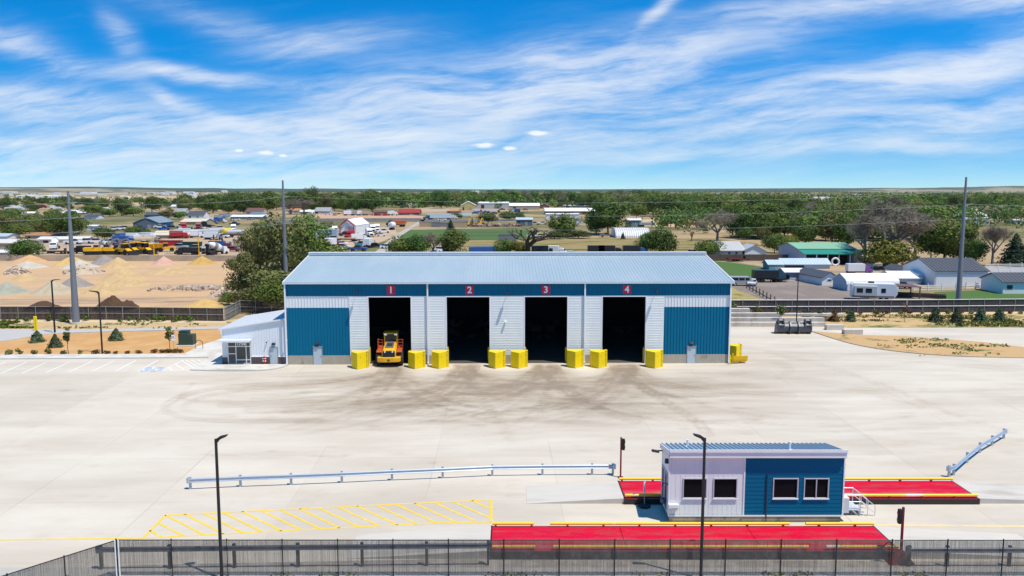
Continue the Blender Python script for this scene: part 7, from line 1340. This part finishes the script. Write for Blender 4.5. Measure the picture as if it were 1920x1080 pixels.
TT = [('airy-o1', 455, 563, 470, 62, 'loose grey green tree over the rubble left of the warehouse'), ('bush-o4', 500, 560, 500, 90, 'dense olive green tree beside the transmission pole behind the annex'), ('airy-o2', 532, 545, 400, 105, 'tall airy olive tree with visible limbs at the left end of the warehouse'), ('airy-m1', 575, 520, 396, 85, 'tall thin crowned tree behind the left roof corner'), ('bush-m1', 600, 505, 448, 95, 'bright green broad tree right behind the left roof corner'), ('airy-o3', 480, 540, 425, 75, 'tall olive tree left of the transmission pole'), ('bush-o1', 470, 575, 535, 60, 'low olive bushy tree behind the screened fence'), ('bush-m8', 520, 585, 520, 70, 'leafy bushy tree directly behind the annex roof'), ('bush-m2', 430, 572, 548, 30, 'small green bush at the foot of the rubble heap'), ('big-m9', 560, 500, 430, 80, 'mid green tree filling the gap behind the left roof corner'), ('airy-m2', 500, 520, 405, 60, 'slim upright tree just left of the transmission pole'),
  ('bush-m3', 748, 482, 443, 46, 'rounded green tree above the roof, left of a close pair'), ('bush-d3', 783, 482, 440, 38, 'darker rounded tree above the roof, right of a close pair'), ('bare-1', 812, 480, 437, 36, 'grey bare tree between rounded green trees above the roof'), ('big-m1', 848, 481, 433, 48, 'round dense green tree alone above the roof left of the field'), ('bush-m4', 943, 481, 446, 32, 'small leafy tree left of the dead tree'), ('dead-1', 990, 482, 424, 84, 'dead dark leafless tree spreading above the roof ridge'), ('bush-y1', 972, 481, 452, 26, 'low bright bush at the foot of the dead tree'),
  ('big-m2', 1055, 444, 400, 54, 'big green tree in front of the long white roofed building'), ('big-d1', 1140, 440, 376, 78, 'largest rounded green tree beside the round topped hut'), ('big-m3', 1118, 438, 393, 46, 'green tree joined to the left of the largest rounded one'), ('bush-d4', 1085, 447, 432, 40, 'low dark hedge like trees below the small white house'), ('bush-d5', 1040, 448, 434, 34, 'low dark bushes left of the dry field edge'), ('conifer-1', 1168, 448, 434, 10, 'tiny dark conifer before the round topped hut'), ('big-d2', 1238, 477, 425, 58, 'dense green tree just right of the round topped hut'), ('bush-m5', 1212, 477, 437, 32, 'paler leafy tree leaning on the dense one by the hut'), ('bush-m6', 1328, 483, 450, 42, 'round bright green tree beside the grey roofed house'), ('dead-2', 1297, 452, 434, 14, 'tiny dead tree alone in the dry field'),
  ('bare-2', 1345, 452, 388, 54, 'pale grey bare tree among green ones right of the field'), ('big-d3', 1385, 446, 382, 56, 'dark green tree right of the pale grey bare tree'), ('bush-d6', 1400, 449, 424, 26, 'dark low tree beside the white stake'), ('big-m4', 1415, 432, 386, 46, 'mid green tree behind the dark one right of the bare tree'), ('airy-o4', 1430, 460, 420, 24, 'thin brownish tree right of the dark low one'), ('bush-m7', 1452, 474, 434, 34, 'leafy bush left behind the green roofed barn'), ('bush-y2', 1480, 470, 440, 30, 'yellowish bush just behind the green roofed barn corner'), ('bush-d7', 1510, 462, 418, 40, 'dark leafy bush directly behind the green barn roof'), ('big-d4', 1470, 446, 400, 56, 'dark broad tree left of the reddish bare shrub'), ('bare-3', 1505, 450, 400, 34, 'reddish grey bare shrub behind the green barn'), ('big-o1', 1560, 462, 396, 60, 'olive broad tree above the middle of the green barn roof'), ('big-d5', 1590, 466, 400, 50, 'dark tree at the right end of the green barn roof'),
  ('bare-4', 1662, 500, 374, 118, 'huge grey bare tree spreading behind the yellow green tree'), ('bare-5', 1622, 494, 400, 58, 'grey bare tree joined to the left of the huge one'), ('bush-y3', 1663, 504, 442, 82, 'yellow green leafy tree in front of the huge bare tree'), ('bare-6', 1715, 488, 400, 60, 'grey twiggy tree right of the huge bare one'), ('big-m5', 1770, 488, 400, 92, 'big bright green tree behind the white garage'), ('big-d6', 1745, 488, 425, 50, 'dark green tree left against the big bright one'), ('big-m6', 1808, 494, 420, 54, 'green tree right of the transmission pole behind the garage'), ('bush-d8', 1830, 496, 450, 40, 'dark leafy tree at the right end of the garage roof'), ('bare-7', 1860, 497, 422, 44, 'grey bare tree left of the dark conifer'), ('conifer-2', 1902, 498, 435, 66, 'wide dark conifer at the right side behind the white rail fence'), ('bush-o2', 1935, 498, 452, 50, 'olive bush cut by the right edge beside the dark conifer'),
  ('bush-d9', 50, 487, 447, 48, 'big round dark green bush by the tan shed behind the sand yard'), ('big-d7', 132, 445, 398, 56, 'large dark tree behind the big steel pole'), ('big-m7', 103, 442, 404, 46, 'mid green tree left of the big steel pole'), ('bush-m8', 30, 446, 420, 44, 'green leafy clump behind the orange roofed house'), ('airy-o5', 12, 440, 400, 48, 'brownish airy tree at the left edge'), ('bush-m9', 75, 433, 412, 40, 'low green clump behind the grey roof'), ('airy-o6', 60, 420, 398, 40, 'brownish grey thicket tree beside the white roofed building'), ('bush-d10', 196, 452, 424, 34, 'dark rounded tree before the garages of the equipment yard'), ('bush-m10', 250, 449, 422, 28, 'bright green tree before the blue grey workshop'), ('bush-d11', 272, 449, 428, 20, 'darker small tree right of the bright one before the workshop'), ('big-d8', 228, 405, 371, 28, 'tall dark tree left of a similar one beyond the workshop'), ('big-d9', 285, 398, 369, 36, 'tall dark tree standing over the dark blue house'), ('bush-m11', 173, 404, 384, 34, 'light green trees right above the steel pole sheds'), ('bush-m12', 205, 406, 386, 26, 'green tree left of the tall dark one beyond the workshop'), ('airy-o7', 315, 412, 387, 30, 'brownish tree behind the blue grey workshop'), ('bush-m13', 336, 411, 396, 24, 'bright green low tree before the white dark roofed house'), ('bush-m14', 250, 405, 388, 34, 'mid green trees between two tall dark ones'),
  ('big-d10', 583, 398, 348, 24, 'tallest tree standing up out of the far belt against the sky'), ('conifer-3', 845, 431, 410, 17, 'small round dark tree between the tan bins'), ('bush-d12', 852, 409, 399, 26, 'low dark tree in front of the yellow hall'), ('bush-d13', 915, 420, 399, 32, 'round dark tree before the long white units'), ('bush-d14', 950, 413, 396, 24, 'round dark tree at the right of the long white units'), ('bush-d15', 972, 412, 398, 20, 'dark bushy tree left of the pale blue grey building'), ('conifer-4', 885, 421, 407, 7, 'narrow dark tree between the yellow lift machines'), ('bush-o3', 612, 432, 415, 36, 'dark olive bush left of the tent'), ('bare-8', 545, 402, 376, 44, 'grey brown bare tree above the red roofed building'), ('bare-9', 570, 402, 372, 40, 'dark bare tree over the low white building')]
for a in TT: tree(*a)
# belts of trees farther off, still trees one can count
def belt(box, n, hs, ws, kinds, label, group, seed):
    rr = random.Random(seed); pts = []
    for _ in range(n * 8):
        u = rr.uniform(box[0], box[1]); v = rr.uniform(box[2], box[3])
        if all(abs(u - a) > (v - 352) * .42 or abs(v - c_) > 1.6 for a, c_ in pts): pts.append((u, v))
        if len(pts) >= n: break
    for u, v in pts:
        p = G(u, v); h = rr.uniform(*hs); w = h * rr.uniform(*ws); k_ = rr.choice(kinds); src = proto(k_); sw = w / 10; sc = (sw, sw, h / 10)
        if src.get('_new'): o = src; del o['_new']; o.location = p; o.scale = sc
        else: o = copy_tree(src, p, rr.uniform(0, 6.28), None, sc)
        tag(o, label, 'tree', group)
GK = ['big-m2', 'big-d1', 'big-d3', 'bush-m3', 'bush-d3', 'big-o1', 'big-m4', 'big-d5']
belt((440, 700, 386, 399), 40, (13, 20), (1.0, 1.5), GK + ['airy-o3'], 'one of the many green trees of the belt behind the dark shingled house', 'trees behind the shingled house', 1)
belt((690, 960, 379, 391), 40, (14, 21), (1.0, 1.5), GK + ['airy-o3'], 'one of the many green trees of the belt behind the red barns and yellow hall', 'trees behind the barns', 2)
belt((960, 1260, 378, 390), 42, (14, 21), (1.0, 1.5), GK + ['bare-1'], 'one of the many green trees of the belt behind the long white roofs', 'trees behind the long white roofs', 3)
belt((1120, 1460, 388, 412), 40, (12, 18), (1.0, 1.5), GK + ['bush-y2'], 'one of the many green trees behind the orange sand lot', 'trees behind the sand lot', 4)
belt((1420, 1760, 388, 452), 58, (9.5, 15), (1.1, 1.6), GK + ['bush-y2', 'bare-1', 'airy-o3', 'bush-o1'], 'one of the many trees between the green barn and the horizon', 'trees behind the green barn', 5)
belt((1740, 1940, 370, 398), 26, (12, 18), (1.0, 1.5), GK + ['bush-y2'], 'one of the many trees beyond the right long white building', 'trees beyond the right white building', 6)
belt((340, 480, 386, 402), 20, (12, 18), (1.0, 1.4), GK, 'one of the tall green trees behind the white dark roofed house', 'trees behind the equipment yard', 7)
belt((-20, 350, 376, 396), 26, (7, 12), (1.1, 1.7), GK + ['airy-o3'], 'one of the scattered trees among the far left fields', 'scattered far left trees', 8)
belt((-10, 150, 402, 446), 22, (5, 8), (1.2, 1.8), ['airy-o3', 'bush-m3', 'bush-o1', 'bush-d3', 'bush-m4'], 'one of the thicket trees left of the big steel pole', 'thicket left of the pole', 9)
# ------------------------------------------------------------------ far woodland, one mass
def woodland(name, n, urange, vrange, leaf, seed, hs, label, dens=None, per=24, lsz=2.4):
    rng = np.random.default_rng(seed); u = rng.uniform(*urange, n); v = vrange[0] + (vrange[1] - vrange[0]) * rng.uniform(0, 1, n) ** 1.1; D_ = CAM_H / np.array([slope(a) for a in v]); x = (u - 960) / F * (D_ * CT + CAM_H * ST)
    if dens is not None: k_ = fbm(u * .011 + 7, v * .22 + 3, seed, 4) > dens; x, D_ = x[k_], D_[k_]
    m_ = len(x); h = rng.uniform(*hs, m_); w = h * rng.uniform(.8, 1.3, m_); idx = np.repeat(np.arange(m_), per); d = rng.normal(size=(len(idx), 3)); d /= np.linalg.norm(d, axis=1)[:, None]; d *= rng.uniform(.5, 1, len(idx))[:, None] ** .5
    P = np.stack([x[idx] + d[:, 0] * w[idx] * .5, D_[idx] + d[:, 1] * w[idx] * .5, h[idx] * (.52 + .48 * d[:, 2])], 1)
    P[:, 2] = np.maximum(P[:, 2], .5); me = quads_mesh(name, P, lsz, leaf, rng, asp=(.6, 1), nd=d + np.array([0, 0, .25])); o = bpy.data.objects.new(name, me); C.objects.link(o); tag(o, label, None, None, 'stuff')
woodland('woodland', 3000, (430, 2300), (361.5, 391), L_MID, 31, (10, 17), 'far mass of green trees reaching to the horizon', .39); woodland('woodland', 1900, (430, 2300), (362, 391), L_DEEP, 32, (10, 17), 'darker trees mixed into the far wood', .39)
woodland('woodland', 800, (520, 2300), (362, 390), L_OLIVE, 33, (9, 15), 'paler olive trees mixed into the far wood'); woodland('woodland', 900, (-60, 440), (359.5, 386), L_MID, 34, (5, 10), 'scattered far trees among the left fields', .45); woodland('woodland', 900, (-60, 2000), (358.6, 361.5), L_DEEP, 35, (10, 18), 'very far trees along the horizon', .40, 14, 5.0)
woodland('woodland', 420, (1230, 1960), (391, 432), L_DEEP, 37, (8, 13), 'dense lower trees filling the wood behind the green barn', .43, 60, 1.1); woodland('woodland', 320, (1230, 1960), (391, 440), L_OLIVE, 38, (6, 10), 'brownish brush filling the wood behind the green barn', .46, 50, 1.0)
# ------------------------------------------------------------------ rising ground at the horizon
def hills(name, D_, u0, u1, prof, m, seed, depth=900):
    n = 160; us = np.linspace(u0, u1, n); hh = np.interp(us, [p[0] for p in prof], [p[1] for p in prof]); hh = hh + (fbm(us * .02, us * 0 + seed, seed, 4) - .45) * 1.4
    b = MB(); vs = []
    for u, v in zip(us, hh):
        x = X(u, D_); z = CAM_H + (356 - v) / F * D_; vs += [(x, D_ - depth, -.2), (x, D_, z), (x * 1.05, D_ + depth * .5, z * .8)]
    fs = []
    for i in range(n - 1): fs += [(3 * i, 3 * i + 3, 3 * i + 4, 3 * i + 1), (3 * i + 1, 3 * i + 4, 3 * i + 5, 3 * i + 2)]
    b.add(vs, fs); struct(b.build(name, m))
hm = mat('far_hill_green', (.055, .075, .04), .95, var=.4, scale=.004, stretch=(1, .3, 3)); hm2 = mat('far_hill_tan', (.30, .25, .16), .95, var=.4, scale=.004, col2=(.08, .09, .05), c2scale=.002)
hills('hills', 8400, -400, 2320, [(-400, 350), (0, 351), (160, 350), (320, 352.5), (500, 353.5), (1000, 355), (1300, 354), (1600, 352.5), (2320, 351)], hm, 3)
hills('hills', 6400, 1560, 2420, [(1560, 357.5), (1640, 354.5), (1760, 351.5), (1900, 349), (2420, 347)], hm2, 9); hills('hills', 6000, -500, 340, [(-500, 350.5), (0, 352.5), (200, 353.5), (340, 358)], hm2, 12)

# ------------------------------------------------------------------ the air
b = MB(); b.box(-9300, 9300, -400, 9700, -2, 95)
hz = bpy.data.materials.new('air_haze'); hz.use_nodes = True; hz.node_tree.nodes.remove(hz.node_tree.nodes['Principled BSDF']); pv = hz.node_tree.nodes.new('ShaderNodeVolumePrincipled')
pv.inputs['Color'].default_value = (.72, .84, 1, 1); pv.inputs['Density'].default_value = 0.000016; pv.inputs['Anisotropy'].default_value = 0.0
hz.node_tree.links.new(pv.outputs[0], hz.node_tree.nodes['Material Output'].inputs['Volume'])
ho = b.build('haze', hz); ho['kind'] = 'stuff'; ho['label'] = 'thin blue haze in the far air'
